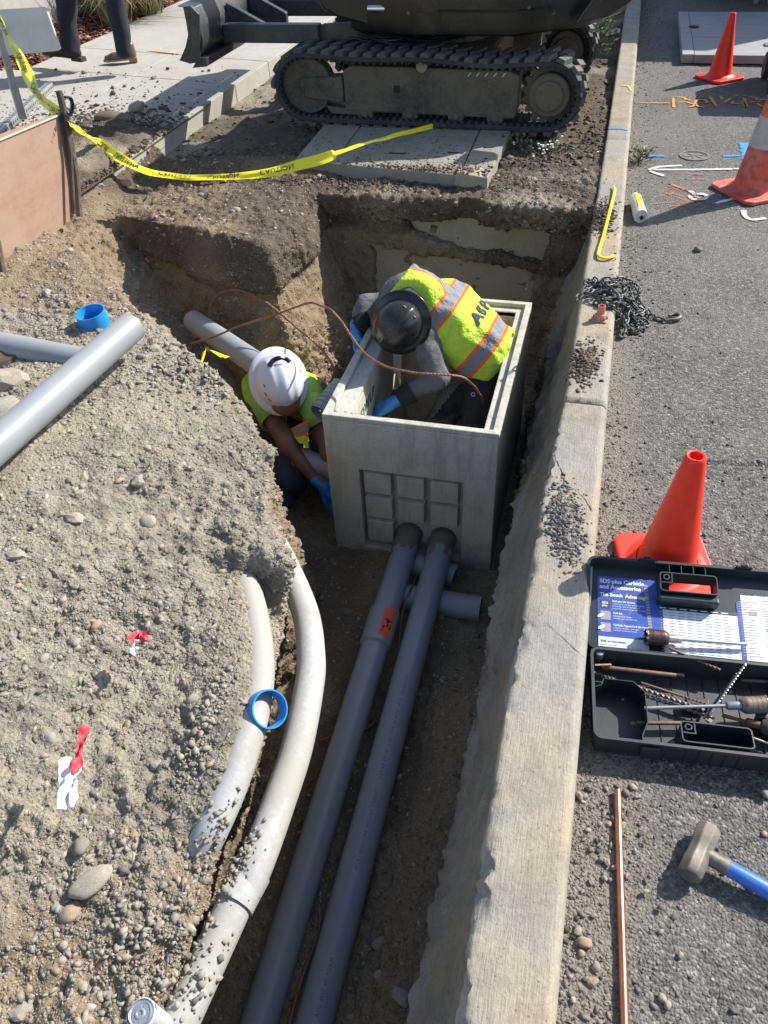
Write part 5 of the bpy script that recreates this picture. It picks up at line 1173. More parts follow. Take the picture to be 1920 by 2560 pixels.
# unseen box added outside the right edge to cast the shadow by the far cone
gn = empty('shadow_caster_box', (1.45,7.4,0), label='low unseen box on wheels added outside the right edge to cast the shadow by the far cone', cat='shadow caster')
b = MB(); b.box(1.14,1.9,6.95,7.62,.12,.62); rel(b.build('housing', M_TRUCK, None, smooth=0, bevel=.03), gn)
for y in (7.05,7.5):
    b = MB(); b.lathe([(0,-.03),(.09,-.03),(.1,0),(.09,.03),(0,.03)],24,Matrix.Translation((1.135,y,.1))@Matrix.Rotation(R_(90),4,'Y')); rel(b.build('wheel', M_RUBBER, None), gn)

# ================================================================ LEFT: BOARD, STAKES, SIGN STAND, TAPE
M_PLY = worn('plywood', (.33,.19,.125), (.27,.14,.085), (.36,.27,.20), .4, 2.6, .75, .9, 0, .15, stretch=(1,1,6))
M_STAKE = worn('old_stake', (.10,.075,.055), (.07,.052,.04), (.2,.16,.12), .4, 20, .8, .95, 0, .5)
bd = empty('plywood_barrier', (-2.85,3.5,.05), label='reddish plywood sheet held upright on the left bank by stakes', cat='plywood barrier')
bp = [PX(-130,340,-2.86),PX(135,243,-2.86),PX(176,462,-2.83),PX(8,615,-2.83),PX(-120,640,-2.83)]
b = MB(); b.prism([(p.y,p.z) for p in bp], -2.878, -2.86, axis='x'); rel(b.build('plywood_sheet', M_PLY, None, smooth=0), bd)
b = MB(); e0 = [PX(a,c,-2.857) for a,c in [(-120,340),(0,303),(135,246)]]; b.tube(e0,.006,5); rel(b.build('pale_top_edge', flat('sawn_edge',(.50,.43,.34),.9), None), bd)
b = MB(); e = [PX(a,c,-2.852) for a,c in [(128,248),(134,244),(139,262),(132,266)]]; b.prism([(p.y,p.z) for p in e], -2.8595,-2.858,axis='x'); rel(b.build('blue_paint_mark', M_BLUEF, None, smooth=0), bd)
b = MB(); b.tube([PX(127,196,-2.84),PX(146,270,-2.835),PX(164,380,-2.83),PX(172,468,-2.82)],[.018,.020,.020,.018],8); rel(b.build('stake', M_STAKE, None, smooth=0), bd)
b = MB(); b.tube([PX(138,235,-2.825),PX(152,330,-2.82),PX(160,462,-2.81)],[.010,.013,.012],8); rel(b.build('stake_wrap', M_DKSTEEL, None), bd)
b = MB(); b.tube([PX(-8,520,-2.80),PX(10,612,-2.79)],[.02,.02],8); rel(b.build('stake', M_STAKE, None, smooth=0), bd)
b = MB(); b.tube(spline([PX(138,210,-2.83),PX(152,212,-2.82),PX(156,232,-2.82),PX(150,250,-2.82),PX(142,245,-2.82)],20),.016,8,flat=.4); rel(b.build('black_tape_knot', M_BODY, None), bd)
for v in (262,300,344,390):
    q = PX(152+(v-262)*.13,v,-2.815); b = MB(); b.lathe([(0,0),(.004,0),(.003,.003)],8,Matrix.Translation(q)@Matrix.Rotation(R_(60),4,'Y')); rel(b.build('nail', M_GALV, None), bd)
# sign stand: perforated galvanised foot, upright, back of a white board
M_PERF = worn('perforated_steel', (.46,.46,.45), (.36,.36,.35), (.32,.28,.22), .3, 10, .45, .75, .7, .15)
sg = empty('sign_stand', P(30,240,.2), label='galvanised perforated sign stand with pale board seen from behind', cat='sign stand')
f0, f1 = P(-40,310,.235), P(106,178,.235); fd = (f1-f0).normalized(); fs_ = Vector((-fd.y,fd.x,0))
Mf = Matrix((fd, fs_, Vector((0,0,1)))).transposed().to_4x4(); Mf.translation = f0; Lf = (f1-f0).length
b = MB(); b.box(0,Lf,-.028,.028,-.05,.0,Mf); rel(b.build('foot_rail', M_PERF, None, smooth=0, bevel=.004), sg)
hme = None
for k in range(int(Lf/.042)):
    for face in (0,1):
        b = MB()
        if face == 0: b.lathe([(0,.0008),(.0085,.0008)],10,Mf@Matrix.Translation((.03+k*.042,0,0)))
        else: b.lathe([(0,.0008),(.0085,.0008)],10,Mf@Matrix.Translation((.03+k*.042,-.028,-.025))@Matrix.Rotation(R_(90),4,'X'))
        rel(b.build('punched_hole', M_HOLE, None, smooth=0), sg)
u0 = P(48,252,.25); u1 = PY(-6,60,u0.y-.0); b = MB(); dv = (u1-u0)
for i in range(1):
    b.tube([u0,u1],.030,4); rel(b.build('upright', M_PERF, None, smooth=0, bevel=.003), sg)
b = MB(); b.tube([u0+Vector((0,0,-.01)),u0+(u1-u0)*.42],.036,4); rel(b.build('upright_sleeve', M_PERF, None, smooth=0, bevel=.003), sg)
M_BOARDW = worn('white_board_back', (.62,.61,.57), (.56,.55,.51), (.48,.45,.38), .35, 6, .6, .85, 0, .1)
yb = 6.25; bp = [PY(a,c,yb) for a,c in [(-70,25),(95,16),(100,22),(130,106),(124,110),(-60,128)]]
b = MB(); b.prism([(p.x,p.z) for p in bp], yb, yb+.022, axis='y'); rel(b.build('sign_board', M_BOARDW, None, smooth=0, bevel=.004), sg)
b = MB(); b.tube([PY(-20,60,yb-.02),u1],.02,6); rel(b.build('board_arm', M_PERF, None), sg)

# caution tape: a twisted ribbon with upside-down print
M_TAPE, nt_, bs_ = new_mat('caution_tape'); bs_.inputs['Base Color'].default_value = (.88,.76,.02,1); bs_.inputs['Roughness'].default_value = .35; bs_.inputs['Subsurface Weight'].default_value = 0
_bump(nt_, bs_, _noise(nt_, _coord(nt_), 60, 3), .25, .004)
M_TAPEINK = flat('tape_ink', (.02,.02,.015), .5)
def ribbon(root, pts, W, tw, mat, txts, n=300, name='ribbon', fold=.15, nar=0):
    sp = spline(pts, n); cum = [0]
    for i in range(1,n+1): cum.append(cum[-1]+(sp[i]-sp[i-1]).length)
    L = cum[-1]; rows = []
    def fr(s):
        i = min(n-1, max(0,int(np.searchsorted(cum,s)-1))); f = (s-cum[i])/max(1e-6,cum[i+1]-cum[i]); p = sp[i].lerp(sp[i+1],f); t = (sp[min(i+2,n)]-sp[max(i-1,0)]).normalized()
        a = tw(s/L); up = Vector((0,0,1)); up = (up-t*up.dot(t)).normalized(); sd_ = t.cross(up); nw = up*math.cos(a)+sd_*math.sin(a); return p, nw, t.cross(nw)
    def pt(s, w, off=0):      # s along, w in -.5...5
        p, nw, nn_ = fr(s); wr = .10*W*math.sin(w*7+s*9)+.05*W*math.sin(w*13-s*23); g_ = (1-fold*(.5+.5*math.sin(s*4.3)))*(1-nar*float(sstep(.70,.84,s/L))); return p+nw*w*W*g_+nn_*(wr*.6+off)
    b = MB(); b.grid(lambda u,v: pt(u*L, v-.5), n, 8); o = b.build(name, mat, None, smooth=180); rel(o, root)
    for (s0,flip,txt) in txts:
        for sgn in (1,-1):
            text_obj('caution_print', txt, W*.72, None, M_TAPEINK, root, .012, fn=lambda p: pt(s0+p.x, (-1 if flip else 1)*(p.y/W-.27), .0045*sgn), sub=2, spacing=1.05)
ct = empty('caution_tape', P(400,380,.1), label='yellow caution tape sagging across the ground from stake to digger track', cat='caution tape')
tp = [PX(150,268,-2.80)]+[P(a,c,z) for a,c,z in [(205,303,.24),(265,345,.19),(320,370,.12),(380,380,.09),(430,384,.09),(480,383,.10),(540,378,.12),(600,368,.14),(650,355,.17),(700,342,.20),(780,312,.24),(840,296,.22),(890,284,.185),(935,272,.17)]]
ribbon(ct, tp, .064, lambda t: -.85+.45*math.sin(t*9+.5) if t < .75 else -.9+.6*math.sin(t*14), M_TAPE, [(.12,True,'CAUTION'),(.48,True,'CAUTION'),(.84,True,'CAUTION'),(1.18,True,'CAUTION'),(1.52,True,'CAUTION'),(1.85,True,'CAUTION'),(2.2,True,'CAUTION')], nar=.5)
ct2 = empty('caution_tape', P(60,150,.3), label='yellow caution tape strung from the top left edge down to the board stake', cat='caution tape')
tp = [PX(-40,-20,-3.9),PX(0,42,-3.75),PX(22,85,-3.62),PX(45,128,-3.45),PX(62,165,-3.3),PX(85,205,-3.1),PX(105,228,-2.98),PX(128,243,-2.87)]
ribbon(ct2, tp, .075, lambda t: -.7+.6*math.sin(t*9), M_TAPE, [(.12,False,'CAUTION'),(.62,False,'CAUTION'),(1.05,False,'CAUTION'),(1.4,False,'CAUTION')], fold=.4)
ct3 = empty('caution_tape', P(450,770,.0), label='short scrap of yellow caution tape beside the sloping pipe', cat='caution tape')
ribbon(ct3, [PD(434,790,3.62),PD(440,768,3.66),PD(446,755,3.68),PD(465,762,3.66),PD(487,772,3.62)], .06, lambda t: .3+.9*t, M_TAPE, [], n=40)

# blue rings
M_BLUER = worn('blue_ring', (.015,.26,.68), (.012,.22,.60), (.2,.3,.4), .12, 20, .35, .6, 0, .03)
def bring(loc, rot, label, rr=.062, hh=.05):
    root = empty('blue_ring', loc, label=label, cat='plastic ring', group='blue plastic rings'); root.rotation_euler = rot
    b = MB(); b.lathe([(rr,0),(rr+.0015,hh*.5),(rr,hh),(rr-.004,hh),(rr-.0045,hh*.75),(rr-.006,hh*.7),(rr-.0055,hh*.3),(rr-.0045,.0),(rr,0)],56); b.build('band', M_BLUER, root, smooth=40)
    b = MB(); b.tube([( (rr-.0045)*math.cos(a), (rr-.0045)*math.sin(a), hh*.5+.001*math.sin(a*3)) for a in np.linspace(0,2*math.pi,48,endpoint=False)], .0018, 6, caps=False, closed=True); b.build('inner_bead', M_BLUER, root)
    return root
q = P(213,720,.115); bring((q.x,q.y,q.z+.035), (R_(6),R_(-4),0), 'blue plastic ring standing in the dirt behind the loose pipes', hh=.07)
qa = P(575,1533,-.15); ax_ = (Vector(CAM)-qa).normalized(); 
dq = (ax_+Vector((.72,.1,.30))).normalized().to_track_quat('Z','Y'); bring(qa-dq@Vector((0,0,.025)), dq.to_euler(), 'blue plastic ring leaning between the two curved conduits', rr=.055, hh=.052)
b = MB(); 
# rocks at the left edge
rk = stone(P(12,825,.18), .075, None, True); rk.name = 'jagged_rock'; tag(rk, 'jagged grey rock at the left edge beneath the crossing pipe', 'rock')
rk = stone(P(-4,895,.17), .085, None, False); rk.name = 'tan_boulder'; tag(rk, 'smooth tan boulder at the left edge under the long pipe', 'rock')
rk = stone(P(20,775,.13), .085, None, True); rk.data = rk.data.copy(); rk.data.materials[0] = M_CLODO; rk.name = 'dirt_clod'; tag(rk, 'rough brown clod propping up the crossing pipe at the left edge', 'clod')
q = P(297,238,.175); rk = stone((q.x,q.y,.20), .055, None, False); rk.name = 'round_stone'; tag(rk, 'round pale stone sitting on the pavement above the dirt', 'stone')
q = P(262,256,.175); rk = stone((q.x-.05,q.y,.17), .10, None, False, rz=.3); rk.data = rk.data.copy(); rk.data.materials[0] = M_CLODO; rk.name = 'dirt_clod'; rk.scale = (.13,.08,.075); tag(rk, 'lump of dirt and gravel lying next to the round pale stone', 'clod')
# dirt spilled over the pavement edge
def spill(cx, cy, sx, sy, n, seed, z=.16, smax=.022, mat=M_CLOD): 
    g_ = np.random.default_rng(seed); q = g_.normal(0,1,(n,2))*np.array([sx,sy])+np.array([cx,cy]); q = q[(q[:,0] < -2.95)]; s = np.clip(.004*(1-g_.random(len(q)))**(-1/2.0),.004,smax)
    return merge_rocks('dirt_crumbs', np.stack([q[:,0],q[:,1],.15+(-2.95-q[:,0])*.025+s*.3+0*s],-1), s, mat, pav, seed=seed)
spill(-3.4,4.6,.4,.4,9000,85,z=.17,smax=.016); spill(-3.35,4.95,.28,.28,3500,81); spill(-3.8,5.0,.5,.4,1300,82,smax=.014,mat=M_GRAVEL); spill(-3.1,4.6,.25,.4,3500,83); spill(-3.7,5.9,.6,.5,350,84)
def spill_z(X,Y):
    p = np.stack([X,Y,0*X],-1); d = sstep(1.0,.15,((X+3.25)/.75)**2+((Y-4.65)/.75)**2+.35*fbm(p,4,3,5))*sstep(-2.95,-3.12,X); return .15+(-2.95-X)*.025-.010+.055*d*(1+.25*fbm(p,9,2,6)+.35*fbm(p,35,3,7))
spo, SPV, SPQ = np_grid('spilled_dirt', np.arange(-4.2,-2.93,.02), np.arange(3.95,5.9,.02), spill_z, M_SOIL, pav); set_soil(spo, np.clip(.72+.4*fbm(SPV,3,2,9),0,1)); spo['kind'] = 'stuff'
b = MB()
# torn strips and spray can
M_STRIPW = flat('torn_strip_white', (.74,.73,.70), .7); M_STRIPR = flat('torn_strip_red', (.55,.04,.06), .6)
ts = empty('torn_tape', P(145,1690,.02), label='long torn strip of red and white barrier tape on the gravel', cat='torn tape')
def strip(pix, z, mats, w, root, nm):
    pts = [P(a,c,z) for a,c in pix]; sp = spline(pts,24); b = MB()
    def f(u,v): 
        i = min(23,int(u*24)); p = sp[i].lerp(sp[i+1],u*24-i); t = (sp[i+1]-sp[i]).normalized(); s = Vector((-t.y,t.x,0)); return p+s*w*(v-.5)*(1-.25*mnoise.noise(p*30))+Vector((0,0,.010*mnoise.noise(Vector((u*7,v*2,z)))+.007*math.sin(v*4+u*9)))
    b.grid(f, 40, 5); rel(b.build(nm, mats, None, smooth=180), root)
strip([(142,1638),(140,1680),(138,1745)], .035, M_STRIPW, .030, ts, 'white_strip'); strip([(166,1655),(160,1690),(158,1740)], .03, M_STRIPW, .018, ts, 'white_strip')
strip([(184,1570),(176,1600),(168,1640),(160,1665)], .045, M_STRIPR, .022, ts, 'red_strip')
ts2 = empty('torn_tape', P(300,1390,.0), label='small crumpled scrap of red and white barrier tape, farther up the bank', cat='torn tape')
strip([(285,1372),(300,1378),(318,1372)], .0, M_STRIPR, .04, ts2, 'red_strip'); strip([(300,1385),(292,1400),(286,1412)], -.005, M_STRIPW, .022, ts2, 'white_strip')
M_CAN = worn('can_metal', (.60,.61,.62), (.5,.51,.52), (.4,.38,.34), .2, 20, .32, .6, .7, .05); M_CANW = worn('can_white', (.62,.63,.63), (.58,.59,.6), (.4,.36,.3), .3, 20, .5, .7)
cq = P(303,2190,-.205); dv = Vector((-.12,-.05,.95)).normalized(); 
sc = empty('spray_can', cq, label='upturned marking spray can stuck in the gravel at the bottom edge', cat='spray can'); sc.rotation_euler = dv.to_track_quat('Z','Y').to_euler()
b = MB(); b.lathe([(.0,-.20),(.0325,-.20),(.0325,-.012),(.0335,-.010),(.0335,-.004),(.031,-.002)],40); b.build('can_body', M_CANW, sc)
b = MB(); b.lathe([(.031,-.002),(.030,-.006),(.027,-.006),(.0265,.0),(.025,.004),(.0235,.003),(.022,.001),(.012,.001),(.010,.004),(.007,.004),(.006,.001),(0,.001)],40); b.build('can_base', M_CAN, sc, smooth=30)
for a in (2.3,5.6,1.7):
    b = MB(); b.grid(lambda s,t: Vector(((.0337)*math.cos(a+.35*s),(.0337)*math.sin(a+.35*s),-.011+.008*t)),6,2); b.build('blue_paint', M_BLUEF, sc)
for k in range(20):
    if k%5 == 4: continue
    a = k*math.pi/10; b = MB(); b.box(.0135,.0185,-.0011,.0011,.001,.0018,Matrix.Rotation(a,4,'Z')); b.build('stamped_mark', M_CAN, sc, smooth=0)

# ================================================================ PLANTS, WALL, BARK
M_LEAF = worn('leaf', (.09,.13,.04), (.16,.19,.06), (.25,.24,.12), .3, 20, .6, .8, 0, 0); M_DRY = worn('dry_grass', (.36,.29,.13), (.24,.20,.10), (.42,.36,.2), .4, 9, .8, .9, 0, 0); M_STEM = flat('stem', (.12,.09,.05), .9)
def leafy(name, c, r, h, n, label, seed, ll=.05, lw=.014, mat=M_LEAF, cat='plant'):
    g = random.Random(seed); root = empty(name, c, label=label, cat=cat); b = MB(); st = MB()
    for k in range(max(5,n//14)):
        a = g.uniform(0,6.28); rr = r*g.random()**.5; st.tube([(0,0,0),(rr*.5*math.cos(a),rr*.5*math.sin(a),h*.5),(rr*math.cos(a),rr*math.sin(a),h*g.uniform(.6,1))],.003,4)
    st.build('stems', M_STEM, root); root.children[-1]['kind'] = 'stuff'
    for k in range(n):
        a = g.uniform(0,6.28); rr = r*g.random()**.6; z = h*g.random()**.7; p = Vector((rr*math.cos(a),rr*math.sin(a),z)); d = Vector((math.cos(a)+g.gauss(0,.6),math.sin(a)+g.gauss(0,.6),g.uniform(.1,1.2))).normalized(); s = d.cross(Vector((g.gauss(0,1),g.gauss(0,1),1))).normalized(); l = ll*g.uniform(.5,1.2); w = lw*g.uniform(.7,1.2)
        b.add([p,p+d*l*.5+s*w,p+d*l,p+d*l*.5-s*w],[(0,1,2,3)])
    o = b.build('leaves', mat, root, smooth=0); o['kind'] = 'stuff'; return root
leafy('weed', P(1283,118,.05), .15, .26, 420, 'pale green bushy weed against the kerb behind the far track', 1, .05, .012)
leafy('weed', P(1110,330,.05), .11, .10, 120, 'low leafy weed at the right corner of the utility lid', 2, .035, .010)
leafy('weed', P(1178,345,.05), .14, .09, 110, 'sprawling weed with small white flowers near the track end', 3, .035, .009)
leafy('weed', P(1380,350,.0), .07, .07, 160, 'tuft of weed growing in the gutter beside the kerb joint', 4, .035, .005)
fl = MB(); gq = random.Random(9); q0 = P(1178,345,.05)
for k in range(26):
    p = q0+Vector((gq.gauss(0,.09),gq.gauss(0,.07),gq.uniform(.05,.13))); fl.box(p.x-.006,p.x+.006,p.y-.006,p.y+.006,p.z,p.z+.004,None)
o = fl.build('flowers', M_PAPER, None, smooth=0); o['kind'] = 'stuff'; rel(o, [x for x in bpy.data.objects if x.name.startswith('weed') and x.get('label','').startswith('sprawling')][0])
def grass_clump(c, n, r, h, seed, label):
    g = random.Random(seed); root = empty('ornamental_grass', c, label=label, cat='grass clump', group='dry ornamental grasses'); b = MB()
    for k in range(n):
        a = g.uniform(0,6.28); L = h*g.uniform(.6,1.2); out_ = r*g.uniform(.3,1.2); p0 = Vector((g.gauss(0,.06),g.gauss(0,.06),0)); p1 = p0+Vector((math.cos(a)*out_*.45,math.sin(a)*out_*.45,L*.75)); p2 = p0+Vector((math.cos(a)*out_,math.sin(a)*out_,L*g.uniform(.2,.9))); s = Vector((-math.sin(a),math.cos(a),0))*.004
        b.add([p0-s,p0+s,p1+s,p1-s,p2],[(0,1,2,3),(3,2,4)])
    o = b.build('blades', M_DRY, root, smooth=0); o['kind'] = 'stuff'
q = P(352,20,.2); grass_clump((q.x-.1,q.y-.2,.2), 1500, .75, .75, 5, 'big arching clump of dry tan grass overhanging the pavement')
q = P(215,30,.2); grass_clump((q.x,q.y,.2), 700, .55, .65, 6, 'sparse upright dry grass in the bark behind the walker')
q = P(255,55,.2); grass_clump((q.x,q.y,.2), 260, .5, .5, 7, 'small loose grass tuft between the two clumps, behind the legs')
wv, wq = MV, MQ; cw = MV[MQ].mean(1); g_ = np.random.default_rng(8); vis,_d = in_view(cw,100); ok = np.where(vis & (cw[:,1] < 10.5))[0]; ii = g_.choice(ok, 9000); pp_ = cw[ii]+np.stack([g_.uniform(-.025,.025,9000),g_.uniform(-.025,.025,9000),g_.uniform(0,.03,9000)],-1)
M_BARK = rock_mat('bark_chips', [(0,(.07,.025,.014)),(.4,(.20,.07,.035)),(.7,(.28,.11,.06)),(.9,(.36,.20,.12)),(1,(.45,.33,.22))], True)
merge_rocks('bark_chips', pp_, g_.uniform(.012,.032,9000), M_BARK, mo, seed=88, flatn=.3)
M_WALLC = concrete_mat('wall_concrete', (.46,.445,.40), (.40,.37,.31), (.27,.25,.21), .4, 0, .3, .25, 1.0)
wa = empty('planter_wall', (-6,8.5,.2), label='pale rough concrete planter wall behind the walking legs', cat='wall')
b = MB(); b.box(-6.0,-5.68,6.2,8.95,.05,.95); rel(b.build('wall_panel', M_WALLC, None, smooth=0, bevel=.01), wa)
b = MB(); b.box(-9,-5.68,8.96,9.2,.05,.95); rel(b.build('wall_return', M_WALLC, None, smooth=0, bevel=.01), wa)
# pale corrugated hose on the soil behind the tracks
h0 = [P(1255,74,.09),P(1290,72,.095),P(1338,70,.10)]; hb_ = MB(); sp = spline(h0,60); hb_.tube(sp,[.030+.004*(i%2) for i in range(61)],16); tag(hb_.build('corrugated_hose', M_GALV, None), 'pale ribbed hose lying on the soil between far track and kerb', 'hose')
for (u,v,s) in ((905,50,.02),(1095,322,.02)):
    pass
# ================================================================ DRILL BIT CASE
M_CASE = worn('case_plastic', (.010,.021,.025), (.015,.027,.031), (.10,.09,.075), .15, 6, .42, .75, 0, .06)
M_CASEIN = worn('case_inside', (.017,.026,.030), (.026,.031,.034), (.11,.055,.025), .26, 5, .5, .85, 0, .1)
M_BIT = worn('steel_bit', (.33,.31,.29), (.17,.12,.09), (.22,.13,.08), .45, 60, .38, .75, .75, .15)
M_BITNEW = worn('bright_bit', (.60,.60,.60), (.45,.45,.46), (.3,.25,.2), .2, 60, .3, .6, .9, .08)
M_BITRUST = worn('rusty_bit', (.20,.11,.07), (.13,.075,.05), (.26,.15,.09), .4, 60, .65, .85, .3, .3)
M_SAWR = worn('brown_hole_saw', (.085,.035,.03), (.06,.03,.028), (.22,.13,.10), .3, 30, .4, .75, .3, .15)
M_SAWG = worn('worn_hole_saw', (.22,.19,.16), (.13,.09,.07), (.24,.17,.12), .4, 30, .42, .75, .6, .2)
M_BLUEP = worn('blue_print', (.030,.075,.34), (.035,.085,.38), (.30,.33,.42), .25, 30, .4, .6, 0, .02); M_WHITEP = worn('white_print', (.70,.70,.70), (.66,.66,.66), (.45,.42,.36), .25, 20, .45, .7, 0, .02)
M_GREYP = flat('grey_ink', (.30,.30,.31), .6); M_WINK = flat('white_ink', (.75,.76,.78), .5); M_YINK = flat('yellow_ink', (.80,.68,.22), .5); M_DINK = flat('dark_ink', (.05,.05,.06), .5)
CO = Vector((.163,1.112,.004)); CA = R_(5.2)
MC = Matrix.Translation(CO)@Matrix.Rotation(CA,4,'Z')
case = empty('drill_bit_case', CO, label='open dark plastic drill bit case full of rusty bits, lying in front of the cone', cat='tool case')
def cput(b, name, mat, par=None, M=MC, **kw):
    b.v = [tuple(M@Vector(v)) for v in b.v]; o = b.build(name, mat, None, **kw)
    rel(o, par or case)
    if par is not None and par is not case and par.parent is not None: pass
    return o
def rrect(w, d, r, n=6, x0=0, y0=0):
    out = []
    for cx,cy,a0 in ((w-r,r,-90),(w-r,d-r,0),(r,d-r,90),(r,r,180)):
        for k in range(n+1): a = R_(a0+90*k/n); out.append((x0+cx+r*math.cos(a), y0+cy+r*math.sin(a)))
    return out
def tray(w, d, h, t, r, lip=.004):
    b = MB(); o = rrect(w,d,r); i = rrect(w-2*t,d-2*t,max(.004,r-t),6,t,t); f = rrect(w-2*t-.012,d-2*t-.012,max(.003,r-t),6,t+.006,t+.006); ol = rrect(w+2*lip,d+2*lip,r+lip,6,-lip,-lip); n = len(o)
    loops = [[(x,y,0) for x,y in rrect(w-.01,d-.01,r,6,.005,.005)], [(x,y,.008) for x,y in o], [(x,y,h-.010) for x,y in o], [(x,y,h-.009) for x,y in ol], [(x,y,h) for x,y in ol], [(x,y,h) for x,y in i], [(x,y,t) for x,y in f]]
    V = [p for l in loops for p in l]; F = [(a*n+k,a*n+(k+1)%n,(a+1)*n+(k+1)%n,(a+1)*n+k) for a in range(len(loops)-1) for k in range(n)]
    F += [tuple(range(n))[::-1], tuple(range((len(loops)-1)*n, len(loops)*n))]; b.add(V,F); return b
CW, CD, CH = .60, .268, .072
cput(tray(CW,CD,CH,.0035,.018), 'tray', M_CASEIN, smooth=35)
ML = MC@Matrix.Translation((-.008,.283,.034))@Matrix.Rotation(R_(14),4,'X')
LID = cput(tray(CW+.01,.278,.036,.0035,.02), 'lid', M_CASE, M=ML, smooth=35)
b = MB()
for k in range(14): b.tube([(.075+k*.036,.2755,.064),(.075+k*.036+(.030),.2755,.064)], .0055, 8)
hg = cput(b, 'hinge_knuckles', M_CASE); hg['kind'] = 'stuff'
def handle_loop(M, x0, y0, w, d, z0, z1, nm):
    b = MB(); o = rrect(w,d,.010,5,x0,y0); i = rrect(w-.006,d-.006,.008,5,x0+.003,y0+.003); n = len(o)
    V = [(x,y,z0) for x,y in o]+[(x,y,z1) for x,y in o]+[(x,y,z1) for x,y in i]+[(x,y,z0) for x,y in i]
    F = [(a*n+k,a*n+(k+1)%n,(a+1)%4*n+(k+1)%n,(a+1)%4*n+k) for a in range(4) for k in range(n)]; b.add(V,F); h = cput(b, nm, M_CASE, M=M, smooth=30)
    b = MB(); b.lathe([(.006,z1-.003),(.009,z1-.003),(.009,z1+.0005),(.006,z1+.0005),(.006,z1-.003)],20,Matrix.Translation((x0+.018,y0+d-.016,0)))
    b.box(x0+.002,x0+.034,y0+d-.034,y0+d-.031,z1-.004,z1); b.box(x0+.031,x0+.034,y0+d-.031,y0+d-.002,z1-.004,z1)
    cput(b, 'corner_boss', M_CASE, M=M)
def cl(u,v,z=.03): return MC.inverted()@P(u,v,z)
ha0 = cl(1473,1592,.075); ha1 = cl(1622,1570,.075)
handle_loop(MC, ha0.x, .012, ha1.x-ha0.x, .058, .004, .074, 'handle_loop')
lx0 = (ML.inverted()@P(1420,1290,.09)).x; lx1 = (ML.inverted()@P(1542,1290,.09)).x
handle_loop(ML, lx0, .180, lx1-lx0, .060, .004, .050, 'handle_loop')
b = MB(); b.box(lx0-.004,lx1+.004,.158,.179,.004,.040); cput(b, 'handle_housing', M_CASE, M=ML, smooth=0, bevel=.006)
# open grip hole through the lid, so the cone shows behind it
bc = MB(); bc.box(lx0+.034,lx1-.006,.186,.236,-.03,.03); bc.v = [tuple(ML@Vector(v)) for v in bc.v]; cutter = rel(bc.build('cutter', M_CASE, None, smooth=0), case)
md = LID.modifiers.new('cut','BOOLEAN'); md.object = cutter; md.operation = 'DIFFERENCE'; md.solver = 'EXACT'; bpy.context.view_layer.update()
me_ = bpy.data.meshes.new_from_object(LID.evaluated_get(bpy.context.evaluated_depsgraph_get())); LID.modifiers.clear(); LID.data = me_; bpy.data.objects.remove(cutter)
for k in range(4):
    b = MB(); x = lx0+.03+k*.032; b.box(x,x+.002,.241,.274,.004,.034); cput(b,'rib',M_CASE,M=ML,smooth=0)
for k in range(5):
    b = MB(); x = ha0.x+.01+k*.030; b.box(x,x+.002,-.002,.012,.004,.064); cput(b,'rib',M_CASE,smooth=0)
# red window: the cone shows through the lid's handle hole in the photo; latches
for M_,y,x in ((MC,-.008,cl(1404,1600,.06).x),(ML,.281,(ML.inverted()@P(1390,1225,.1)).x),(ML,.281,(ML.inverted()@P(1595,1235,.1)).x)):
    b = MB(); b.box(x-.022,x+.022,y-.004,y+.004,.020,.062 if M_ is MC else .045); cput(b,'latch',M_CASE,M=M_,smooth=0,bevel=.003)
    b = MB(); b.box(x-.008,x+.008,y-.001,y+.0050,.040,.047); cput(b,'latch_slot',M_HOLE,M=M_,smooth=0)
# compartment walls in the tray
b = MB(); wt = .0022
def wallseg(p,q,z0,z1):
    p = Vector((*p,0)); q = Vector((*q,0)); d = (q-p).normalized(); s = Vector((-d.y,d.x,0))*wt/2
    b.add([(p+s)+Vector((0,0,z0)),(q+s)+Vector((0,0,z0)),(q-s)+Vector((0,0,z0)),(p-s)+Vector((0,0,z0)),(p+s)+Vector((0,0,z1)),(q+s)+Vector((0,0,z1)),(q-s)+Vector((0,0,z1)),(p-s)+Vector((0,0,z1))],[(3,2,1,0),(4,5,6,7),(0,1,5,4),(1,2,6,5),(2,3,7,6),(3,0,4,7)])
poly = [(.006,.150),(.022,.158),(.028,.178),(.100,.178),(.128,.150),(.128,.062),(.112,.022),(.112,.006)]
for p_,q_ in zip(poly[:-1],poly[1:]): wallseg(p_,q_,.004,.064)
cput(b,'compartment_wall',M_CASE,smooth=0)
for x in (.17,.21,.25,.29,.33,.37,.41,.45,.49,.53):
    b = MB(); b.box(x,x+.0015,.010,.255,.0035,.0060); cput(b,'floor_rib',M_CASE,smooth=0)
for x,y,w,d,h in ((.235,.150,.055,.022,.034),(.395,.120,.062,.016,.05),(.50,.10,.03,.05,.05)):
    b = MB(); b.box(x,x+w,y,y+d,.004,h); cput(b,'bit_holder',M_CASE,smooth=0,bevel=.002)
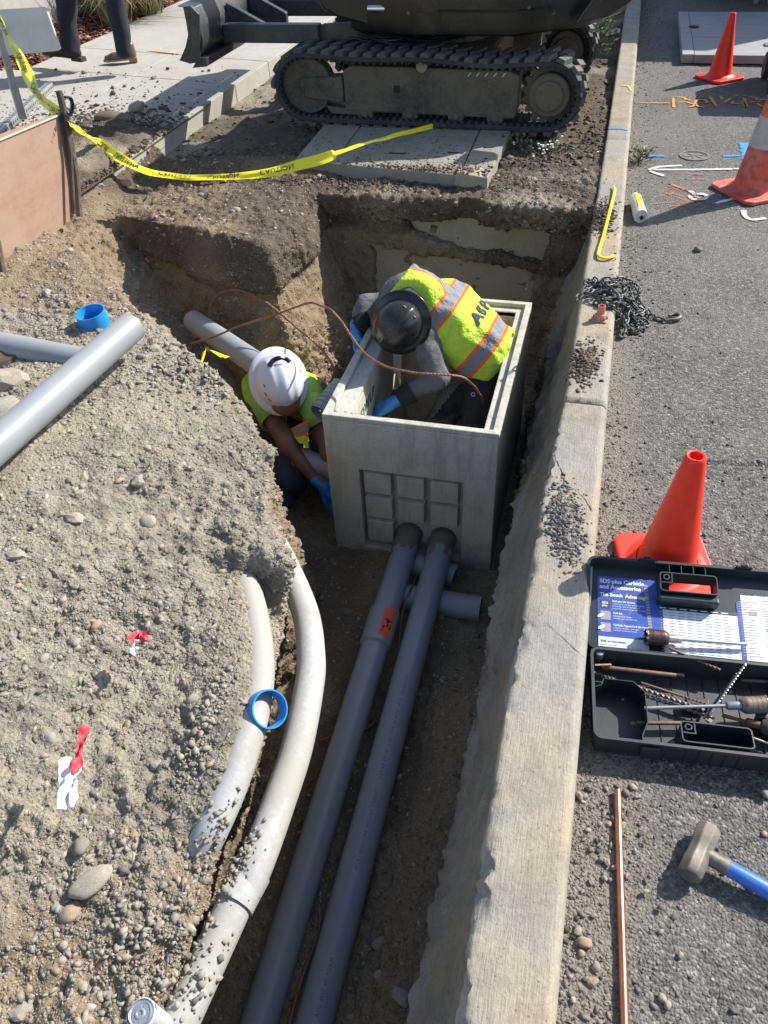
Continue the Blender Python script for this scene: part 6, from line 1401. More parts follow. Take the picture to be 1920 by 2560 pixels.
# printed liner in the lid
def sheet(name, x0,x1,y0,y1,z,mat,torn=0):
    x0 += .012; x1 += .012
    b = MB(); n = 24; top = [(x0+(x1-x0)*i/n, y1-(torn*abs(mnoise.noise(Vector((i*.9,x0*50,0))))) ) for i in range(n+1)]
    b.prism([(x0,y0),(x1,y0)]+top[::-1], z, z+.0004); return cput(b,name,mat,M=ML,smooth=0)
sheet('blue_liner', .016,.188,.048,.236,.0046,M_BLUEP,.006); sheet('white_liner', .018,.150,.012,.0475,.0046,M_WHITEP)
sheet('white_liner', .190,.385,.012,.146,.0046,M_WHITEP,.002); sheet('dark_heading', .190,.385,.1465,.156,.0046,M_DINK); sheet('blue_liner', .3855,.398,.012,.19,.0046,M_BLUEP); sheet('white_liner', .3985,.585,.012,.215,.0046,M_WHITEP,.01)
MT = lambda x,y,z=.0056: ML@Matrix.Translation((x+.012,y,z))
for txt,x,y,s,m,bd_ in [('SDS·plus Carbide',.022,.214,.0172,M_WINK,.035),('and Accessories',.022,.196,.0172,M_WINK,.035),('The Bosch',.022,.172,.0145,M_WINK,.035),('Advantage',.091,.171,.0145,M_YINK,.045),
        ('SDS-plus Bit System',.056,.155,.0075,M_WINK,.03),('Tool-free bit changes with automatic',.056,.147,.0058,M_WINK,0),('bit locking, dust protection and',.056,.140,.0058,M_WINK,0),('maximum impact energy transfer rate',.056,.133,.0058,M_WINK,0),
        ('Drill Bit',.058,.118,.0075,M_WINK,.03),('Patented flute design',.058,.110,.0058,M_WINK,0),('provides fast dust removal',.058,.103,.0058,M_WINK,0),
        ('Carbide-Tipped Drill Bit Head',.058,.082,.0075,M_WINK,.03),('is harder, tougher, and more',.058,.074,.0058,M_WINK,0),('resistant to extreme loads.',.058,.067,.0058,M_WINK,0),('Built on Innovation.',.024,.032,.0085,M_DINK,.02),('Power. Durability.',.024,.022,.0065,M_GREYP,0)]:
    text_obj('print', txt, s, MT(x,y), m, case, bd_)
for y,m in ((.134,M_DINK),(.098,M_GREYP),(.062,M_GREYP)):
    sheet('picture', .024,.051,y,y+.027,.0052,m)
text_obj('print','SDS',.010,MT(.028,.147,.0060),M_WINK,case,.02); text_obj('print','plus',.009,MT(.028,.139,.0060),M_WINK,case,.02)
for (x,y) in ((.037,.111),(.038,.075)):
    b = MB(); b.lathe([(0,.0061),(.009,.0061)],16,Matrix.Translation((x,y,0))@Matrix.Rotation(.6,4,'Z'),sx=1.2,sy=.5); cput(b,'picture_detail',M_WINK,M=ML,smooth=0)
b = MB(); 
for k in range(22):
    y = .215-k*.0085; b.box(.158+.012*k/22-.004,.158+.012*k/22+.006,y-.003,y+.003,.0053,.0057,Matrix.Rotation(0,4,'Z'))
o = cput(b,'printed_bit_picture',M_GREYP,M=ML,smooth=0); o['kind'] = 'stuff'
gl = random.Random(5); b = MB()
for r in range(15):
    for c in range(8):
        x = .195+c*.0235; y = .137-r*.0082; w = gl.uniform(.010,.018); b.box(x,x+w,y,y+.0022,.0052,.0055)
for r in range(24):
    for c in range(3):
        if gl.random() < .2: continue
        x = .403+c*.061; y = .198-r*.0076; b.box(x,x+gl.uniform(.025,.05),y,y+.0018,.0052,.0055)
o = cput(b,'small_print',M_GREYP,M=ML,smooth=0); o['kind'] = 'stuff'
b = MB()
for c in range(7): b.box(.194+c*.027,.194+c*.027+.018,.1495,.1525,.0052,.0055)
o = cput(b,'heading_print',M_WHITEP,M=ML,smooth=0); o['kind'] = 'stuff'
for x,y,w,d in ((.43,.152,.02,.012),(.50,.15,.03,.014),(.47,.11,.022,.007),(.53,.075,.022,.007)):
    b = MB(); b.box(x,x+w,y,y+d,.0056,.0059); cput(b,'printed_picture',M_GREYP,M=ML,smooth=0)
# drill bits
def bit(name, a, b_, r, mat, label, shank=.3, turns=9, tip=True, parent=None):
    a = Vector(a); b_ = Vector(b_); d = (b_-a); L = d.length; d.normalize(); q = d.to_track_quat('Z','Y').to_matrix().to_4x4(); M = Matrix.Translation(a)@q; root = empty(name, a, label=label, cat='drill bit', group='masonry bits in the case')
    m = MB(); m.lathe([(0,0),(r*.82,0),(r*.9,.003),(r*.9,L*shank),(r*.6,L*shank+.004)],12,M); rel(m.build('shank', mat, None), root)
    m = MB(); n = 120; V = []; K = 10
    for i in range(n+1):
        t = i/n; z = L*shank+(L*(1-shank))*t; k = 1 if t < .96 or not tip else (1-t)/.04*.9+.1
        for j in range(K):
            th = 2*math.pi*j/K; rr = r*k*(1-.38*(.5+.5*math.cos(2*(th))) ); tw = turns*2*math.pi*t*.5; V.append(M@Vector((rr*math.cos(th+tw),rr*math.sin(th+tw),z)))
    F = [(i*K+j,i*K+(j+1)%K,(i+1)*K+(j+1)%K,(i+1)*K+j) for i in range(n) for j in range(K)]+[tuple(range(K))[::-1],tuple(range(n*K,n*K+K))]; m.add(V,F); rel(m.build('flutes', mat, None, smooth=40), root); return root
def holesaw(a, b_, r, L, mat, shmat, label, teeth=True):
    """a: shank end, b_: mouth of the saw"""
    a = Vector(a); b_ = Vector(b_); d = b_-a; T = d.length; d.normalize(); M = Matrix.Translation(a)@d.to_track_quat('Z','Y').to_matrix().to_4x4(); root = empty('hole_saw', a, label=label, cat='hole saw')
    m = MB(); m.lathe([(0,0),(.0045,0),(.005,.003),(.0045,T-L-.03)],14,M); rel(m.build('shank', shmat, None), root)
    m = MB(); m.lathe([(0,T-L-.034),(.009,T-L-.034),(.0105,T-L-.03),(.0105,T-L+.002)],6 if False else 18,M); rel(m.build('collar', shmat, None), root)
    m = MB(); pr = [(.010,T-L),(r*.7,T-L),(r*.98,T-L+.010)]
    for k in range(4): z = T-L+.012+k*(L-.016)/4; pr += [(r,z),(r,z+(L-.016)/4-.0015),(r*.975,z+(L-.016)/4-.001),(r*.975,z+(L-.016)/4)]
    pr += [(r,T-.003),(r*1.02,T),(r*.93,T),(r*.92,T-L+.014),(.003,T-L+.012)]; m.lathe(pr,40,M); rel(m.build('cup', mat, None, smooth=30), root)
    for k in range(8):
        an = k*math.pi/4; m = MB(); m.box(r*.90,r*1.04,-.003,.003,T-.004,T+.003,M@Matrix.Rotation(an,4,'Z')); rel(m.build('tooth', shmat, None, smooth=0), root)
    m = MB(); m.lathe([(0,T-.02),(.003,T-.02),(.0032,T+.010),(0,T+.014)],10,M); rel(m.build('pilot', shmat, None), root); return root
zi = .02
holesaw(P(1614,1392,.070), P(1395,1376,.075), .022, .058, M_SAWR, M_BITNEW, 'brown hole saw with long bright shank resting on the white printed lid')
holesaw(P(1392,1530,.062), P(1655,1522,.066), .0215, .062, M_SAWG, M_GALV, 'worn steel hole saw with grooved cup lying across the tray')
holesaw(P(1560,1545,.040), P(1690,1580,.034), .022, .05, M_DKSTEEL, M_BITRUST, 'dark toothed hole saw beneath the worn one, at the right edge')
bit('drill_bit', P(1445,1400,.078), P(1558,1448,.060), .0042, M_BITRUST, 'rusty twist bit balanced over the hinge of the case', .28)
bit('drill_bit', P(1300,1441,.045), P(1478,1461,.042), .0062, M_BITRUST, 'thick smooth rusty chisel bit along the back of the tray', .9)
bit('drill_bit', P(1365,1480,.04), P(1525,1535,.038), .0062, M_BIT, 'thickest spiral bit in the middle of the tray', .1, 12)
bit('drill_bit', P(1372,1496,.03), P(1545,1552,.028), .0058, M_BIT, 'thick spiral bit alongside the thickest one', .1, 12)
bit('drill_bit', P(1385,1475,.045), P(1548,1528,.048), .0035, M_BITRUST, 'thin rusty rod bit crossing the thick spiral bits', .55)
bit('drill_bit', P(1532,1545,.040), P(1612,1433,.100), .0036, M_BITNEW, 'slim bright bit standing up at a slant out of the tray', .25, 14)
bit('drill_bit', P(1520,1552,.030), P(1592,1453,.075), .0034, M_DKSTEEL, 'slim dark bit leaning next to the bright slanted one', .25, 14)
bit('drill_bit', P(1375,1562,.035), P(1500,1562,.035), .0055, M_BITRUST, 'plain thick rusty shank at the front of the tray by the handle', .85)
bit('drill_bit', P(1278,1452,.030), P(1330,1468,.026), .005, M_BITRUST, 'short rusty spiral bit poking out above the empty compartment', .2, 5)
bit('drill_bit', P(1600,1470,.035), P(1700,1475,.035), .006, M_DKSTEEL, 'black bit end at the right edge of the tray', .5)
bit('drill_bit', P(1620,1592,.030), P(1690,1618,.026), .004, M_BIT, 'thin steel bit at the lower right corner of the tray', .4)
b = MB(); b.tube([P(1285,1437,.06),P(1320,1436,.055)],.0035,8); o = b.build('brass_fitting', worn('brass',(.45,.30,.12),(.3,.2,.1),(.2,.13,.08),.3,40,.4,.7,.8,.1), None); tag(o, 'small tarnished brass fitting in the back left corner of the tray','fitting')
b = MB(); b.lathe([(0,0),(.012,0),(.012,.02),(.009,.022),(0,.022)],20,Matrix.Translation(P(1293,1418,.045))); o = b.build('round_plug', M_GALV, None); tag(o, 'small round grey cap tucked in the back left corner of the tray','cap')
# ================================================================ PEOPLE
def sd_cone(Pn, a, b_, ra, rb):
    a = np.array(a, np.float32); b_ = np.array(b_, np.float32); ba = b_-a; l2 = float((ba**2).sum())+1e-9
    d = Pn-a; t = np.clip((d@ba)/l2, 0, 1); q = d-t[...,None]*ba; return np.sqrt((q**2).sum(-1))-(ra+(rb-ra)*t)
def smin(a, b_, k): h = np.clip(.5+.5*(b_-a)/k, 0, 1); return b_*(1-h)+a*h-k*h*(1-h)
def sdf_eval(prims, Pn, k=.035):
    f = None
    for a,b_,ra,rb in prims:
        s = sd_cone(Pn,a,b_,ra,rb); f = s if f is None else smin(f,s,k)
    return f
def sdf_obj(name, prims, mats, parent, res=.010, k=.035, infl=0.0, cut=None, wr=0.0, wrs=9, matfn=None, attr=None, pad=.06, seed=0):
    A = np.array([p[0] for p in prims]+[p[1] for p in prims]); rm = max(max(p[2],p[3]) for p in prims)+infl+pad
    lo_, hi_ = A.min(0)-rm, A.max(0)+rm; xs,ys,zs = [np.arange(lo_[i],hi_[i],res,dtype=np.float32) for i in range(3)]
    G = np.stack(np.meshgrid(xs,ys,zs,indexing='ij'),-1); f = sdf_eval(prims,G,k)-infl
    if wr: f = f+wr*fbm(G,wrs,2,seed)+wr*.75*(np.abs(vnoise(G*np.array([1,1,.55]),wrs*2.3,seed+5))-.3)
    if cut is not None: f = np.maximum(f, cut(G))
    import openvdb as vdb
    f = np.clip(f,-4*res,4*res).astype(np.float32); g = vdb.FloatGrid(4*res); g.copyFromArray(f); g.transform = vdb.createLinearTransform(voxelSize=res)
    pts, quads = g.convertToQuads(isovalue=0.0); pts = np.array(pts)+lo_; quads = np.array(quads)[:, ::-1]
    me = bpy.data.meshes.new(name); me.from_pydata(pts.tolist(),[],quads.tolist()); 
    bm = bmesh.new(); bm.from_mesh(me); bmesh.ops.recalc_face_normals(bm, faces=bm.faces); bmesh.ops.smooth_vert(bm, verts=bm.verts, factor=.5, use_axis_x=True, use_axis_y=True, use_axis_z=True); bm.to_mesh(me); bm.free()
    me.polygons.foreach_set('use_smooth',[True]*len(me.polygons))
    for m in (mats if isinstance(mats,(list,tuple)) else [mats]): me.materials.append(m)
    if matfn:
        c = np.array([p.center[:] for p in me.polygons]); me.polygons.foreach_set('material_index', matfn(c).astype(np.int32))
    if attr:
        V = np.array([v.co[:] for v in me.vertices])
        for nm,fn in attr.items(): at = me.attributes.new(nm,'FLOAT','POINT'); at.data.foreach_set('value', fn(V).astype(np.float32))
    o = bpy.data.objects.new(name, me); COL.objects.link(o); rel(o,parent); return o
def vest_mat(name, lime):
    m, nt, bs = new_mat(name); v = _coord(nt); a = nt.nodes.new('ShaderNodeAttribute'); a.attribute_name = 'stripe'; s = a.outputs['Fac']
    n = _noise(nt, v, 30, 3); c = _mix(nt, _ramp(nt, n, [(.35,(0,0,0)),(.7,(1,1,1))]), lime, tuple(x*.86 for x in lime))
    def lt(t): return _math(nt,'LESS_THAN',s,t)
    c = _mix(nt, lt(.040), c, (.88,.14,.02)); grey = _mix(nt, n, (.17,.18,.20), (.27,.28,.30)); c = _mix(nt, lt(.026), c, grey)
    nt.links.new(c, bs.inputs['Base Color']); bs.inputs['Roughness'].default_value = .75; bs.inputs['Specular IOR Level'].default_value = .25
    w = nt.nodes.new('ShaderNodeTexVoronoi'); w.inputs['Scale'].default_value = 330; nt.links.new(v, w.inputs['Vector']); _bump(nt, bs, w.outputs['Distance'], .35, .002); _bump(nt, bs, _noise(nt, v, 16, 4, .6, (1,1,1)), .9, .03); return m
M_VEST = vest_mat('hi_vis_vest', (.52,.70,.06)); M_VEST2 = vest_mat('lime_vest', (.46,.74,.05))
M_GREYSH = worn('grey_jersey', (.15,.15,.15), (.10,.10,.10), (.17,.155,.13), .25, 35, .9, .95, 0, .8, 45, .010)
M_BLACKCL = worn('black_cloth', (.012,.012,.013), (.02,.02,.021), (.07,.06,.05), .3, 12, .9, .95, 0, .4)
M_CAMO = worn('camo_cloth', (.055,.05,.035), (.02,.02,.016), (.10,.085,.06), .5, 11, .9, .95, 0, .3)
M_NAVY = worn('navy_trousers', (.012,.014,.022), (.018,.02,.03), (.05,.05,.05), .1, 9, .85, .9, 0, .4, 30, .01)
M_JEAN = worn('denim', (.06,.085,.13), (.04,.06,.10), (.16,.14,.11), .3, 12, .9, .95, 0, .3)
M_SKIN = worn('skin', (.20,.095,.055), (.16,.075,.045), (.18,.13,.09), .15, 20, .55, .8, 0, .15)
M_LIMESH = worn('lime_shirt', (.34,.58,.11), (.27,.48,.09), (.3,.4,.15), .1, 20, .9, .95, 0, .35, 40, .006)
M_GLOVE = worn('nitrile_glove', (.02,.22,.60), (.015,.17,.50), (.20,.19,.16), .25, 30, .4, .8, 0, .25)
M_HATB = worn('black_hat', (.014,.014,.015), (.022,.022,.023), (.10,.09,.08), .18, 9, .26, .6, 0, .03)
M_HATW = worn('white_hat', (.66,.68,.72), (.64,.66,.70), (.48,.45,.40), .12, 5, .32, .6, 0, .02)
M_REDINK = flat('red_ink', (.60,.03,.04), .5); M_HAIR = flat('hair', (.02,.015,.012), .8)

def hand(root, wrist, d, n, spread=.0, curl=1.0, sc=1.0, side=1, name='glove', mat=M_GLOVE):
    """palm plus five separate bent fingers; d: towards fingertips, n: palm normal (fingers curl to it)"""
    d = Vector(d).normalized(); n = Vector(n); n = (n-d*n.dot(d)).normalized(); s = d.cross(n)*side; w = Vector(wrist); pr = []
    def p(a,b_,c): return w+(d*a+s*b_+n*c)*sc
    pr += [(p(-.035,0,0),p(.02,0,0),.030*sc,.030*sc),(p(.02,-.018,0),p(.085,-.024,0),.019*sc,.016*sc),(p(.02,.018,0),p(.085,.024,0),.019*sc,.016*sc),(p(.02,0,0),p(.088,0,0),.019*sc,.016*sc)]
    for b0,L,r in ((-.030,.068,.0088),(-.010,.080,.0095),(.010,.075,.0092),(.029,.060,.0082)):
        q = p(.088,b0,0); ang = 0; 
        for k,(f,c) in enumerate(((.45,.35),(.30,.65),(.25,.5))):
            ang += c*curl; nx = q+(d*math.cos(ang)+n*math.sin(ang)+s*(b0*2*(1+spread)*.6))*L*f*sc; pr.append((q,nx,r*sc*(1-.08*k),r*sc*(1-.08*(k+1)))); q = nx
    q = p(.025,-.030,.004); t1 = p(.055,-.058,.018); t2 = p(.082,-.062,.034+.01*curl); pr += [(q,t1,.014*sc,.0115*sc),(t1,t2,.0105*sc,.009*sc)]
    pr = [(tuple(a),tuple(b_),ra,rb) for a,b_,ra,rb in pr]
    return sdf_obj(name, pr, mat, root, res=.0036, k=.009, pad=.012)
def hardhat(root, c, up, fwd, mat, rx=.118, ry=.142, hgt=.128, brim=.042, ridges=1, name='hard_hat', brimdrop=.012):
    up = Vector(up).normalized(); fwd = Vector(fwd); fwd = (fwd-up*fwd.dot(up)).normalized(); sd_ = fwd.cross(up); M = Matrix((sd_,fwd,up)).transposed().to_4x4(); M.translation = Vector(c)
    b = MB(); n = 72; rings = 22; V = []
    for i in range(rings+1):
        t = i/rings*math.pi/2
        for k in range(n):
            a = 2*math.pi*k/n; cx,cy = math.cos(a),math.sin(a); r = math.cos(t)**.85 if t < 1.56 else 0; x = rx*r*cx; y = ry*r*cy; z = hgt*math.sin(t)
            rid = 0
            if ridges == 1: rid = .007*math.exp(-(x/.024)**2)*sstep(.15,.5,t)+.004*math.exp(-((abs(x)-.05)/.012)**2)*sstep(.2,.6,t)
            else: rid = .009*math.exp(-(x/.014)**2)*sstep(.1,.4,t)
            k2 = 1+rid/.12; V.append(M@Vector((x*k2,y*k2,z*k2)))
    F = [(i*n+k,i*n+(k+1)%n,(i+1)*n+(k+1)%n,(i+1)*n+k) for i in range(rings) for k in range(n)]+[tuple(range(rings*n,rings*n+n))]; b.add(V,F)
    hat = rel(b.build(name, mat, None, smooth=50), root)
    b = MB(); V = []; pr = [(-.004,.012,0),(.0,.006,0),(.45,.0,-.3),(1,-.004,-1),(1.03,-.008,-1),(1.0,-.012,-1),(.45,-.006,-.3),(-.004,-.004,0)]
    for j,(w,z,dz) in enumerate(pr):
        for k in range(n):
            a = 2*math.pi*k/n; cx,cy = math.cos(a),math.sin(a); ww = brim*(1+.35*max(0,cy)**2+.15*max(0,-cy)**2)*w; V.append(M@Vector(((rx+ww)*cx,(ry+ww)*cy,z+dz*brimdrop*(.6+.8*cy*cy))))
    b.add(V, [(j*n+k,j*n+(k+1)%n,(j+1)*n+(k+1)%n,(j+1)*n+k) for j in range(len(pr)-1) for k in range(n)]); 
    bo = b.build('brim', mat, None, smooth=60); rel(bo, root)
    return M, hat
def sub(o, parent):   # make o a sub-part of parent (both already in world placement)
    r = parent.parent; o.parent = parent; return o

# --- worker standing in the box
W1 = empty('person', (-.5,3.25,-.845), label='worker in black full-brim hard hat and lime vest bending over inside the precast box', cat='person', group='two workers in the pit')
hip = Vector(PY(1045,748,3.30)); hip.z -= .03; sho = Vector(PY(893,632,3.34)); ax = (sho-hip).normalized()
lat = Vector((PY(965,735,3.10)-PY(815,600,3.52))).normalized(); lat = (lat-ax*lat.dot(ax)).normalized(); bk = lat.cross(ax).normalized()
if bk.z < 0: bk = -bk
hip = hip-bk*.015; sho = sho-bk*.03; T_L = (sho-hip).length
sR, sL = sho-lat*.155, sho+lat*.165          # image-left and image-right shoulders
eR, wR = PY(793,662,3.36), PY(776,708,3.26)
eL, wL = PY(945,815,3.02), PY(862,862,2.93)
neck = sho+ax*.07+Vector((0,-.02,-.02)); head = PY(860,702,3.14)
def q3(v): return tuple(v)
torso = [(q3(hip-lat*.08),q3(sho-lat*.095),.128,.112),(q3(hip+lat*.08),q3(sho+lat*.095),.128,.112),(q3(hip+bk*.03),q3(hip.lerp(sho,.6)+bk*.055),.125,.125),(q3(sho-lat*.12),q3(sho+lat*.12),.098,.098)]
arms = [(q3(sR),q3(eR),.068,.052),(q3(eR),q3(wR),.050,.036),(q3(sL),q3(eL),.070,.055),(q3(eL),q3(wL),.052,.037)]
k1, k2 = Vector((-.62,3.02,-.50)), Vector((-.42,3.0,-.46)); f1, f2 = Vector((-.68,3.22,-.80)), Vector((-.44,3.30,-.80))
legs = [(q3(hip-lat*.08),q3(k1),.095,.068),(q3(k1),q3(f1),.066,.050),(q3(hip+lat*.08),q3(k2),.095,.068),(q3(k2),q3(f2),.066,.050),(q3(f1),q3(f1+Vector((-.02,-.16,-.01))),.045,.038),(q3(f2),q3(f2+Vector((0,-.16,-.01))),.045,.038)]
nk = [(q3(sho+ax*.02),q3(neck),.075,.065),(q3(neck),q3(head+Vector((.03,.06,0))),.062,.085),(q3(head),q3(head+Vector((.0,-.0,-.05))),.088,.075)]
def mat1(c):
    u = (c-np.array(hip))@np.array(ax); m = np.zeros(len(c)); m[(u < .0)] = 1; m[(c[:,2] < -.42) & (u < .12)] = 2
    dh = np.linalg.norm(c-np.array(head),axis=1); m[dh < .12] = 3
    dn = np.linalg.norm(c-np.array(neck),axis=1); m[(dn < .09) & (dh >= .12)] = 1
    for wv_ in (wR,wL): m[np.linalg.norm(c-np.array(wv_),axis=1) < .060] = 1
    return m
body1 = sdf_obj('body', torso+arms+legs+nk, [M_GREYSH,M_BLACKCL,M_CAMO,M_SKIN], W1, res=.011, k=.045, wr=.010, wrs=13, matfn=mat1)
def stripe1(V):
    d = V-np.array(hip); u = d@np.array(ax)/T_L; w = d@np.array(lat); n_ = d@np.array(bk)
    us = .66; s = np.abs(u-us)*T_L
    s = np.minimum(s, np.abs(u-.07)*T_L)                       # waist band
    st = np.where(u > us, np.abs(np.abs(w)-.135), 9); s = np.minimum(s, st)
    return s
def cut1(G):
    d = G-np.array(hip,np.float32); u = d@np.array(ax,np.float32); w = d@np.array(lat,np.float32)
    hem = -.07-u+.03*np.sin(w*20); top = u-(T_L+.085); lat_ = np.abs(w)-.225
    nkc = .085-sd_cone(G,q3(neck-ax*.03),q3(neck+ax*.2),0,0)
    return np.maximum.reduce([hem,top,lat_,nkc,.118-sd_cone(G,q3(head),q3(head),0,0)])
vest1 = sdf_obj('vest', torso+[(q3(sR),q3(sR.lerp(eR,.15)),.062,.055),(q3(sL),q3(sL.lerp(eL,.15)),.064,.058)], M_VEST, W1, res=.009, k=.05, infl=.026, cut=cut1, wr=.013, wrs=11, attr={'stripe':stripe1}, seed=4)
def on_vest(vest, org, dx, dy, nrm, off=.004):
    bv = bvh_of(vest); 
    def fn(p):
        q = org+dx*p.x+dy*p.y; h = bv.ray_cast(q+nrm*.4, -nrm); return (h[0]+nrm*off) if h[0] is not None else q
    return fn
M_NAVYINK = flat('navy_ink', (.02,.025,.06), .8)
vorg = hip+ax*(T_L*.27)+bk*.1
text_obj('back_print', 'ABP', .078, None, M_NAVYINK, W1, .03, fn=on_vest(vest1, vorg+lat*.19, -lat*1.0, ax, bk), sub=2, spacing=1.25)
# black hood round the neck, cuffs
b = MB(); ring = []
hd_ax = (head-sho).normalized()
for k in range(24): a = 2*math.pi*k/24; ring.append(neck+(lat*math.cos(a)*.088+bk*math.sin(a)*.080)+hd_ax*.012*math.sin(2*a))
b.tube(ring, .036, 12, caps=False, closed=True); rel(b.build('hood', M_BLACKCL, None, smooth=60), W1)
for wv_,ev in ((wR,eR),(wL,eL)):
    b = MB(); d = (wv_-ev).normalized(); b.tube([wv_-d*.07,wv_-d*.03,wv_+d*.005],[.052,.049,.045],18); rel(b.build('cuff', M_BLACKCL, None, smooth=60), W1)
hand(W1, q3(wR+Vector((-.01,-.02,-.01))), (.15,-.55,-.55), (1,-.1,-.25), curl=.9, side=-1)
hand(W1, q3(wL+(wL-eL).normalized()*.03), (-.75,-.05,-.55), (0,.3,-.9), curl=.8, side=1)
vdir = (Vector(CAM)-head).normalized()
hup = (vdir*.93+Vector((-.34,-.22,-.30))).normalized()
HM1, _h = hardhat(W1, head+vdir*.115-hup*.02, hup, (-.55,-.75,-.45), M_HATB, rx=.106, ry=.120, hgt=.122, brim=.031, ridges=2, brimdrop=.004)
for s in (-1,1):
    b = MB(); b.box(s*.094-.006,s*.094+.006,-.012,.012,.028,.05, HM1); rel(b.build('slot_cover', M_HATB, None, smooth=0, bevel=.004), W1)
b = MB()
for s in (-.03,0,.03): b.box(s-.009,s+.009,-.108,-.094,.045,.060, HM1@Matrix.Rotation(R_(0),4,'Z'))
rel(b.build('rear_ratchet', M_HATB, None, smooth=0, bevel=.003), W1)
b = MB(); b.tube(spline([head+Vector((.09,-.02,-.08)),head+Vector((.12,-.04,-.2)),head+Vector((.10,-.05,-.28)),head+Vector((.13,-.03,-.33))],20),.004,6); rel(b.build('chin_cord', M_BLACKCL, None), W1)
b = MB(); b.tube([hip+Vector((-.02,-.14,-.10)),hip+Vector((.0,-.16,-.25))],.03,10,flat=.3); rel(b.build('trouser_strap', M_BLACKCL, None), W1)
b = MB(); q = PY(1022,852,3.0); b.lathe([(.006,0),(.010,0),(.010,.003),(.006,.003),(.006,0)],20,Matrix.Translation(q)@(Vector(CAM)-q).to_track_quat('Z','Y').to_matrix().to_4x4()); rel(b.build('grommet', M_GALV, None), W1)

# --- worker crouching beside the box
W2 = empty('person', (-1.35,3.0,-.88), label='worker in white hard hat and lime shirt crouching left of the precast box', cat='person', group='two workers in the pit')
head2 = PY(606,822,2.86); sh2 = Vector((-1.36,3.05,-.36)); sl2, sr2 = Vector(PY(552,838,3.02)), Vector(PY(664,850,2.98)); sh2 = (sl2+sr2)/2+Vector((0,.04,-.03)); hp2 = sh2+Vector((-.08,.36,-.30))
el2, wl2 = PY(622,962,2.74), PY(696,1046,2.66); er2, wr2 = PY(700,925,2.78), PY(712,1010,2.66); er2.x = min(er2.x,-1.055); er2 = Vector((-1.075,2.76,-.50)); wr2 = Vector((-1.06,2.66,-.74))
lat2 = (sr2-sl2).normalized(); ax2 = (sh2-hp2).normalized(); bk2 = lat2.cross(ax2).normalized(); 
if bk2.z < 0: bk2 = -bk2
tors2 = [(q3(hp2-lat2*.07),q3(sh2-lat2*.08),.11,.09),(q3(hp2+lat2*.07),q3(sh2+lat2*.08),.11,.09),(q3(sh2-lat2*.13),q3(sh2+lat2*.13),.078,.078)]
kl, kr = Vector((-1.30,2.76,-.70)), Vector((-1.18,2.98,-.70)); fl_, fr_ = Vector((-1.34,2.92,-.87)), Vector((-1.22,3.12,-.87))
legs2 = [(q3(hp2-lat2*.08),q3(kl),.09,.066),(q3(kl),q3(fl_),.064,.048),(q3(hp2+lat2*.08),q3(kr),.09,.066),(q3(kr),q3(fr_),.064,.048),(q3(fl_),q3(fl_+Vector((0,-.15,0))),.042,.036),(q3(fr_),q3(fr_+Vector((0,-.15,0))),.042,.036)]
kl.z = -.70; kr.z = -.70
arms2 = [(q3(sl2),q3(el2),.058,.046),(q3(el2),q3(wl2),.042,.028),(q3(sr2),q3(er2),.056,.044),(q3(er2),q3(wr2),.041,.028)]
nk2 = [(q3(sh2),q3(head2+Vector((0,.05,-.07))),.07,.062),(q3(head2+Vector((0,.03,-.05))),q3(head2+Vector((.02,-.03,-.09))),.082,.07)]
def mat2(c):
    m = np.zeros(len(c)); m[c[:,2] < hp2.z+.04] = 1; m[(c[:,1] < hp2.y-.10) & (c[:,2] < -.50)] = 1
    for a,b_ in ((sl2,el2),(sr2,er2)):
        d = (c-np.array(a))@np.array((b_-a).normalized()); near_ = sd_cone(c.astype(np.float32),q3(a),q3(b_),.0,.0) < .075; m[near_ & (d > (b_-a).length*.50)] = 2
    for a,b_ in ((el2,wl2),(er2,wr2)): m[sd_cone(c.astype(np.float32),q3(a),q3(b_),0,0) < .062] = 2
    m[np.linalg.norm(c-np.array(head2+Vector((0,.0,-.07))),axis=1) < .12] = 2
    return m
body2 = sdf_obj('body', tors2+arms2+legs2+nk2, [M_LIMESH,M_JEAN,M_SKIN], W2, res=.010, k=.035, wr=.006, wrs=14, matfn=mat2, seed=8)
for s_,e_ in ((sl2,el2),(sr2,er2)):
    d = (e_-s_); b = MB(); b.tube([s_+d*.12,s_+d*.35,s_+d*.60],[.066,.063,.066],20,caps=False)
    for i,v in enumerate(b.v): q_ = Vector(v); b.v[i] = tuple(q_+Vector((1,1,1))*.006*mnoise.noise(q_*22))
    rel(b.build('sleeve', M_LIMESH, None, smooth=80, solid=.003), W2)
def stripe2(V):
    d = V-np.array(hp2); u = d@np.array(ax2); w = d@np.array(lat2); L = (sh2-hp2).length
    return np.minimum(np.where(u > L*.45, np.abs(np.abs(w)-.095), 9), np.abs(u-L*.42))
def cut2(G):
    d = G-np.array(hp2,np.float32); u = d@np.array(ax2,np.float32); w = d@np.array(lat2,np.float32); return np.maximum.reduce([.02-u, np.abs(w)-.21, .082-sd_cone(G,q3(sh2+ax2*.03),q3(head2),0,0)])
vest2 = sdf_obj('vest', tors2, M_VEST2, W2, res=.009, k=.04, infl=.020, cut=cut2, wr=.012, wrs=11, attr={'stripe':stripe2}, seed=12)
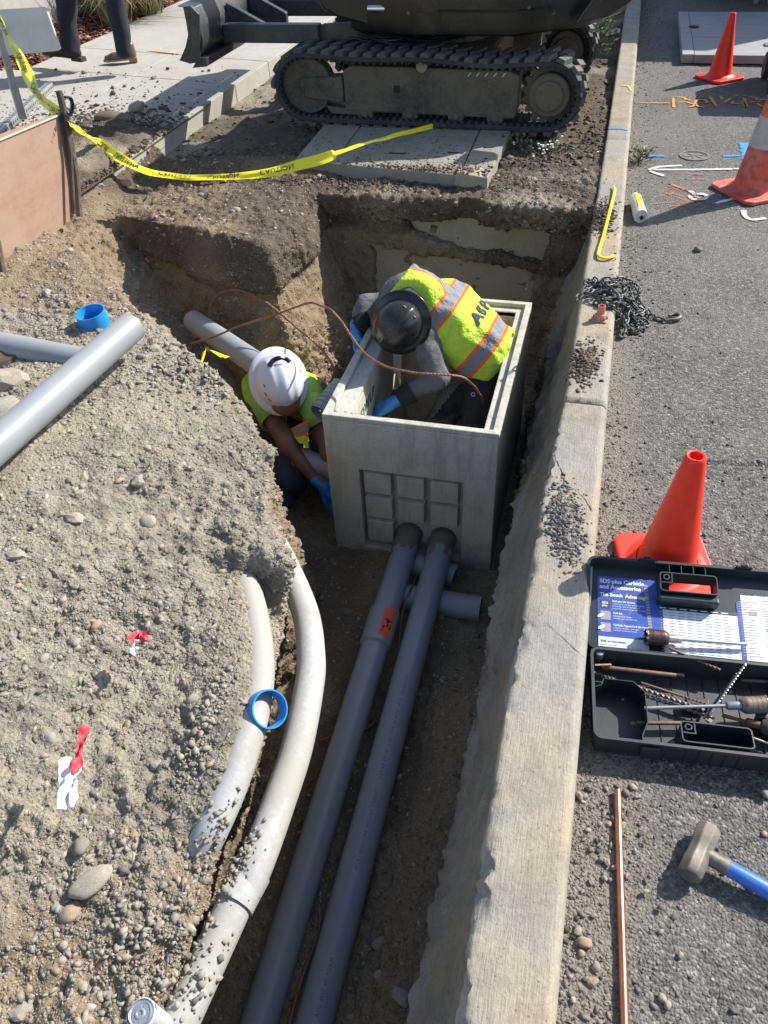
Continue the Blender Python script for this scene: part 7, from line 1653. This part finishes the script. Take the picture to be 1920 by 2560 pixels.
# loose front corner of the vest hanging down
b = MB(); p0, p1, p2, p3 = PY(628,925,2.80),PY(668,905,2.78),PY(668,968,2.72),PY(648,958,2.72)
b.grid(lambda s,t: p0.lerp(p1,s).lerp(p3.lerp(p2,s),t)+Vector((0,-1,.3))*.012*math.sin(s*6+t*3), 10, 10); o = b.build('vest_flap', M_VEST2, None, smooth=180); at = o.data.attributes.new('stripe','FLOAT','POINT'); at.data.foreach_set('value', np.array([abs(i//11/10-.28)*.11+.006 for i in range(121)],np.float32)); rel(o,W2)
hand(W2, q3(wl2), (.75,-.1,-.45), (0,.5,-.6), curl=.7, side=1)
hand(W2, q3(wr2), (.4,-.2,-.8), (.6,.3,0), curl=.6, side=-1)
vd2 = (Vector(CAM)-head2).normalized(); hup2 = (vd2*.93+Vector((.16,.12,-.02))).normalized()
HM2, h2 = hardhat(W2, head2+vd2*.02-hup2*.03, hup2, (.38,-.55,-.75), M_HATW, rx=.112, ry=.126, hgt=.120, brim=.026, ridges=1, brimdrop=.004)
bvh2 = bvh_of(h2)
def hat_local(x,y,off=.002):
    o_ = HM2@Vector((x,y,.3)); dn = (HM2.to_3x3()@Vector((0,0,-1))).normalized(); h = bvh2.ray_cast(o_,dn); return (h[0]-dn*off) if h[0] is not None else HM2@Vector((x,y,.02))
b = MB(); arc = [hat_local(.052*math.sin(a)*1.15, -.100*math.cos(a)**.6 if math.cos(a)>0 else -.02, .004) for a in np.linspace(-.95,.95,13)]
b.tube(arc, .012, 6, flat=.7); rel(b.build('headlamp_clip', M_BODY, None, smooth=0), W2)
for i in (2,6,10):
    b = MB(); p = arc[i]; b.box(-.009,.009,-.007,.007,-.004,.010, Matrix.Translation(p)@HM2.to_3x3().to_4x4()); rel(b.build('clip_tooth', M_BODY, None, smooth=0, bevel=.002), W2)
text_obj('hat_print','Milwaukee',.013,None,M_REDINK,W2,.02,fn=lambda p: hat_local(.030-p.x, -.068-p.y*1.0, .0012))
for (x,y,r) in ((.088,.01,.3),(.089,.045,.25),(.075,.075,.6),(-.088,-.02,-.2)):
    b = MB(); q = HM2@Vector((x,y,.0)); p = hat_local(x,y,.0015); b.box(-.0018,.0018,-.010,.010,-.001,.0008, Matrix.Translation(p)@HM2.to_3x3().to_4x4()@Matrix.Rotation(r,4,'Z')); rel(b.build('vent_slot', M_HOLE, None, smooth=0), W2)

# --- walker on the pavement: only his lower legs reach into the picture
W3 = empty('person', (-4.4,6.75,.19), label='walking person in dark trousers and brown leather shoes on the pavement, seen below the knee', cat='person')
def zz_(u,v,y): return Vector(PY(u,v,y))
aF, kF = zz_(153,110,6.55), zz_(141,-20,6.62); aB, kB = zz_(269,112,6.55), zz_(243,-25,6.6)
hipw = Vector(((kF.x+kB.x)/2+.02,6.68,1.02)); hF, hB = hipw+Vector((-.02,-.10,0)), hipw+Vector((.02,.10,0))
tr = [(q3(hF),q3(kF),.115,.088),(q3(kF),q3(aF),.086,.080),(q3(hB),q3(kB),.115,.078),(q3(kB),q3(aB),.074,.066)]
ch_ = hipw+Vector((-.05,0,.52)); hw_ = ch_+Vector((-.03,0,.32))
bodyp = tr+[(q3(hipw+Vector((0,-.06,.05))),q3(ch_+Vector((0,-.09,0))),.125,.135),(q3(hipw+Vector((0,.06,.05))),q3(ch_+Vector((0,.09,0))),.125,.135),(q3(ch_+Vector((0,0,.06))),q3(hw_),.06,.06),(q3(hw_+Vector((0,0,.03))),q3(hw_+Vector((0,0,.10))),.095,.10),
     (q3(ch_+Vector((0,-.19,.02))),q3(ch_+Vector((.10,-.26,-.30))),.058,.045),(q3(ch_+Vector((.10,-.26,-.30))),q3(ch_+Vector((-.02,-.26,-.55))),.044,.034),(q3(ch_+Vector((0,.19,.02))),q3(ch_+Vector((-.14,.26,-.28))),.058,.045),(q3(ch_+Vector((-.14,.26,-.28))),q3(ch_+Vector((-.30,.24,-.48))),.044,.034)]
def mat3(c):
    m = np.zeros(len(c)); m[c[:,2] > hipw.z+.1] = 1; m[c[:,2] > hw_.z-.06] = 2; return m
M_SHIRT = flat('pale_shirt', (.5,.5,.52), .9)
def cut3(G): return np.minimum(np.maximum(aF.z-.01-G[...,2], (G[...,0]-(aF.x+kB.x)/2)*1), np.maximum(aB.z-.03-G[...,2], -(G[...,0]-(aF.x+aB.x)/2)))
sdf_obj('body', bodyp, [M_NAVY,M_SHIRT,M_SKIN], W3, res=.014, k=.03, wr=.012, wrs=8, matfn=mat3, cut=lambda G: np.where(G[...,0] < (aF.x+aB.x)/2, aF.z-.015-G[...,2], aB.z-.035-G[...,2]), seed=20)
M_SHOED = worn('dark_suede', (.035,.022,.015), (.05,.032,.022), (.12,.09,.06), .2, 20, .8, .9, 0, .3); M_SHOEB = worn('brown_leather', (.16,.085,.07), (.12,.06,.05), (.25,.19,.15), .25, 20, .38, .7, 0, .1); M_SOLE = flat('tan_sole', (.30,.22,.15), .7)
def shoe(heel, toe, sc, mat, solem, tip=0, rollz=0):
    d = (toe-heel); L = d.length; d.normalize(); s = d.cross(Vector((0,0,1))).normalized(); up = s.cross(d); M = Matrix((d,s,up)).transposed().to_4x4(); M.translation = heel
    outl = [(0,-.032),(.0,.032),(.05*L/.3,.036),(.14*L/.3,.034),(.21*L/.3,.047),(.27*L/.3,.038),(.297*L/.3,.016),(.30*L/.3,0),(.297*L/.3,-.018),(.27*L/.3,-.042),(.21*L/.3,-.05),(.14*L/.3,-.036),(.05*L/.3,-.036)]
    b = MB(); b.prism(outl, 0, .016, M); rel(b.build('sole', solem, None, smooth=0, bevel=.004), W3)
    b = MB(); b.box(.0,.075*L/.3,-.033,.033,-.018,-.0005,M); rel(b.build('heel', solem, None, smooth=0, bevel=.004), W3)
    def w(a,b_,c): return q3(M@Vector((a*L/.3,b_,c)))
    pr = [(w(.045,0,.040),w(.10,0,.048),.038,.038),(w(.10,0,.045),w(.20,0,.030),.038,.031),(w(.20,-.012,.026),w(.262,-.006,.022),.026,.019),(w(.20,.012,.026),w(.262,.006,.022),.026,.019),(w(.05,0,.05),w(.05,0,.10),.040,.044)]
    zc = M.to_3x3()@Vector((0,0,1))
    return sdf_obj('shoe', pr, mat, W3, res=.006, k=.03, cut=lambda G: (.0150-((G-np.array(heel,np.float32))@np.array(zc,np.float32))), pad=.03)
shoe(zz_(181,128,6.55), zz_(93,116,6.66), 1, M_SHOED, M_SHOED); shoe(P(297,127,.205), P(224,134,.205), 1, M_SHOEB, M_SOLE)
for k in range(4):
    b = MB(); q = P(262-k*5,119+k*1.5,.29-.010*k); b.tube([q+Vector((-.012,-.025,0)),q+Vector((.0,0,.006)),q+Vector((.012,.025,0))],.003,6); rel(b.build('shoelace', M_BLACKCL, None), W3)
